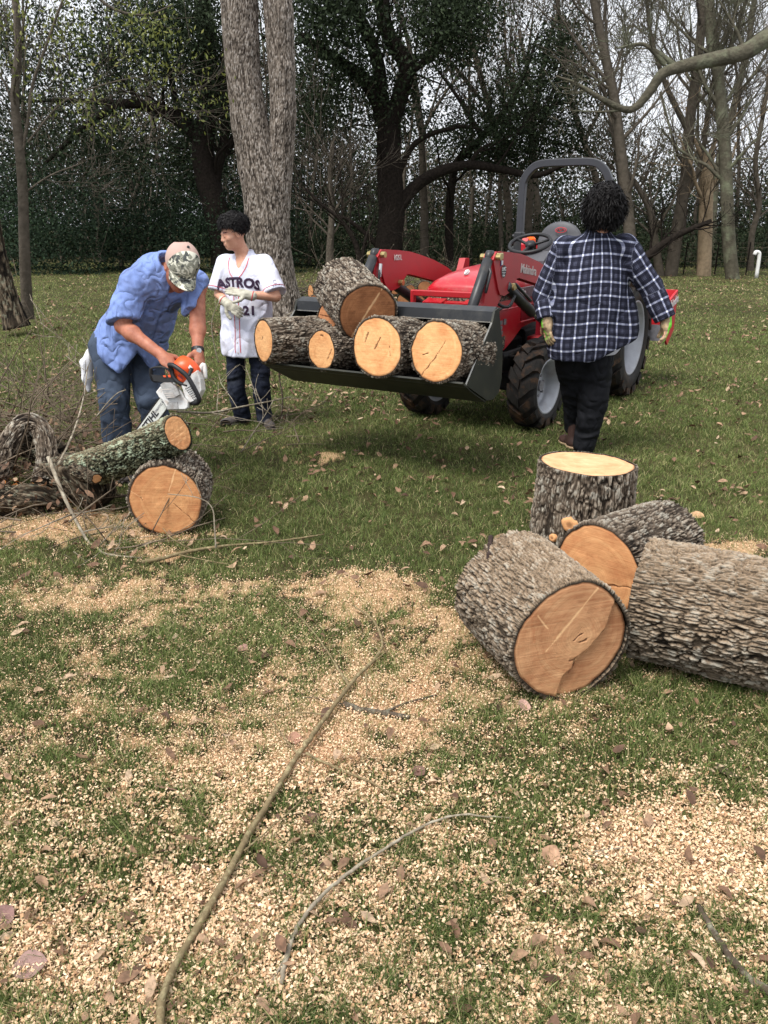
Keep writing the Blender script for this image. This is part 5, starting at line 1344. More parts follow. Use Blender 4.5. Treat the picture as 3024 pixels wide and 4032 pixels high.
def hair(name, c, rad, R, n, L, parent, mat, seed, droop=.4, curl=.02, hide=None, w=.0035, core=.97):
    """curly locks: short bent tapered ribbons rooted on an ellipsoid, over a lumpy core"""
    rs = np.random.default_rng(seed); u = rs.normal(0, 1, (n*2, 3)); u /= np.linalg.norm(u, axis=1)[:, None]
    if hide is not None: u = u[~hide(u)]
    u = u[:n]; n = len(u); rad = np.asarray(rad); P0 = u*rad; N = u/rad; N /= np.linalg.norm(N, axis=1)[:, None]
    T = rs.normal(0, 1, (n, 3)); T -= N*(T*N).sum(1)[:, None]; T /= np.linalg.norm(T, axis=1)[:, None]
    lump = 1+.10*fbm(u[:, 0]*3.2, u[:, 1]*3.2, u[:, 2]*3.2, seed=seed, oct=2)+.03*rs.normal(0, 1, n); P0 = P0*lump[:, None]; ph = rs.uniform(0, 6.28, n); K = 6; pts = []; p = P0.copy(); d = nrm_rows(N*.35+T*.8)
    for k in range(K):
        pts.append(p.copy()); a = ph+k*1.5
        d = nrm_rows(d*.8+np.cos(a)[:, None]*T*.42+np.sin(a)[:, None]*np.cross(N, T)*.42+np.array([0, 0, -droop*.5])-N*.10)
        p = p+d*(L/K*rs.uniform(.7, 1.2, n))[:, None]
    pts = np.stack(pts, 1); sd = nrm_rows(np.cross(N, T)+rs.normal(0, .3, (n, 3)))
    ww = w*np.array([1, 1.2, 1.2, 1., .8, .25]); V = np.concatenate([pts-sd[:, None]*ww[None, :, None], pts+sd[:, None]*ww[None, :, None]], 1)
    V = V.reshape(-1, 3)@R.T+c; b = (np.arange(n)*2*K)[:, None]; i = np.arange(K-1)[None]
    F = np.stack([b+i, b+i+1, b+K+i+1, b+K+i], 2).reshape(-1, 4)
    # core
    g = 40; th, fi = np.meshgrid(np.linspace(0, 2*np.pi, g, endpoint=False), np.linspace(.01, np.pi-.01, g//2)); U = np.stack([np.cos(th)*np.sin(fi), np.sin(th)*np.sin(fi), np.cos(fi)], 2).reshape(-1, 3)
    bum = 1+.10*fbm(U[:, 0]*3.2, U[:, 1]*3.2, U[:, 2]*3.2, seed=seed, oct=2); C = (U*rad*core*bum[:, None])
    i0, j0 = np.meshgrid(np.arange(g//2-1), np.arange(g), indexing='ij'); i0 = i0.ravel(); j0 = j0.ravel(); j1 = (j0+1) % g
    Fc = np.stack([i0*g+j0, (i0+1)*g+j0, (i0+1)*g+j1, i0*g+j1], 1)
    if hide is not None:
        hd = hide(U); Fc = Fc[~hd[Fc].any(1)]
    C = C@R.T+c
    return build(name, np.concatenate([V, C]), [F, Fc+len(V)], mat, parent, True)
def nrm_rows(a): return a/np.maximum(np.linalg.norm(a, axis=-1, keepdims=True), 1e-9)
M_hair = simple('black_curly_hair', srgb(15, 12, 12), .6, spec=.2, var=.4, vs=60)
M_skinA = skin_mat('young_skin', srgb(206, 158, 132), srgb(188, 134, 108))
M_skinB = skin_mat('weathered_skin', srgb(176, 116, 92), srgb(146, 88, 68))
M_jersey = simple('white_jersey_cloth', srgb(208, 210, 226), .8, spec=.15, dirt=srgb(140, 128, 116), dirt_amt=.55, dirt_scale=5, bump=.4, bs=300, bd=.001)
M_piping = simple('red_piping', srgb(196, 52, 62), .7)
M_navy = simple('navy_lettering', srgb(46, 26, 52), .7)
M_denimd = simple('dark_denim', srgb(28, 32, 44), .85, spec=.1, var=.3, vs=12, bump=.5, bs=300, bd=.001, dirt=srgb(76, 80, 88), dirt_amt=.4, dirt_scale=5)
M_denim = simple('worn_blue_denim', srgb(68, 78, 94), .85, spec=.1, var=.2, vs=10, bump=.6, bs=260, bd=.001, dirt=srgb(38, 44, 54), dirt_amt=.65, dirt_scale=5)
M_shoe = simple('grey_canvas_shoe', srgb(70, 64, 62), .8, var=.2)
M_boot = simple('brown_boot', srgb(64, 44, 38), .6, var=.2); M_sole = simple('tan_sole', srgb(170, 144, 116), .8)
M_glove = simple('grey_leather_glove', srgb(176, 172, 156), .55, spec=.4, var=.12, vs=14, dirt=srgb(84, 80, 66), dirt_amt=.7, dirt_scale=13)
M_blue = simple('faded_blue_work_shirt', srgb(118, 138, 190), .85, spec=.1, var=.10, vs=6, dirt=srgb(96, 98, 118), dirt_amt=.75, dirt_scale=3.2)
M_black = simple('black_trousers', srgb(22, 23, 27), .8, spec=.15, var=.2, bump=.4, bs=300, bd=.001)
def folds(mt, dist, sc=8., st=(1, 1, .45), fine=300):
    m = Mt.__new__(Mt); m.m = mt; m.nt = mt.node_tree; m.b = m.nt.nodes['Principled BSDF']; m.out = m.nt.nodes['Material Output']
    o = m.obj(); a = m.noise(m.mapping(o, st), sc, 1, .4, .5); a2 = m.noise(m.mapping(o, (1, 1, .8), (.5, .3, 0)), sc*2.2, 1, .4, .6)
    h = m.math('ADD', a, m.math('ADD', m.math('MULTIPLY', m.math('POWER', m.math('ABSOLUTE', m.math('SUBTRACT', a2, .5)), .8), .5), m.math('MULTIPLY', m.noise(o, fine, 2), .02)))
    m.bump(h, dist, 1.)
folds(M_blue, .09, 5., (1, 1, .55)); folds(M_jersey, .045, 4., (1, 1, .28)); folds(M_denimd, .045, 5., (.8, .8, 1.5)); folds(M_denim, .05, 4.5, (1, 1, .9)); folds(M_black, .05, 4.5, (.7, .7, 1.8))
M_towel = simple('white_towel', srgb(226, 226, 230), .95, spec=.05, var=.05, bump=1., bs=160, bd=.004)
def shoe(name, an, d, L, w, mat, root, sole=None, hgt=.07):
    d = nrm([d[0], d[1], 0]); sd = np.array([-d[1], d[0], 0]); an = np.asarray(an, float); b = np.array([an[0], an[1], 0.])
    s = Sculpt([b-d*L*.4-[w, w, 0], b+d*L+[w, w, .16]], .05, .005); R = np.stack([d, sd, [0, 0, 1]], 1)
    s.ell(b+d*(L*.62)+[0, 0, .030], [L*.36, w, .036], R, .02); s.ell(b+d*(L*.05)+[0, 0, .042], [L*.30, w*.8, .048], R, .03); s.cap(b+[0, 0, .05], b+[0, 0, hgt+.03], w*.85, w*.8, .02)
    s.cap(b+d*L*.1+[0, 0, .07], b+d*L*.45+[0, 0, .045], w*.6, w*.6, .02)
    s.cut(b+[0, 0, .012], [0, 0, -1]); V, F = s.mesh(); o = build(name, V, F, mat, root)
    s = Sculpt([b-d*L*.4-[w, w, 0], b+d*L+[w, w, .05]], .05, .005); s.ell(b+d*(L*.6)+[0, 0, .01], [L*.40, w*1.08, .03], R, .02); s.ell(b+d*(L*.02)+[0, 0, .01], [L*.30, w*.9, .03], R, .02); s.cut(b+[0, 0, .018], [0, 0, 1]); s.cut(b, [0, 0, -1])
    V, F = s.mesh(); build('sole', V, F, sole or mat, o)
def boy():
    root = empty('person', (-1.09, 6.8, 0), 'slim youth with black curls in a white baseball shirt, pulling on grey work gloves', 'person')
    hc = A(918, 920, 6.72); f = nrm([-.86, -.44, -.26]); up = nrm([-.12, -.1, 1])
    nb = np.array([-1.085, 6.79, 1.36]); rS = np.array([-1.25, 6.83, 1.30]); lS = np.array([-.935, 6.73, 1.30])
    rE = A(862, 1158, 6.78); rW = A(892, 1193, 6.60); rH = A(962, 1243, 6.52)
    lE = A(1086, 1168, 6.60); lW = A(975, 1161, 6.49); lH = A(893, 1140, 6.47)
    rHp = np.array([-1.20, 6.83, .84]); lHp = np.array([-1.02, 6.78, .84]); rK = A(930, 1535, 6.78); rA = A(958, 1655, 6.80); lK = A(1030, 1540, 6.72); lA = A(1043, 1668, 6.74)
    rA[2] = .07; lA[2] = .07
    s = Sculpt([hc+[0, 0, .2], rS, lS, rE, lE, rW, lW, rA-[0, 0, .06], lA, rH, lH, hc-[.15, .15, 0]], .12, .0055)
    q, R = head(s, hc, f, up, .98)
    s.cap(nb+[0, 0, -.04], hc+np.array([.025, .02, -.06]), .058, .052, .03)
    s.cap(rS, lS, .055, .055, .03).cap(nb-[0, 0, .12], [-1.10, 6.80, .9], .12, .11, .04).cap(rHp, lHp, .09, .09, .03)
    s.chain([rS, rE, rW], [.048, .038, .026], .03).chain([lS, lE, lW], [.048, .040, .026], .03)
    s.chain([rHp, rK, rA], [.08, .052, .036], .03).chain([lHp, lK, lA], [.08, .052, .036], .03)
    for w_, h_, n_, t_ in ((rW, rH, (-.1, -.9, .4), 1), (lW, lH, (.1, -.6, .7), -1)): hand(s, w_, h_-w_, n_, t_, .165, .0075)
    V, F = s.mesh(); body = build('body', V, F, M_skinA, root, attrs={'tone': tone_attr(V, q, R, .98)})
    # curls: swept forward and up
    hide = lambda u: ((u[:, 1] > .25) & (u[:, 2] < .28)) | (u[:, 2] < -.42) | ((u[:, 2] < -.05) & (u[:, 1] > -.12))
    hair('hair', q(0, -.020, .052), (.092, .113, .096), R, 6000, .055, root, M_hair, 5, droop=.1, hide=hide, w=.0026)
    # gloves
    for w_, h_, n_, t_, cu in ((rW, rH, (-.1, -.9, .4), 1, .28), (lW, lH, (.1, -.6, .7), -1, .05)):
        s = Sculpt([w_-nrm(h_-w_)*.04, w_+nrm(h_-w_)*.20], .09, .0035); d = nrm(h_-w_)
        hand(s, w_, d, n_, t_, .185, .0100, cu, k=.004, fat=1.15); s.cap(w_-d*.035, w_+d*.02, .036, .034, .01)
        V, F = s.mesh(); V = wrinkle(V, F, .0018, (40, 40, 40), 3); g = build('glove', V, F, M_glove, root)
        MB().tube([w_-d*.036+frame(d)[0]*.036*math.cos(a)+frame(d)[1]*.036*math.sin(a) for a in np.linspace(0, 6.28, 19)], .0038, 5, cap=False).build('cuff', M_piping, g)
    # trousers
    s = Sculpt([rHp+[-.15, .15, .15], lHp, rA-[0, 0, .05], lA, rK, lK], .13, .0065)
    s.cap(rHp, lHp, .088, .088, .03).chain([rHp, rK, rA], [.085, .070, .066], .03).chain([lHp, lK, lA], [.095, .070, .064], .03).cut([0, 0, .035], [0, 0, -1])
    V, F = s.mesh(); V = wrinkle(V, F, .007, (8, 8, 22), 11); build('jeans', V, F, M_denimd, root)
    shoe('shoe', rA+[.0, .02, 0], (-.93, -.38), .205, .042, M_shoe, root); shoe('shoe', lA+[0, .02, 0], (.42, -.90), .2, .042, M_shoe, root)
    # shirt
    fw = nrm([-.36, -.93, 0]); rt = np.array([-.93, .36, 0.]) # his right
    s = Sculpt([rS+[-.1, 0, .1], lS+[.1, 0, 0], rE, lE, [-1.1, 6.8, .55], [-.85, 6.6, .6], [-1.35, 7., .6]], .14, .0055)
    Rt = np.stack([rt, fw, [0, 0, 1]], 1)
    s.ell([-1.095, 6.79, 1.18], [.205, .135, .19], Rt, .03).ell([-1.10, 6.79, .95], [.215, .150, .24], Rt, .06).ell([-1.105, 6.80, .66], [.226, .165, .34], Rt, .05)
    s.cap(rS+[.03, 0, -.01], lS-[.03, 0, .01], .066, .066, .04).cap(nb-[.0, -.01, .05], nb+[0, 0.005, .01], .075, .068, .03)
    t = s.like(); t.chain([rS+[0, 0, -.01], rE], [.076, .090], .04); t.cut(rS+(rE-rS)*.90, rE-rS); s.union(t, .03)
    t = s.like(); t.chain([lS+[0, 0, -.01], lE], [.076, .096], .04); t.cut(lS+(lE-lS)*.90, lE-lS); s.union(t, .03)
    s.cut([0, 0, .585], [0, 0, -1]); 
    # neck opening with a V at the front
    s.cap(nb+[0, 0, .02], nb+[0, 0, .2], .056, .09, .004, True); s.cap(nb+[.0, 0, .02]+fw*.05, nb+fw*.19-[0, 0, .155], .048, .006, .004, True); s.cap(nb+fw*.08-[0, 0, .02], nb+fw*.22-[0, 0, .04], .042, .05, .004, True)
    V, F = s.mesh(); m = sstep(1.25, 1.05, V[:, 2])
    V = wrinkle(V, F, .006, (9, 9, 3.5), 21); V2 = wrinkle(V, F, .010, (7, 7, 2.), 33, .8); V = V+(V2-V)*m[:, None]
    shirt = build('baseball_shirt', V, F, M_jersey, root); bv = bvh_of(V, F)
    org = np.array([-1.10, 6.79, 1.0]); ux = -rt
    # piping: neckline and the two lines down the front
    base = nb-org; zt = base[2]
    for sd in (-1, 1):
        V2, F2 = ribbon2(catmull([(sd*.088, zt-.02), (sd*.082, zt-.08), (sd*.055, zt-.135), (sd*.024, zt-.175), (sd*.021, zt-.25), (sd*.021, -.1), (sd*.023, -.38)], 6), .0055)
        decal('piping', V2, F2, org, ux, np.array([0, 0, 1.]), fw, bv, M_piping, shirt, sub=0)
    for a_, b_, r_ in ((rS, rE, .095), (lS, lE, .103)):
        d = nrm(b_-a_); c = a_+(b_-a_)*.82; u, v, _ = frame(d); ring = []
        for t in np.linspace(0, 2*np.pi, 36):
            o_ = c+(u*math.cos(t)+v*math.sin(t))*.2; h = bv.ray_cast(Vector(o_), Vector(c-o_), .3); 
            if h[0] is not None and (Vector(c)-h[0]).length < .13: ring.append(np.array(h[0])+nrm(o_-c)*.001)
        if len(ring) > 3: MB().tube(ring, .0028, 4, cap=False).build('sleeve_piping', M_piping, shirt)
    # lettering, arched
    def arch(txt, size, cx, cy, bend, bold):
        V_, F_ = text_geo(txt, size, 0, 1.02, bold); x = V_[:, 0]; y = V_[:, 1]; th = x*bend
        k = 1/bend; return np.stack([cx+(k+y)*np.sin(th), cy-k+(k+y)*np.cos(th)], 1), F_
    V_, F_ = arch('ASTROS', .098, .012, .158, 1.7, .005); decal('team_lettering', V_, F_, org, ux, np.array([0, 0, 1.]), fw, bv, M_navy, shirt, lift=.003)
    V_, F_ = text_geo('21', .095, 0, 1.05, .004); decal('number', V_[:, :2]+[.105, -.055], F_, org, ux, np.array([0, 0, 1.]), fw, bv, M_navy, shirt, lift=.003)
    oc = (lS+lE)/2; o2 = oc; t_ = np.linspace(.5, 5.6, 16); V_, F_ = ribbon2(np.stack([.014*np.cos(t_), .014*np.sin(t_)+.0], 1), .0025)
    on = nrm([.45, -.9, 0]); uy_ = nrm(lS-lE); ux_ = nrm(np.cross(uy_, on)); decal('sleeve_print', V_, F_, oc-uy_*.01, ux_, uy_, on, bv, M_navy, shirt, sub=0)
    V_, F_ = text_geo('GALLERY FURN', .012, 0, 1.02, .0003)
    decal('sleeve_print', V_[:, :2]*[.75, 1]+[0, -.03], F_, oc-uy_*.01, ux_, uy_, on, bv, M_navy, shirt, sub=0)
    mb = MB()
    for z in (1.165, 1.05, .80, .70, .62):
        h = bv.ray_cast(Vector(np.array([org[0], org[1], z])+fw*.4), Vector(-fw), .5)
        if h[0] is not None: p = np.array(h[0]); MB().cyl(p, p+fw*.003, .006, n=10).build('button', M_grey, shirt)
boy()
def walker():
    root = empty('person', (1.41, 5.86, 0), 'person with dark curly hair, seen from behind in a checked shirt', 'person')
    hc = A(2378, 812, 5.74); f = nrm([.12, .97, -.12]); up = nrm([.03, 0, 1])
    nb = np.array([1.415, 5.79, 1.535]); lS = np.array([1.205, 5.80, 1.43]); rS = np.array([1.60, 5.77, 1.44])
    lE = A(2140, 1165, 5.86); lW = A(2153, 1262, 5.78); lH = A(2162, 1372, 5.74); rE = A(2560, 1128, 5.74); rW = A(2622, 1262, 5.68); rH = A(2622, 1375, 5.62)
    lHp = np.array([1.31, 5.87, .86]); rHp = np.array([1.49, 5.85, .86]); rK = A(2335, 1590, 5.86); rA = A(2297, 1775, 5.88); lK = A(2262, 1560, 6.0); lA = A(2258, 1720, 6.10)
    rA[2] = .06; lA[2] = .13
    s = Sculpt([hc+[0, 0, .2], lS, rS, lE, rE, lW, rW, rA-[0, 0, .05], lA, lH, rH, rH-[0, 0, .05]], .13, .007)
    q, R = head(s, hc, f, up, 1.03); s.cap(nb-[0, 0, .05], hc-[0, .0, .06], .062, .058, .03)
    s.cap(lS, rS, .06, .06, .02).cap(nb-[0, 0, .22], [1.41, 5.83, .95], .10, .13, .03).cap(lHp, rHp, .11, .11, .03)
    s.chain([lS, lE, lW], [.055, .046, .030], .03).chain([rS, rE, rW], [.055, .046, .030], .03).chain([lHp, lK, lA], [.10, .065, .042], .03).chain([rHp, rK, rA], [.10, .07, .042], .03)
    hand(s, lW, lH-lW, (-.6, -.6, 0), 1, .17, .0085); hand(s, rW, rH-rW, (.8, -.3, .2), -1, .17, .0085)
    V, F = s.mesh(); build('body', V, F, M_skinA, root, attrs={'tone': tone_attr(V, q, R, 1.03)})
    hide = lambda u: ((u[:, 1] > .45) & (u[:, 2] < .3)) | (u[:, 2] < -.86)
    hair('hair', q(0, -.022, .012), (.114, .122, .134), R, 11000, .095, root, M_hair, 15, droop=.7, hide=hide, w=.0026, core=.95)
    # gloves: green backs, tan palms
    mg = Mt('green_and_tan_glove'); c_ = mg.mix(mg.ramp(mg.attr('gb'), [(.45, 0), (.55, 1)]), mg.mix(mg.ramp(mg.noise(mg.obj(), 30, 4), [(.4, 0), (.7, 1)]), srgb(176, 152, 118), srgb(112, 92, 72)), srgb(112, 214, 56)); mg.color(c_).set(.7)
    for w_, h_, n_, t_, cu, gd in ((lW, lH, (-.75, -.35, 0), 1, .22, (-1, .1, 0)), (rW, rH, (.85, -.05, .2), -1, .42, (1, .2, .1))):
        d = nrm(h_-w_); s = Sculpt([w_-d*.05, w_+d*.21], .09, .004)
        hand(s, w_, d, n_, t_, .19, .0108, cu, k=.004, fat=1.15); s.cap(w_-d*.04, w_+d*.03, .036, .038, .01)
        V, F = s.mesh(); V = wrinkle(V, F, .002, (40, 40, 40), 8); N = vnormals(V, F)
        g = build('glove', V, F, mg.m, root, attrs={'gb': .5+.5*(N@nrm(gd))-(.40 if gd[0] < 0 else .12)})
    s = Sculpt([lHp+[-.15, .15, .15], rHp+[.1, -.1, .1], rA-[0, 0, .05], lA, rK, lK], .15, .0075)
    s.cap(lHp, rHp, .15, .15, .04).chain([rHp+[-.01, 0, -.1], rK, rA], [.135, .102, .078], .04).chain([lHp+[0, 0, -.1], lK, lA], [.13, .085, .070], .04).cut(rA-[0, 0, .045], [0, 0, -1], within=(rA, .12)).cut(lA-[0, 0, .02], [0, .3, -1], within=(lA, .115))
    V, F = s.mesh(); V = wrinkle(V, F, .007, (6, 6, 20), 41); build('trousers', V, F, M_black, root)
    shoe('boot', rA+[0, .03, 0], (-.1, 1), .22, .048, M_boot, root, M_sole)
    shoe('boot', [lA[0]-.02, lA[1]-.06, 0], (-.15, 1), .22, .048, M_boot, root, M_sole, hgt=.16)
    # undershirt tail
    s = Sculpt([[1.35, 5.65, .7], [1.7, 6.0, .9]], .08, .007); s.ell([1.46, 5.84, .83], [.20, .17, .15], None, .02); s.cut([1.45, 5.8, .735], [0, 0, -1]); V, F = s.mesh(); build('undershirt', wrinkle(V, F, .004), F, M_jersey, root)
    # checked shirt
    s = Sculpt([lS+[-.1, 0, .14], rS+[.1, 0, .14], lE, rE, lW, rW, [1.75, 5.6, .7], [1.1, 6.05, .7]], .14, .0065)
    s.ell([1.405, 5.81, 1.28], [.235, .165, .24], None, .04).ell([1.405, 5.83, 1.08], [.265, .195, .25], None, .08).ell([1.405, 5.83, .82], [.270, .205, .34], None, .06).ell([1.63, 5.86, .88], [.135, .15, .30], None, .06)
    s.cap(lS+[.02, 0, 0], rS-[.02, 0, 0], .078, .078, .05).cap(nb-[.0, 0, .06], nb, .085, .074, .05)
    s.cut([1.31, 5.7, .70], [-.02, 0, -1]); s.cut([1.43, 5.7, .71], [.42, 0, -1], .02)
    for a, b, c, r in ((lS, lE, lW, [.088, .076, .062]), (rS, rE, rW, [.090, .080, .068])):
        t = s.like(); t.chain([a, b, c], r, .03); t.cut(c+(b-c)*.05, c-b); s.union(t, .025)
    s.cap(nb+[0, .01, .02], nb+[0, .01, .2], .060, .08, .004, True)
    V, F = s.mesh(); V = wrinkle(V, F, .007, (8, 8, 4), 51, .6)
    # cloth coordinates
    dT = np.maximum(np.hypot((V[:, 0]-1.41)/.27, (V[:, 1]-5.82)/.2)-1, -.5)*.2
    ang = np.arctan2(V[:, 0]-1.41, -(V[:, 1]-5.82)); uv = np.stack([ang*.215+V[:, 0]*.12, V[:, 2]+.012*np.sin(V[:, 0]*12), np.zeros(len(V))], 1); best = dT.copy()
    for a, b, r1, r2, off in ((lS, lE, .085, .07, 1.), (lE, lW, .07, .056, 1.29), (rS, rE, .088, .076, 2.), (rE, rW, .076, .062, 2.34)):
        dd, al, qq = capdist(V, a, b, r1, r2); u_, v_, _ = frame(np.asarray(b)-a); an_ = np.arctan2(qq@v_, qq@u_); m = dd < best-.012
        uv[m, 0] = an_[m]*.08+off; uv[m, 1] = al[m]+off; best = np.minimum(best, dd)
    m = Mt('blue_white_check_flannel'); sp = m.sep(m.attr('puv', True)); P = .088
    def stripes(v, ph):
        x = m.math('FRACT', m.math('ADD', m.math('DIVIDE', v, P), ph))
        a = m.ramp(x, [(0, .0), (.08, .0), (.10, .9), (.23, .9), (.25, .0), (.48, .0), (.50, .34), (.55, .10), (.62, .36), (.68, .12), (.73, .34), (.78, .1), (.82, .0)])
        return a
    a = stripes(sp[0], 0.); b = stripes(sp[1], .3)
    w_ = m.math('ADD', m.math('MULTIPLY', a, .5), m.math('MULTIPLY', b, .5), clamp=True)
    c_ = m.ramp(w_, [(0, srgb(12, 14, 26)), (.18, srgb(36, 37, 50)), (.42, srgb(100, 104, 126)), (.52, srgb(120, 124, 146)), (.8, srgb(216, 220, 232)), (1, srgb(230, 233, 240))])
    c_ = m.mix(m.ramp(m.noise(m.obj(), 300, 3), [(.3, .0), (.8, .25)]), c_, srgb(90, 92, 110)); m.color(c_).set(.9, spec=.1); folds(m.m, .055, 4., (1, 1, .45))
    sh = build('checked_shirt', V, F, m.m, root, attrs={'puv': uv})
    s = Sculpt([nb-[.1, .1, .06], nb+[.1, .1, .06]], .06, .005); s.cap(nb-[0, 0, .02], nb+[0, 0, .022], .084, .074, .01); s.cap(nb-[0, -.005, .1], nb+[0, .01, .1], .066, .066, .004, True)
    V, F = s.mesh(); uv = np.stack([np.arctan2(V[:, 0]-1.41, -(V[:, 1]-5.8))*.1, V[:, 2], V[:, 2]*0], 1); build('collar', V, F, m.m, sh, attrs={'puv': uv})
walker()
def sawyer():
    root = empty('person', (-1.65, 5.35, 0), 'bent over man in a camouflage cap and faded blue work shirt, running a chainsaw', 'person')
    hc = A(712, 1058, 4.98); f = nrm([.30, -.62, -.66]); up = nrm([.40, -.40, .8])
    rS = np.array([-1.455, 4.98, 1.265]); lS = np.array([-1.13, 5.17, 1.245]); nb = np.array([-1.27, 5.06, 1.335])
    rE = A(482, 1284, 4.90); rW = A(636, 1398, 4.76); lE = A(778, 1262, 5.02); lW = A(779, 1382, 4.90)
    pel = np.array([-1.665, 5.42, .88]); rHp = pel+[-.085, -.07, -.04]; lHp = pel+[.10, .07, -.04]
    rK = A(448, 1560, 5.28); rA = A(466, 1790, 5.30); lK = A(590, 1570, 5.30); lA = A(655, 1760, 5.42); rA[2] = .09; lA[2] = .09
    s = Sculpt([hc+[0, 0, .2], hc+[.1, -.1, 0], rS, lS, rE, lE, rW, lW, pel, rA-[0, 0, .05], lA, A(700, 1460, 4.7), A(800, 1460, 4.8)], .15, .006)
    q, R = head(s, hc, f, up, 1.06, jaw=1.12); s.cap(nb+[-.03, .03, -.03], hc-f*.02-[0, 0, .03], .072, .066, .03)
    s.cap(rS, lS, .065, .065, .02).cap(nb-[.08, -.08, .1], pel+[.02, 0, .02], .09, .11, .03).cap(rHp, lHp, .10, .10, .03)
    s.chain([rS, rE, rW], [.052, .046, .030], .03).chain([lS, lE, lW], [.052, .046, .030], .03).chain([rHp, rK, rA], [.10, .07, .05], .03).chain([lHp, lK, lA], [.10, .07, .05], .03)
    s.ell(rE+(rW-rE)*.25, [.046, .046, .046], None, .03); s.ell(lE+(lW-lE)*.3, [.046, .046, .046], None, .03)
    hand(s, rW, A(686, 1452, 4.71)-rW, (.25, -.6, .75), -1, .20, .0115, .45, k=.006, fat=1.12); hand(s, lW, A(790, 1452, 4.83)-lW, (.8, -.55, .1), 1, .20, .0115, .5, k=.006, fat=1.12)
    V, F = s.mesh(); build('body', V, F, M_skinB, root, attrs={'tone': tone_attr(V, q, R, 1.06, brow=.7)})
    hide = lambda u: (u[:, 2] > .15) | (u[:, 1] > .1) | (u[:, 2] < -.45)
    hair('hair', q(0, -.018, .02), (.083, .105, .098), R, 500, .018, root, simple('grey_hair', srgb(120, 108, 98), .6), 25, droop=.2, hide=hide, w=.002, core=.99)
    # watch
    d = nrm(lW-lE); c = lW-d*.005; MB().cyl(c-d*.011, c+d*.011, .0375, n=24).build('watch', M_blackd, root); n_ = nrm([.35, -.9, .1]); MB().cyl(c+n_*.034, c+n_*.043, .015, n=16).build('watch_case', M_rod, root)
    # jeans
    s = Sculpt([pel+[-.2, .2, .12], rA-[0, 0, .06], lA, rK, lK, pel+[.25, 0, 0]], .14, .007)
    s.cap(rHp+[.01, 0, .02], lHp+[0, 0, .02], .125, .125, .04).chain([rHp, rK, rA], [.125, .096, .088], .03).chain([lHp, lK, lA], [.12, .092, .086], .03).cut([0, 0, .05], [0, 0, -1])
    V, F = s.mesh(); V = wrinkle(V, F, .009, (7, 7, 14), 61); build('jeans', V, F, M_denim, root)
    shoe('boot', rA+[0, .02, 0], (.45, -.9), .23, .05, M_shoe, root); shoe('boot', lA+[0, .0, 0], (.7, -.7), .23, .05, M_shoe, root)
    # towel out of the back pocket
    tp = A(352, 1368, 5.42); mb_ = []; s = Sculpt([tp+[-.09, 0, .02], A(345, 1545, 5.42)+[.08, .02, 0]], .06, .006)
    s.chain([tp+[.03, 0, .0], A(340, 1430, 5.42), A(342, 1490, 5.42), A(348, 1540, 5.42)], [.024, .038, .034, .012], .03)
    V, F = s.mesh(); build('towel', wrinkle(V, F, .010, (22, 22, 4), 71), F, M_towel, root)
    # work shirt
    s = Sculpt([rS+[-.1, -.1, .12], lS+[.1, 0, .1], rE, lE, pel+[-.28, .2, -.25], pel+[.3, -.2, -.3], A(600, 1480, 5.1)], .14, .0065)
    ax = nrm(nb-pel); fwd = nrm([.62, -.78, 0]); sdv = nrm(np.cross(fwd, [0, 0, 1])); fr = nrm(np.cross(sdv, ax)); fr = fr if fr@fwd > 0 else -fr
    Rb = np.stack([sdv, fr, ax], 1)
    up_c = nb-ax*.14-fr*.01
    s.ell(up_c, [.195, .142, .22], Rb, .04); s.ell(pel+ax*.30+fr*.03, [.185, .172, .24], Rb, .07); s.ell(pel+ax*.10+fr*.02, [.20, .195, .22], Rb, .08)
    s.ell(pel+[.02, -.03, -.02], [.205, .20, .20], None, .06)
    s.cap(rS+[.02, 0, -.005], lS-[.02, 0, .005], .074, .074, .05).cap(nb-ax*.05, nb+ax*.03, .088, .080, .04)
    for a, b, r, k_, tl in ((rS, rE, [.082, .092], .88, [.1, 0, 0]), (lS, lE, [.078, .090], .80, [0, 0, 0])):
        t = s.like(); t.chain([a, b], r, .04); t.cut(a+(b-a)*k_, b-a+np.array(tl)); s.union(t, .03)
    s.ell(pel+[.05, -.06, -.10], [.215, .205, .26], None, .06)
    X, Y, Z = np.meshgrid(*[(s.lo[k]+s.h*np.arange(s.n[k])).astype(np.float32) for k in range(3)], indexing='ij')
    def below(a, b):
        p, q_ = A(*a), A(*b); v = nrm((p+q_)/2-np.array([0, 0, HC])); n = nrm(np.cross(q_-p, v)); n = n if n[2] < 0 else -n
        return (X-p[0])*n[0]+(Y-p[1])*n[1]+(Z-p[2])*n[2]
    s.D = smax(s.D, below((333, 1386, 5.2), (471, 1470, 5.2)), .006)
    s.D = smax(s.D, -smax(-below((471, 1470, 5.2), (539, 1380, 5.2)), -below((539, 1380, 5.2), (609, 1462, 5.2)), .004), .006)
    s.D = smax(s.D, below((590, 1480, 5.2), (640, 1400, 5.2)), .006)
    s.cap(nb+ax*.03, nb+ax*.2, .070, .12, .004, True); s.cap(nb+fr*.06+ax*.01, nb+fr*.20-ax*.12, .042, .006, .004, True)
    V, F = s.mesh(); V = wrinkle(V, F, .012, (8, 8, 5), 81, .6); V = wrinkle(V, F, .004, (24, 24, 16), 82, .7); sh = build('work_shirt', V, F, M_blue, root); bv = bvh_of(V, F)
    # collar flaps, pocket, placket
    s = Sculpt([nb-[.12, .12, .1], nb+[.14, .1, .12]], .05, .005); s.cap(nb-ax*.03, nb+ax*.035, .098, .080, .01); s.cap(nb-ax*.1, nb+ax*.1, .072, .072, .004, True); s.cap(nb+fr*.05-ax*.03, nb+fr*.2-ax*.04, .04, .06, .004, True)
    V, F = s.mesh(); build('collar', V, F, M_blue, sh)
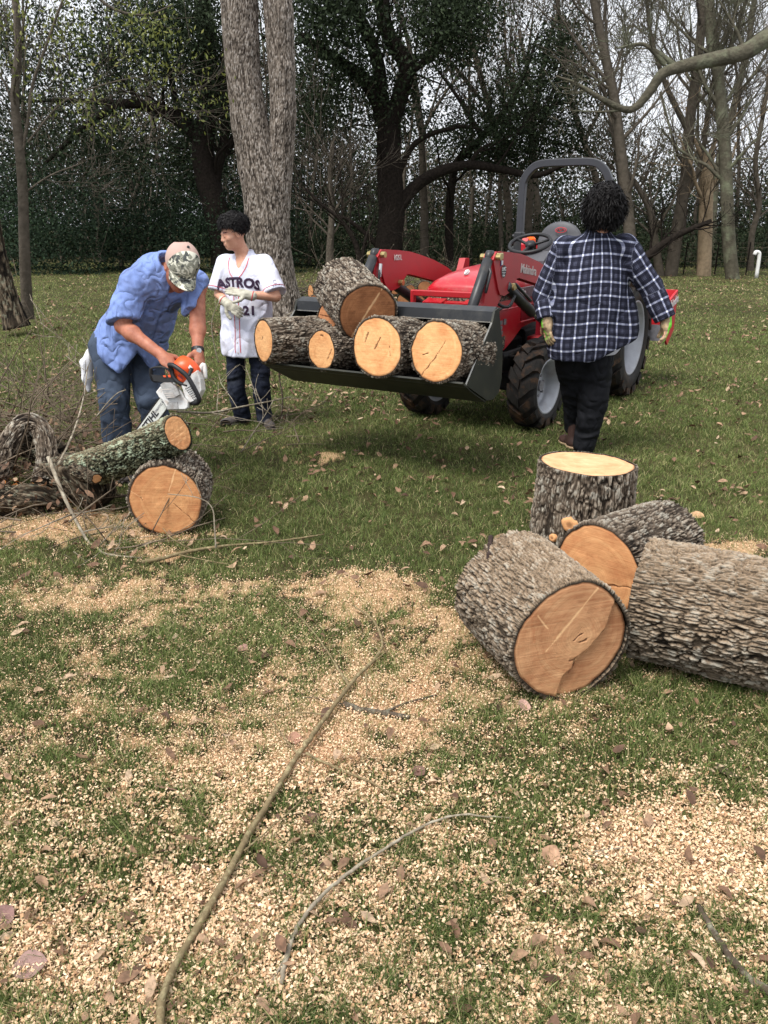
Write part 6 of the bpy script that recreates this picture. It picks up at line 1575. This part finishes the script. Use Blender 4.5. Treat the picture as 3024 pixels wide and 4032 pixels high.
    o_ = nb-ax*.22; ux_ = -sdv if (-sdv)[0] > 0 else sdv
    for dx, w_ in ((-.085, .05), (.085, .05)):
        V_, F_ = ribbon2([(dx-w_, 0), (dx+w_, 0)], .014); decal('pocket_flap', V_, F_, o_, ux_, ax, fr, bv, M_blue, sh, lift=.008, sub=3)
    V_, F_ = ribbon2([(.0, .10), (.0, .0), (.0, -.25)], .03); decal('placket', V_, F_, o_, ux_, ax, fr, bv, M_blue, sh, lift=.005, sub=3)
    # cap
    mc = Mt('camouflage_cap_cloth'); o = mc.obj(); w_ = mc.noise(o, 13, 3, .5, 1.6); v2 = mc.noise(mc.mapping(o, (1, 1, 1), (1, 2, 0)), 18, 3, .5, 2.2)
    cam_ = mc.mix(mc.ramp(w_, [(.46, 0), (.49, 1)]), srgb(80, 82, 80), srgb(140, 140, 126)); cam_ = mc.mix(mc.ramp(v2, [(.54, 0), (.57, 1)]), cam_, srgb(208, 206, 190)); cam_ = mc.mix(mc.ramp(v2, [(.36, 1), (.39, 0)]), cam_, srgb(44, 44, 42))
    cc = mc.mix(mc.ramp(mc.attr('fr'), [(.48, 0), (.52, 1)]), srgb(176, 150, 140), cam_); mc.color(cc).set(.9, spec=.1); mc.bump(mc.noise(o, 400, 2), .001, .5)
    sc = 1.06; s = Sculpt([q(-.13, -.15, -.05), q(.13, .22, .17), q(0, 0, 0)], .09, .0045)
    s.ell(q(0, -.014, .045), np.array([.091, .111, .100])*sc, R, .01); s.cut(q(0, 0, .016), -R[:, 2])
    V, F = s.mesh(); P = (V-q(0, 0, 0))@R; N = vnormals(V, F); seam = np.exp(-(np.abs(P[:, 0])/.004)**2)*.0012; V = V+N*seam[:, None]
    cp = build('cap', V, F, mc.m, root, attrs={'fr': sstep(.0, .02, P[:, 1])})
    n = 22; xs = np.linspace(-1, 1, n); rows = []
    for t in np.linspace(0, 1, 9):
        x = xs*.080*(1-.06*t); y = -.018+.110*np.sqrt(np.maximum(0, 1-(xs*.080/.091)**2))+t*.080*np.sqrt(np.maximum(.02, 1-(xs*.94)**2)); z = .024-.006*xs**2-t*(.010+.026*xs**2)
        rows.append(np.stack([x, y, z], 1))
    Pm = np.concatenate(rows); top = np.array([q(*p_) for p_ in Pm]); bot = np.array([q(p_[0], p_[1], p_[2]-.004) for p_ in Pm])
    i, j = np.meshgrid(np.arange(8), np.arange(n-1), indexing='ij'); a = (i*n+j).ravel(); Fq = np.stack([a, a+1, a+n+1, a+n], 1); m_ = len(Pm)
    e = np.arange(n-1)+8*n; edge = np.stack([e, e+1, e+1+m_, e+m_], 1); l_ = np.arange(8)*n; e1 = np.stack([l_, l_+n, l_+n+m_, l_+m_], 1); e2 = e1+n-1
    build('brim', np.concatenate([top, bot]), [np.concatenate([Fq, (Fq+m_)[:, ::-1], edge, e1, e2])], mc.m, cp, attrs={'fr': np.ones(2*m_)})
    b_ = q(0, -.014, .147); MB().cyl(b_-R[:, 2]*.004, b_+R[:, 2]*.004, .008, n=10).build('cap_button', M_blackd, cp)
sawyer()
# ================================================================ chainsaw
def saw():
    root = empty('chainsaw', A(700, 1560, 4.74), 'orange and white chainsaw with a long lettered bar, held in the bent man\'s hands', 'chainsaw')
    Y0 = 4.70; vw = nrm(A(690, 1540, 1.)-np.array([0, 0, HC])); c_ = -vw     # out of the bar's side
    ex = nrm(np.cross([0, 0, 1.], c_)); ey = nrm(np.cross(c_, ex)); O = A(660, 1560, Y0+.0); sc = .2411*4.74/FPX
    # tilt of the saw's side plane, so it is not square to the lens
    tl = math.radians(14); ex2 = ex*math.cos(tl)+c_*math.sin(tl); cc = c_*math.cos(tl)-ex*math.sin(tl)
    def S(x, y, c=0.): return O+ex2*((x-747)*sc)-ey*((y-954)*sc)+cc*c
    def slab(mb, poly, c0, c1, bev=.006):
        P = np.array(poly, float); cen = P.mean(0); n = len(P); rings = []
        for c, k in ((c0, .94), (c0+bev, 1), (c1-bev, 1), (c1, .94)):
            Q = cen+(P-cen)*k; rings.append(np.array([S(a, b, c) for a, b in Q]))
        V = np.concatenate(rings); i = np.arange(n); j = (i+1) % n
        mb.add(V, [np.concatenate([np.stack([k*n+i, k*n+j, (k+1)*n+j, (k+1)*n+i], 1) for k in range(3)]), i[::-1][None, :].copy(), (i+3*n)[None, :].copy()]); return mb
    M_or = simple('orange_plastic', srgb(226, 84, 34), .4, spec=.5, var=.06, dirt=srgb(150, 90, 60), dirt_amt=.4, dirt_scale=30)
    M_wh = simple('dusty_white_plastic', srgb(206, 206, 204), .5, spec=.4, var=.06, dirt=srgb(150, 124, 100), dirt_amt=.7, dirt_scale=26)
    M_al = simple('cast_metal', srgb(170, 168, 164), .35, metal=.7, var=.2, vs=60, dirt=srgb(120, 100, 84), dirt_amt=.6, dirt_scale=26)
    # guide bar with chain
    d = nrm([-.652, .758]); p = np.array([-d[1], d[0]])*1.
    b0 = np.array([735, 990.]); L = 1060; w = 92
    def bp(t, o): q = b0+np.array(d)*t+p*o; return (q[0], q[1])
    bar = [bp(-60, -w), bp(L*.9, -w), bp(L*.97, -w*.75), bp(L, -w*.3), bp(L, w*.3), bp(L*.97, w*.75), bp(L*.9, w), bp(-60, w)]
    mb = MB(); slab(mb, bar, -.003, .003, .001); br = mb.build('guide_bar', simple('bar_paint', srgb(196, 198, 192), .45, spec=.4, var=.08, dirt=srgb(150, 130, 106), dirt_amt=.6, dirt_scale=20), root)
    mb = MB(); path = [bp(-40, -w-6), bp(L*.9, -w-6), bp(L*.975, -w*.8-4), bp(L+8, -w*.3), bp(L+8, w*.3), bp(L*.975, w*.8+4), bp(L*.9, w+6), bp(-40, w+6)]
    mb.tube([S(a, b, 0) for a, b in path], .0048, 4, sm=0)
    lnk = 0
    for side in (-1, 1):
        for t in np.arange(-20, L*.9, 26):
            a, b = bp(t, side*(w+10)); mb.box(S(a, b, .001), [.006, .005, .008])
    mb.build('chain', simple('oily_chain', srgb(52, 50, 48), .45, metal=.5), br)
    ux_ = nrm(S(*bp(0, 0))-S(*bp(100, 0))); uy_ = nrm(S(*bp(0, -10))-S(*bp(0, 10))); uy_ = uy_ if uy_[2] > 0 else -uy_
    put_text('STIHL', .052, S(*bp(470, 6), .0042), ux_, uy_, M_blackd, br, bold=.0016, ext=.0006, shear=.25)
    put_text('ROLLOMATIC E', .017, S(*bp(250, 20), .0042), ux_, uy_, M_dec, br, bold=.0003, ext=.0006)
    # clutch side and muffler
    mb = MB(); slab(mb, [(600, 880), (670, 800), (760, 770), (900, 740), (1010, 900), (1060, 1000), (1120, 1060), (1105, 1150), (1060, 1180), (800, 1175), (740, 1110), (690, 1000), (640, 960)], .004, .055, .008); mb.build('clutch_cover', M_wh, root)
    mb = MB(); slab(mb, [(700, 760), (760, 728), (880, 735), (960, 800), (1010, 940), (930, 980), (780, 990), (740, 900)], .03, .085, .012); mf = mb.build('muffler', M_al, root)
    for k in range(5):
        if k == 1: continue
        mb = MB(); slab(mb, [(720+k*18, 838+k*32), (880+k*10, 838+k*32), (884+k*10, 848+k*32), (724+k*18, 848+k*32)], .084, .088, .001); mb.build('slot', simple('slot_metal', srgb(215, 205, 195), .3, metal=.6) if k == 0 else bpy.data.materials['slot_metal'], mf)
    mb = MB(); slab(mb, [(780, 1050), (940, 1050), (950, 1170), (760, 1165)], .052, .060, .002); mb.build('cover_plate', M_al, root)
    # engine housing
    mb = MB(); slab(mb, [(1010, 790), (1180, 620), (1290, 560), (1335, 700), (1340, 880), (1290, 960), (1240, 1040), (1130, 1080), (1060, 1000)], -.07, .045, .010); eh = mb.build('starter_housing', M_wh, root)
    for r_ in range(7):
        mb = MB()
        for c in range(5):
            x = 1085+r_*22+c*24-r_*2; y = 1000-150+r_*30-c*10+c*0; mb.box(S(x, y, .0465), [.0055, .002, .0055])
        mb.build('cooling_grid', M_blackd, eh)
    o3 = Sculpt([S(900, 700, -.06), S(1280, 330, .05), S(1100, 350, .05)], .05, .004)
    o3.ell(S(1055, 520, -.01), [.070, .060, .062], np.stack([ex2, cc, ey], 1), .01); o3.cap(S(1080, 640, -.02), S(1010, 700, -.01), .050, .040, .02); o3.cap(S(1040, 400, -.02), S(1190, 560, -.02), .030, .040, .02)
    o3.cut(S(1090, 750, 0), S(1090, 750, 0)-S(1000, 600, 0)); V, F = o3.mesh(); oc = build('top_cover', V, F, M_or, root)
    mb = MB(); slab(mb, [(975, 640), (1000, 615), (1060, 680), (1050, 700)], .050, .056, .001); mb.build('latch_slot', M_redd, oc)
    mb = MB(); slab(mb, [(1150, 510), (1180, 470), (1215, 520), (1190, 580)], .030, .048, .002); mb.build('cover_sticker', M_white, oc)
    # handles and guard
    hp = [(850, 455, .05), (930, 470, .07), (1040, 545, .085), (1150, 650, .09), (1225, 790, .09), (1290, 960, .08), (1300, 1040, .07), (1240, 1085, .05), (1140, 1080, .02)]
    MB().tube([S(*a) for a in hp], .0135, 10, sm=5).build('front_handle', M_plast, root, smooth=True)
    MB().tube([S(850, 455, .05), S(870, 540, .03), S(890, 650, .03), S(980, 750, .035), S(1110, 805, .035)], .0115, 10, sm=4).build('handle_mount', M_plast, root, smooth=True)
    MB().tube([S(1185, 640, .09), S(1230, 530, .08)], [.009, .012], 8).build('choke_lever', M_plast, root)
    mb = MB(); mb.tube([S(530, 500, .02), S(620, 482, .03), (S(750, 492, .04)), S(835, 540, .04), S(870, 640, .03), S(880, 700, .02)], .006, 8, sm=4).tube([S(530, 500, .02), S(515, 600, .01), S(540, 690, .0), S(660, 700, .0), S(880, 710, .01)], .010, 8, sm=4)
    slab(mb, [(520, 590), (700, 620), (870, 640), (930, 740), (700, 730), (560, 700)], -.03, .03, .006); hg = mb.build('hand_guard', M_plast, root)
    mb = MB(); slab(mb, [(725, 615), (770, 620), (775, 650), (735, 648)], .030, .036, .001); mb.build('guard_window', M_or, hg); mb = MB(); slab(mb, [(805, 612), (850, 618), (850, 655), (812, 652)], .030, .036, .001); mb.build('guard_window', M_or, hg)
    rh = [(1270, 560, -.05), (1330, 470, -.06), (1350, 540, -.06), (1345, 700, -.06)]
    MB().tube([S(*a) for a in rh], .014, 8, sm=4).build('rear_handle', M_wh, root, smooth=True)
saw()
# ================================================================ sticks, leaves, brush, wood pile
M_stick = simple('brown_green_stick_bark', srgb(112, 98, 72), .8, spec=.2, var=.25, vs=30, bump=.6, bs=120, bd=.003, dirt=srgb(176, 166, 128), dirt_amt=.7, dirt_scale=40)
M_stickg = simple('grey_twig_bark', srgb(134, 124, 108), .85, spec=.15, var=.3, vs=30, bump=.6, bs=120, bd=.003, dirt=srgb(190, 186, 168), dirt_amt=.6, dirt_scale=30)
M_stickd = simple('dark_twig_bark', srgb(74, 64, 54), .85, spec=.15, var=.3, vs=30, dirt=srgb(150, 150, 130), dirt_amt=.7, dirt_scale=40)
def gpath(pts, z0=.012, z1=None):
    out = []; n = len(pts)
    for i, p in enumerate(pts):
        z = (p[2] if len(p) > 2 else z0); g = G(p[0], p[1], z); out.append([g[0], g[1], z+gz(g[0], g[1])])
    return np.array(out)
def stick(name, label, cat, main, w0, w1, sides=(), mat=None, seed=0, knob=True, group=None):
    rs = np.random.default_rng(seed); mb = MB()
    def one(pts, a, b):
        P = catmull(gpath(pts), 7); Yd = P[:, 1]; n = len(P); P[:, :2] += rs.normal(0, .0012, (n, 2)); r = np.linspace(a, b, n)/FPX*Yd/2*1.05
        r = r*(1+.10*rs.normal(0, 1, n)); r = np.maximum(r, .0009); mb.tube(P, r, n=9)
    one(main, w0, w1)
    for s_ in sides: one(s_[0], s_[1], s_[2])
    o = mb.build(name, mat or M_stick, None, smooth=True); return tag(o, label, cat, group)
stick('fallen_branch', 'long bare branch lying across the sawdust, its thick end at the bottom of the picture', 'branch',
      [(625, 4130, .02), (632, 4000, .03), (640, 3900, .035), (700, 3760, .03), (800, 3590, .025), (905, 3400, .03), (985, 3250, .03), (1060, 3130, .03), (1150, 2990, .03), (1230, 2880, .03), (1320, 2760, .035), (1400, 2660, .03), (1480, 2580, .03), (1505, 2520, .04), (1470, 2440, .05), (1390, 2380, .04)], 46, 6,
      [([(632, 3990, .035), (660, 3850, .03), (730, 3700, .02), (800, 3560, .02), (850, 3500, .02)], 26, 8), ([(1205, 2950, .03), (1330, 3010, .02), (1480, 3070, .02), (1600, 3150, .015), (1670, 3200, .01)], 13, 5), ([(1180, 2960, .03), (1110, 2880, .03), (1030, 2780, .03)], 9, 4),
       ([(1290, 2800, .03), (1180, 2795, .03), (1060, 2800, .02)], 7, 4), ([(1375, 2690, .03), (1300, 2570, .03), (1200, 2440, .03), (1090, 2340, .02)], 10, 4), ([(960, 3330, .03), (1060, 3240, .03), (1190, 3120, .03), (1230, 2960, .03)], 10, 4), ([(1480, 2590, .03), (1530, 2550, .03)], 8, 4), ([(1440, 2620, .03), (1445, 2780, .01)], 6, 4)], seed=1)
stick('fallen_branch', 'shorter curved grey branch right of the long one, tip pointing right', 'branch',
      [(1105, 3860, .015), (1125, 3760, .02), (1170, 3640, .02), (1260, 3520, .03), (1380, 3410, .03), (1520, 3320, .03), (1680, 3225, .03), (1800, 3185, .03), (1920, 3190, .02), (2010, 3200, .015)], 27, 5, [([(1130, 3740, .02), (1060, 3860, .01), (1000, 3930, .01)], 14, 6)], M_stickg, 2)
stick('twig', 'dark broken forked twig lying on the sawdust in mid foreground', 'twig', [(1350, 2760), (1420, 2782), (1510, 2790), (1612, 2808)], 28, 24, [([(1500, 2792), (1600, 2750), (1720, 2716)], 14, 7), ([(1350, 2762), (1250, 2740), (1170, 2735)], 8, 4)], M_stickd, 3)
stick('fallen_branch', 'thick grey stick cut off by the bottom right corner', 'branch', [(2752, 3560, .02), (2800, 3640, .02), (2860, 3740, .02), (2950, 3840, .02), (3120, 3960, .02)], 26, 46, (), M_stickd, 4)
stick('fallen_branch', 'thin branch lying on the grass in front of the round with lichen log on top', 'branch', [(560, 2215, .02), (640, 2195, .03), (760, 2165, .03), (900, 2150, .02), (1080, 2130, .02), (1275, 2105, .02)], 20, 6, [([(760, 2165, .03), (680, 2120, .1), (640, 2080, .14)], 6, 3), ([(700, 2180, .03), (860, 2210, .02), (960, 2230, .01)], 6, 3)], M_stick, 5)
stick('twig', 'short grey twig on the grass under the longest log', 'twig', [(2490, 2760), (2540, 2735), (2570, 2690)], 7, 5, (), M_stickg, 6)
stick('twig', 'pale straight twig in the sawdust at the lower right', 'twig', [(2300, 3345), (2400, 3325), (2490, 3318)], 14, 7, [([(2320, 3350), (2420, 3350), (2500, 3340)], 8, 4)], M_stickg, 7)
stick('twig', 'thin reddish twig with a leaf, left of the long branch', 'twig', [(610, 3075), (720, 3110), (780, 3170), (850, 3250)], 9, 6, (), simple('reddish_twig', srgb(120, 90, 76), .8), 8)
stick('twig', 'thin curved twig in the open grass at the right, beyond the upright round', 'twig', [(2560, 2080), (2575, 2040), (2600, 1990), (2604, 1950)], 10, 4, (), M_stickg, 9)
# single leaves big enough to point at
def leaf_thing(label, sx, sy, L, c, rz, tilt=(0, 0), curl=.15, wid=1.):
    n = 11; u = np.linspace(-1, 1, n); prof = (1-np.abs(u)**1.7)**.75*.46*wid; prof[0] = prof[-1] = .004
    rows = []; 
    for v in np.linspace(-1, 1, 7): rows.append(np.stack([u*.5, prof*v+.006*np.sin(u*34)*(abs(v) > .9), curl*(u*.5)**2*1.6+abs(v)*prof*.35+.012*np.sin(u*7+v*3)], 1))
    V = np.concatenate(rows)*L; g = G(sx, sy, .02); a, b = tilt; cz, sz = math.cos(rz), math.sin(rz)
    V = V@np.array([[1, 0, -a], [0, 1, -b], [a, b, 1]]).T; V = V@np.array([[cz, -sz, 0], [sz, cz, 0], [0, 0, 1]]).T; V[:, 2] -= V[:, 2].min()
    V = V+[g[0], g[1], gz(g[0], g[1])+.012]
    i, j = np.meshgrid(np.arange(6), np.arange(n-1), indexing='ij'); a_ = (i*n+j).ravel(); F = np.stack([a_, a_+1, a_+n+1, a_+n], 1)
    m = simple('dry_leaf_skin', c, .65, spec=.25, var=.3, vs=60, dirt=[x*.5 for x in c], dirt_amt=.6, dirt_scale=50, bump=.5, bs=160, bd=.002)
    tag(build('fallen_leaf', V, F, m), label, 'leaf')
leaf_thing('large mauve brown toothed leaf lying flat near the bottom left corner', 110, 3770, .078, srgb(140, 112, 104), .35, (.05, .15), .1)
leaf_thing('mauve brown leaf cut off by the left edge, above the large one', 8, 3590, .06, srgb(128, 98, 92), 1.1, (.2, .3), .2)
leaf_thing('curled tan leaf standing on edge right of the curved grey branch', 2165, 3360, .070, srgb(168, 134, 108), 1.1, (.1, .5), .6, .8)
leaf_thing('dark brown curled leaf below the longest log', 2862, 3050, .085, srgb(70, 56, 46), 2.1, (.0, .35), .5, .7)
leaf_thing('reddish round leaf beside the middle of the long branch', 1160, 2890, .045, srgb(150, 112, 92), .2, (.0, .3), .2, 1.2)
leaf_thing('brown leaf on the sawdust between the broken twig and the big log', 1650, 3010, .045, srgb(112, 84, 74), .8, (.1, .2), .3)
leaf_thing('pinkish dry leaf against the foot of the big front log', 2062, 2765, .05, srgb(176, 142, 128), 1.4, (.3, .3), .4)
leaf_thing('large tan leaf on the grass right of the upright round', 2745, 2020, .085, srgb(186, 148, 112), -.5, (.0, .3), .15, .9)
leaf_thing('dark leaf lying across the grass tufts left of the long branch', 1225, 3200, .05, srgb(92, 70, 58), .5, (.1, .4), .4, .7)
leaf_thing('purplish leaf above the small round sawdust spot on the left', 955, 2540, .05, srgb(140, 106, 96), -.6, (.0, .2), .2)
# bits of dark bark on top of two logs
def crumbs(label, cen, ax, n, seed, name='bark_scrap'):
    rs = np.random.default_rng(seed); s = Sculpt([cen-np.array(ax)*2.5, cen+np.array(ax)*2.5], .03, .003); p = cen-np.asarray(ax)*1.6
    for k in range(9):
        q_ = cen+np.asarray(ax)*(-1.6+.4*k)+rs.normal(0, .3, 3)*np.asarray(ax); s.cap(p, q_, rs.uniform(.004, .009), rs.uniform(.004, .010), .006); p = q_
        if k % 2: s.cap(q_, q_+rs.normal(0, .014, 3), .005, .003, .004)
    V, F = s.mesh(0); V = wrinkle(V, F, .003, (90, 90, 90), seed); tag(build(name, V, F, simple('dark_bark_scrap', srgb(52, 40, 36), .9, var=.3)), label, 'bark')
crumbs('dark bark scrap stuck on the upper left side of the big front log', np.array([.395, 2.93, .375]), (.014, .045, .045), 260, 4)
crumbs('dark clump of bark and moss on top of the longest log', np.array([1.50, 2.66, .482]), (.045, .03, .008), 160, 5)
# ---- brush pile and root mass at the left
def brush():
    rs = np.random.default_rng(8)
    def T(label, pts, rad, seed, name='crooked_limb', bm=M_bark, Yd=None, **kw):
        P = [A(*p) for p in pts]; root = empty(name, [P[0][0], P[0][1], 0], label, 'limb')
        V, F, H = bark_tube('t', P, rad, bm, root, seed, nth=96, dz=.008, depth=.014, cw=.016, cl=.05, **kw)
        build('bark', V, F, bm, root, attrs={'bh': H}); return root
    T('gnarled grey limb arching up out of the brush heap at the left edge', [(-80, 1960, 4.7), (0, 1830, 4.75), (50, 1730, 4.8), (105, 1670, 4.85), (165, 1700, 4.85), (190, 1800, 4.75), (180, 1900, 4.65)], [.09, .065, .055, .06, .06, .065, .08], 201, rough=.35)
    T('dark knotted butt of the lichen log, resting on the sawdust', [(210, 1880, 4.72), (290, 1890, 4.68), (360, 1930, 4.62), (400, 1985, 4.58)], [.12, .13, .12, .07], 203, bm=M_barkdark, rough=.35)
    T('rotten dark limb lying along the ground at the left edge', [(-140, 1930, 4.5), (-40, 1960, 4.5), (60, 1970, 4.52), (150, 1960, 4.55), (240, 1990, 4.6)], [.10, .10, .09, .08, .05], 205, bm=M_barkdark, rough=.45)
    T('second dark limb crossing behind the arched one', [(-80, 1800, 5.1), (20, 1760, 5.0), (90, 1740, 4.95), (230, 1800, 4.85)], [.08, .08, .08, .07], 207, bm=M_barkdark, rough=.4)
    # broken orange end and the torn stub
    log('broken stub with an orange split end under the lichen log', A(385, 1885, 4.42), A(300, 1850, 4.55), .038, .05, 209, M_barkdark, M_cutB, name='broken_stub', cat='stub', depth=.005, rim=.003, cw=.012, cl=.03, res=.004, outl=.25)
    c = G(60, 1960); crumb = []
    # torn orange wood at the far left
    n = 420; P = G(50, 1960, .06)+rs.normal(0, 1, (n, 3))*[.11, .06, .035]; U = nrm_rows(rs.normal(0, 1, (n, 3))*[1, .6, .6]); Vv = nrm_rows(np.cross(U, rs.normal(0, 1, (n, 3)))); s = rs.uniform(.010, .035, n)
    P[:, 2] = np.maximum(P[:, 2], .01)
    tag(quads('rotten_wood', P, U*s[:, None], Vv*(s*.45)[:, None], rs.random(n), cvmat('orange_rotten_wood', [(0, srgb(150, 92, 50)), (.5, srgb(206, 142, 82)), (1, srgb(232, 180, 120))], .9, .1), diamond=True), 'heap of crumbling orange rotten wood at the left edge', 'rotten wood')
    # arched limbs' twigs
    def tw(name, label, pts, w0, w1, nside, L, seed, mat=M_stickg, kind=None, group=None):
        r2 = np.random.default_rng(seed); P = catmull([A(*p) for p in pts], 5); out = [(P, np.linspace(w0, w1, len(P)))]
        side_twigs(out, r2, nside, L, 1, rr=.5, wig=.12, nch=(2, 4), rmin=.0016, up=.02)
        for q, r in out: q[:, 2] = np.maximum(q[:, 2], .01)
        mb = MB()
        for q, r in out: mb.tube(q, r, n=6)
        return tag(mb.build(name, mat, None, smooth=True), label, 'branch', group)
    tw('brush_branch', 'bare branch slanting down from the heap across the front of the round', [(190, 1800, 4.35), (250, 1950, 4.2), (310, 2070, 4.12), (380, 2190, 4.0), (430, 2250, 3.9), (560, 2240, 3.85)], .012, .004, 9, .35, 11)
    tw('brush_branch', 'forked twig sticking up in front of the round\'s right side', [(850, 2160, 3.95), (845, 2080, 3.97), (835, 2000, 4.0), (780, 1960, 4.0), (660, 1945, 3.98)], .0045, .002, 2, .15, 12)
    tw('brush_branch', 'long stem rising from the heap towards the man\'s towel', [(230, 1830, 4.5), (290, 1700, 4.8), (330, 1560, 5.1), (350, 1400, 5.5)], .008, .003, 5, .4, 13)
    tw('brush_branch', 'pale twig curving up before the man\'s jeans', [(380, 1640, 5.0), (420, 1590, 5.0), (460, 1550, 5.0), (495, 1535, 5.0)], .004, .003, 0, .2, 14)
    tw('brush_branch', 'long thin branch lying behind the saw and under the youth\'s shins', [(700, 1620, 5.6), (830, 1625, 6.0), (960, 1600, 6.3), (1090, 1575, 6.7), (1150, 1560, 6.9)], .010, .004, 8, .45, 15)
    tw('brush_branch', 'upright forked twig standing in front of the youth\'s feet', [(950, 1780, 5.7), (1000, 1700, 5.75), (1040, 1640, 5.8), (1075, 1580, 5.8)], .005, .002, 4, .22, 16)
    tw('brush_branch', 'dark stem standing under the left end of the bucket', [(1108, 1640, 6.6), (1112, 1560, 6.6), (1102, 1500, 6.6), (1098, 1460, 6.6)], .008, .006, 1, .2, 17, M_stickd)
    tw('brush_branch', 'pale curved stem between the two men, reaching to elbow height', [(860, 1430, 7.2), (838, 1330, 7.2), (835, 1260, 7.2), (860, 1190, 7.2)], .005, .003, 2, .3, 18)
    tw('brush_branch', 'thin crooked stem in front of the twin trunk, right of the youth', [(1110, 1270, 9), (1130, 1240, 9), (1190, 1215, 9), (1230, 1190, 9)], .007, .003, 2, .3, 19)
    mb = MB(); out = []
    for k in range(330):
        t = rs.random()
        if t < .78: x, y = rs.uniform(-60, 430), rs.uniform(1560, 2000)
        elif t < .93: x, y = rs.uniform(420, 1180), rs.uniform(1500, 1800)
        else: x, y = rs.uniform(-60, 700), rs.uniform(1950, 2220)
        g = G(x, y); 
        if g[1] < 4.05 and 500 < x < 900: continue
        flat = rs.random() < (.45 if x < 430 else .8)
        d = nrm([rs.normal(0, 1), rs.normal(0, .5), abs(rs.normal(0, .15 if flat else .8))]); L = rs.uniform(.25, .9)*(1 if x < 430 else .8)
        grow(out, [g[0], g[1], .02+rs.uniform(0, .25)*(x < 300)], d, L, rs.uniform(.002, .007), 1, rs, wig=.10, up=-.02, nch=(1, 4), ang=(.4, .9), shrink=(.3, .6), rmin=.0014)
    for q, r in out:
        q[:, 2] = np.maximum(q[:, 2], .008); mb.tube(q, r, n=4)
    tag(mb.build('brushwood', simple('brush_twig_bark', srgb(104, 92, 78), .85, spec=.15, var=.4, vs=12), None, smooth=True, origin=(0, 0, 0)), 'tangle of thin bare twigs heaped at the left and strewn behind the two men', 'brushwood', kind='stuff')
    n = 700; C = np.stack([rs.uniform(-2.9, -1.6, n), rs.uniform(4.3, 6.2, n), rs.uniform(.02, .30, n)], 1)
    V, F, Cv = leaf_mesh(C, rs.uniform(.03, .07, n), rs.beta(1.4, 2, n), flat=.8)
    tag(build('brush_leaves', V, F, M_leaf, attrs={'cv': Cv}, origin=(0, 0, 0)), kind='stuff')
brush()
# ---- wood pile and brush behind the tractor
def woodpile():
    rs = np.random.default_rng(55); Y0 = 17.; k = 0; first = None
    for base, nrow, ncol in ((G(1285, 1150)[0]*17/G(1285, 1150)[1], 3, 5), (1.15, 3, 9)):
        pass
    spots = []
    for x0, x1, rows in ((-1.35, -.15, 4), (.1, 1.4, 2)):
        for r_ in range(rows):
            x = x0+r_*.12
            while x < x1-r_*.15: spots.append((x, r_)); x += .29
    for i, (x, r_) in enumerate(spots):
        rad = rs.uniform(.10, .145); z = .13+r_*.235
        if first is None:
            first = log('one of the split rounds stacked far behind the loader', [x, Y0-.35, z], [x, Y0+.05, z], .13, .13, 301, M_barkdark, M_cutE, name='stacked_log', depth=.006, rim=.004, cw=.03, cl=.1, res=.018, outl=.08, group='logs stacked in the wood pile behind the tractor')
            first.location = (x, Y0, z-.13); f0 = first; continue
        c = f0.copy(); COL.objects.link(c); c.location = (x, Y0+rs.normal(0, .06), z-.13)
        s_ = rad/.13; c.scale = (s_, 1, s_)
        for ch in f0.children:
            d = ch.copy(); COL.objects.link(d); d.parent = c
    for (lab, a, b, r) in (('felled log lying on the ground just behind the youth', A(1215, 1160, 14.5), A(1130, 1150, 14.9), .13), ('long felled log on the ground behind the wood pile', (-1.6, 18.6, .16), (.3, 19.6, .16), .16)):
        a = np.array(a); b = np.array(b); a[2] = b[2] = r; log(lab, a, b, r, r*.95, 310+int(r*100), M_barkdark, M_cutB, name='felled_log', depth=.008, rim=.005, cw=.04, cl=.12, res=.012, outl=.06)
    out = []; mb = MB()
    for q in range(150):
        x = rs.uniform(-2.6, 2.4); y = rs.uniform(17.6, 20.5); grow(out, [x, y, .03], nrm([rs.normal(0, 1), rs.normal(0, .4), abs(rs.normal(0, .35))]), rs.uniform(.5, 1.5), rs.uniform(.006, .02), 1, rs, wig=.14, up=-.01, nch=(1, 4), rmin=.004)
    for p_, r in out: p_[:, 2] = np.maximum(p_[:, 2], .02); mb.tube(p_, r, n=4)
    tag(mb.build('cut_branches', M_stickd, None, smooth=True, origin=(0, 0, 0)), 'low heap of cut branches beside the stacked logs', 'brushwood', kind='stuff')
woodpile()
# ---- far right: fence and white pipe
def fence():
    root = empty('wire_fence', (10, 27.5, 0), 'low rusty wire fence among the trunks at the far right', 'fence')
    for i in range(9):
        x = 7.6+i*1.0; MB().cyl([x, 27.6, 0], [x+.02, 27.6, 1.0], .022, n=6).build('post', M_tdark, root)
    mb = MB()
    for z in np.arange(.15, 1.0, .14): mb.tube([[7.6, 27.6, z], [11, 27.62, z-.01], [15.7, 27.6, z]], .004, 3)
    for x in np.arange(7.7, 15.6, .16): mb.tube([[x, 27.6, .1], [x, 27.6, .98]], .003, 3)
    mb.build('wire_mesh', simple('rusty_wire', srgb(96, 84, 72), .7, metal=.4), root)
    X = (2925-1512)/FPX*26*1.0; mb = MB(); mb.tube([[X, 26, 0], [X, 26, .62], [X-.03, 26, .74], [X-.12, 26, .76], [X-.15, 26, .68]], .055, 10, sm=4)
    tag(mb.build('vent_pipe', simple('white_pipe_plastic', srgb(226, 226, 222), .4), None, smooth=True), 'white plastic pipe with a bent top standing by the fence at the far right', 'pipe')
fence()
# round low sunlit grass beyond the fence is part of the ground sheet
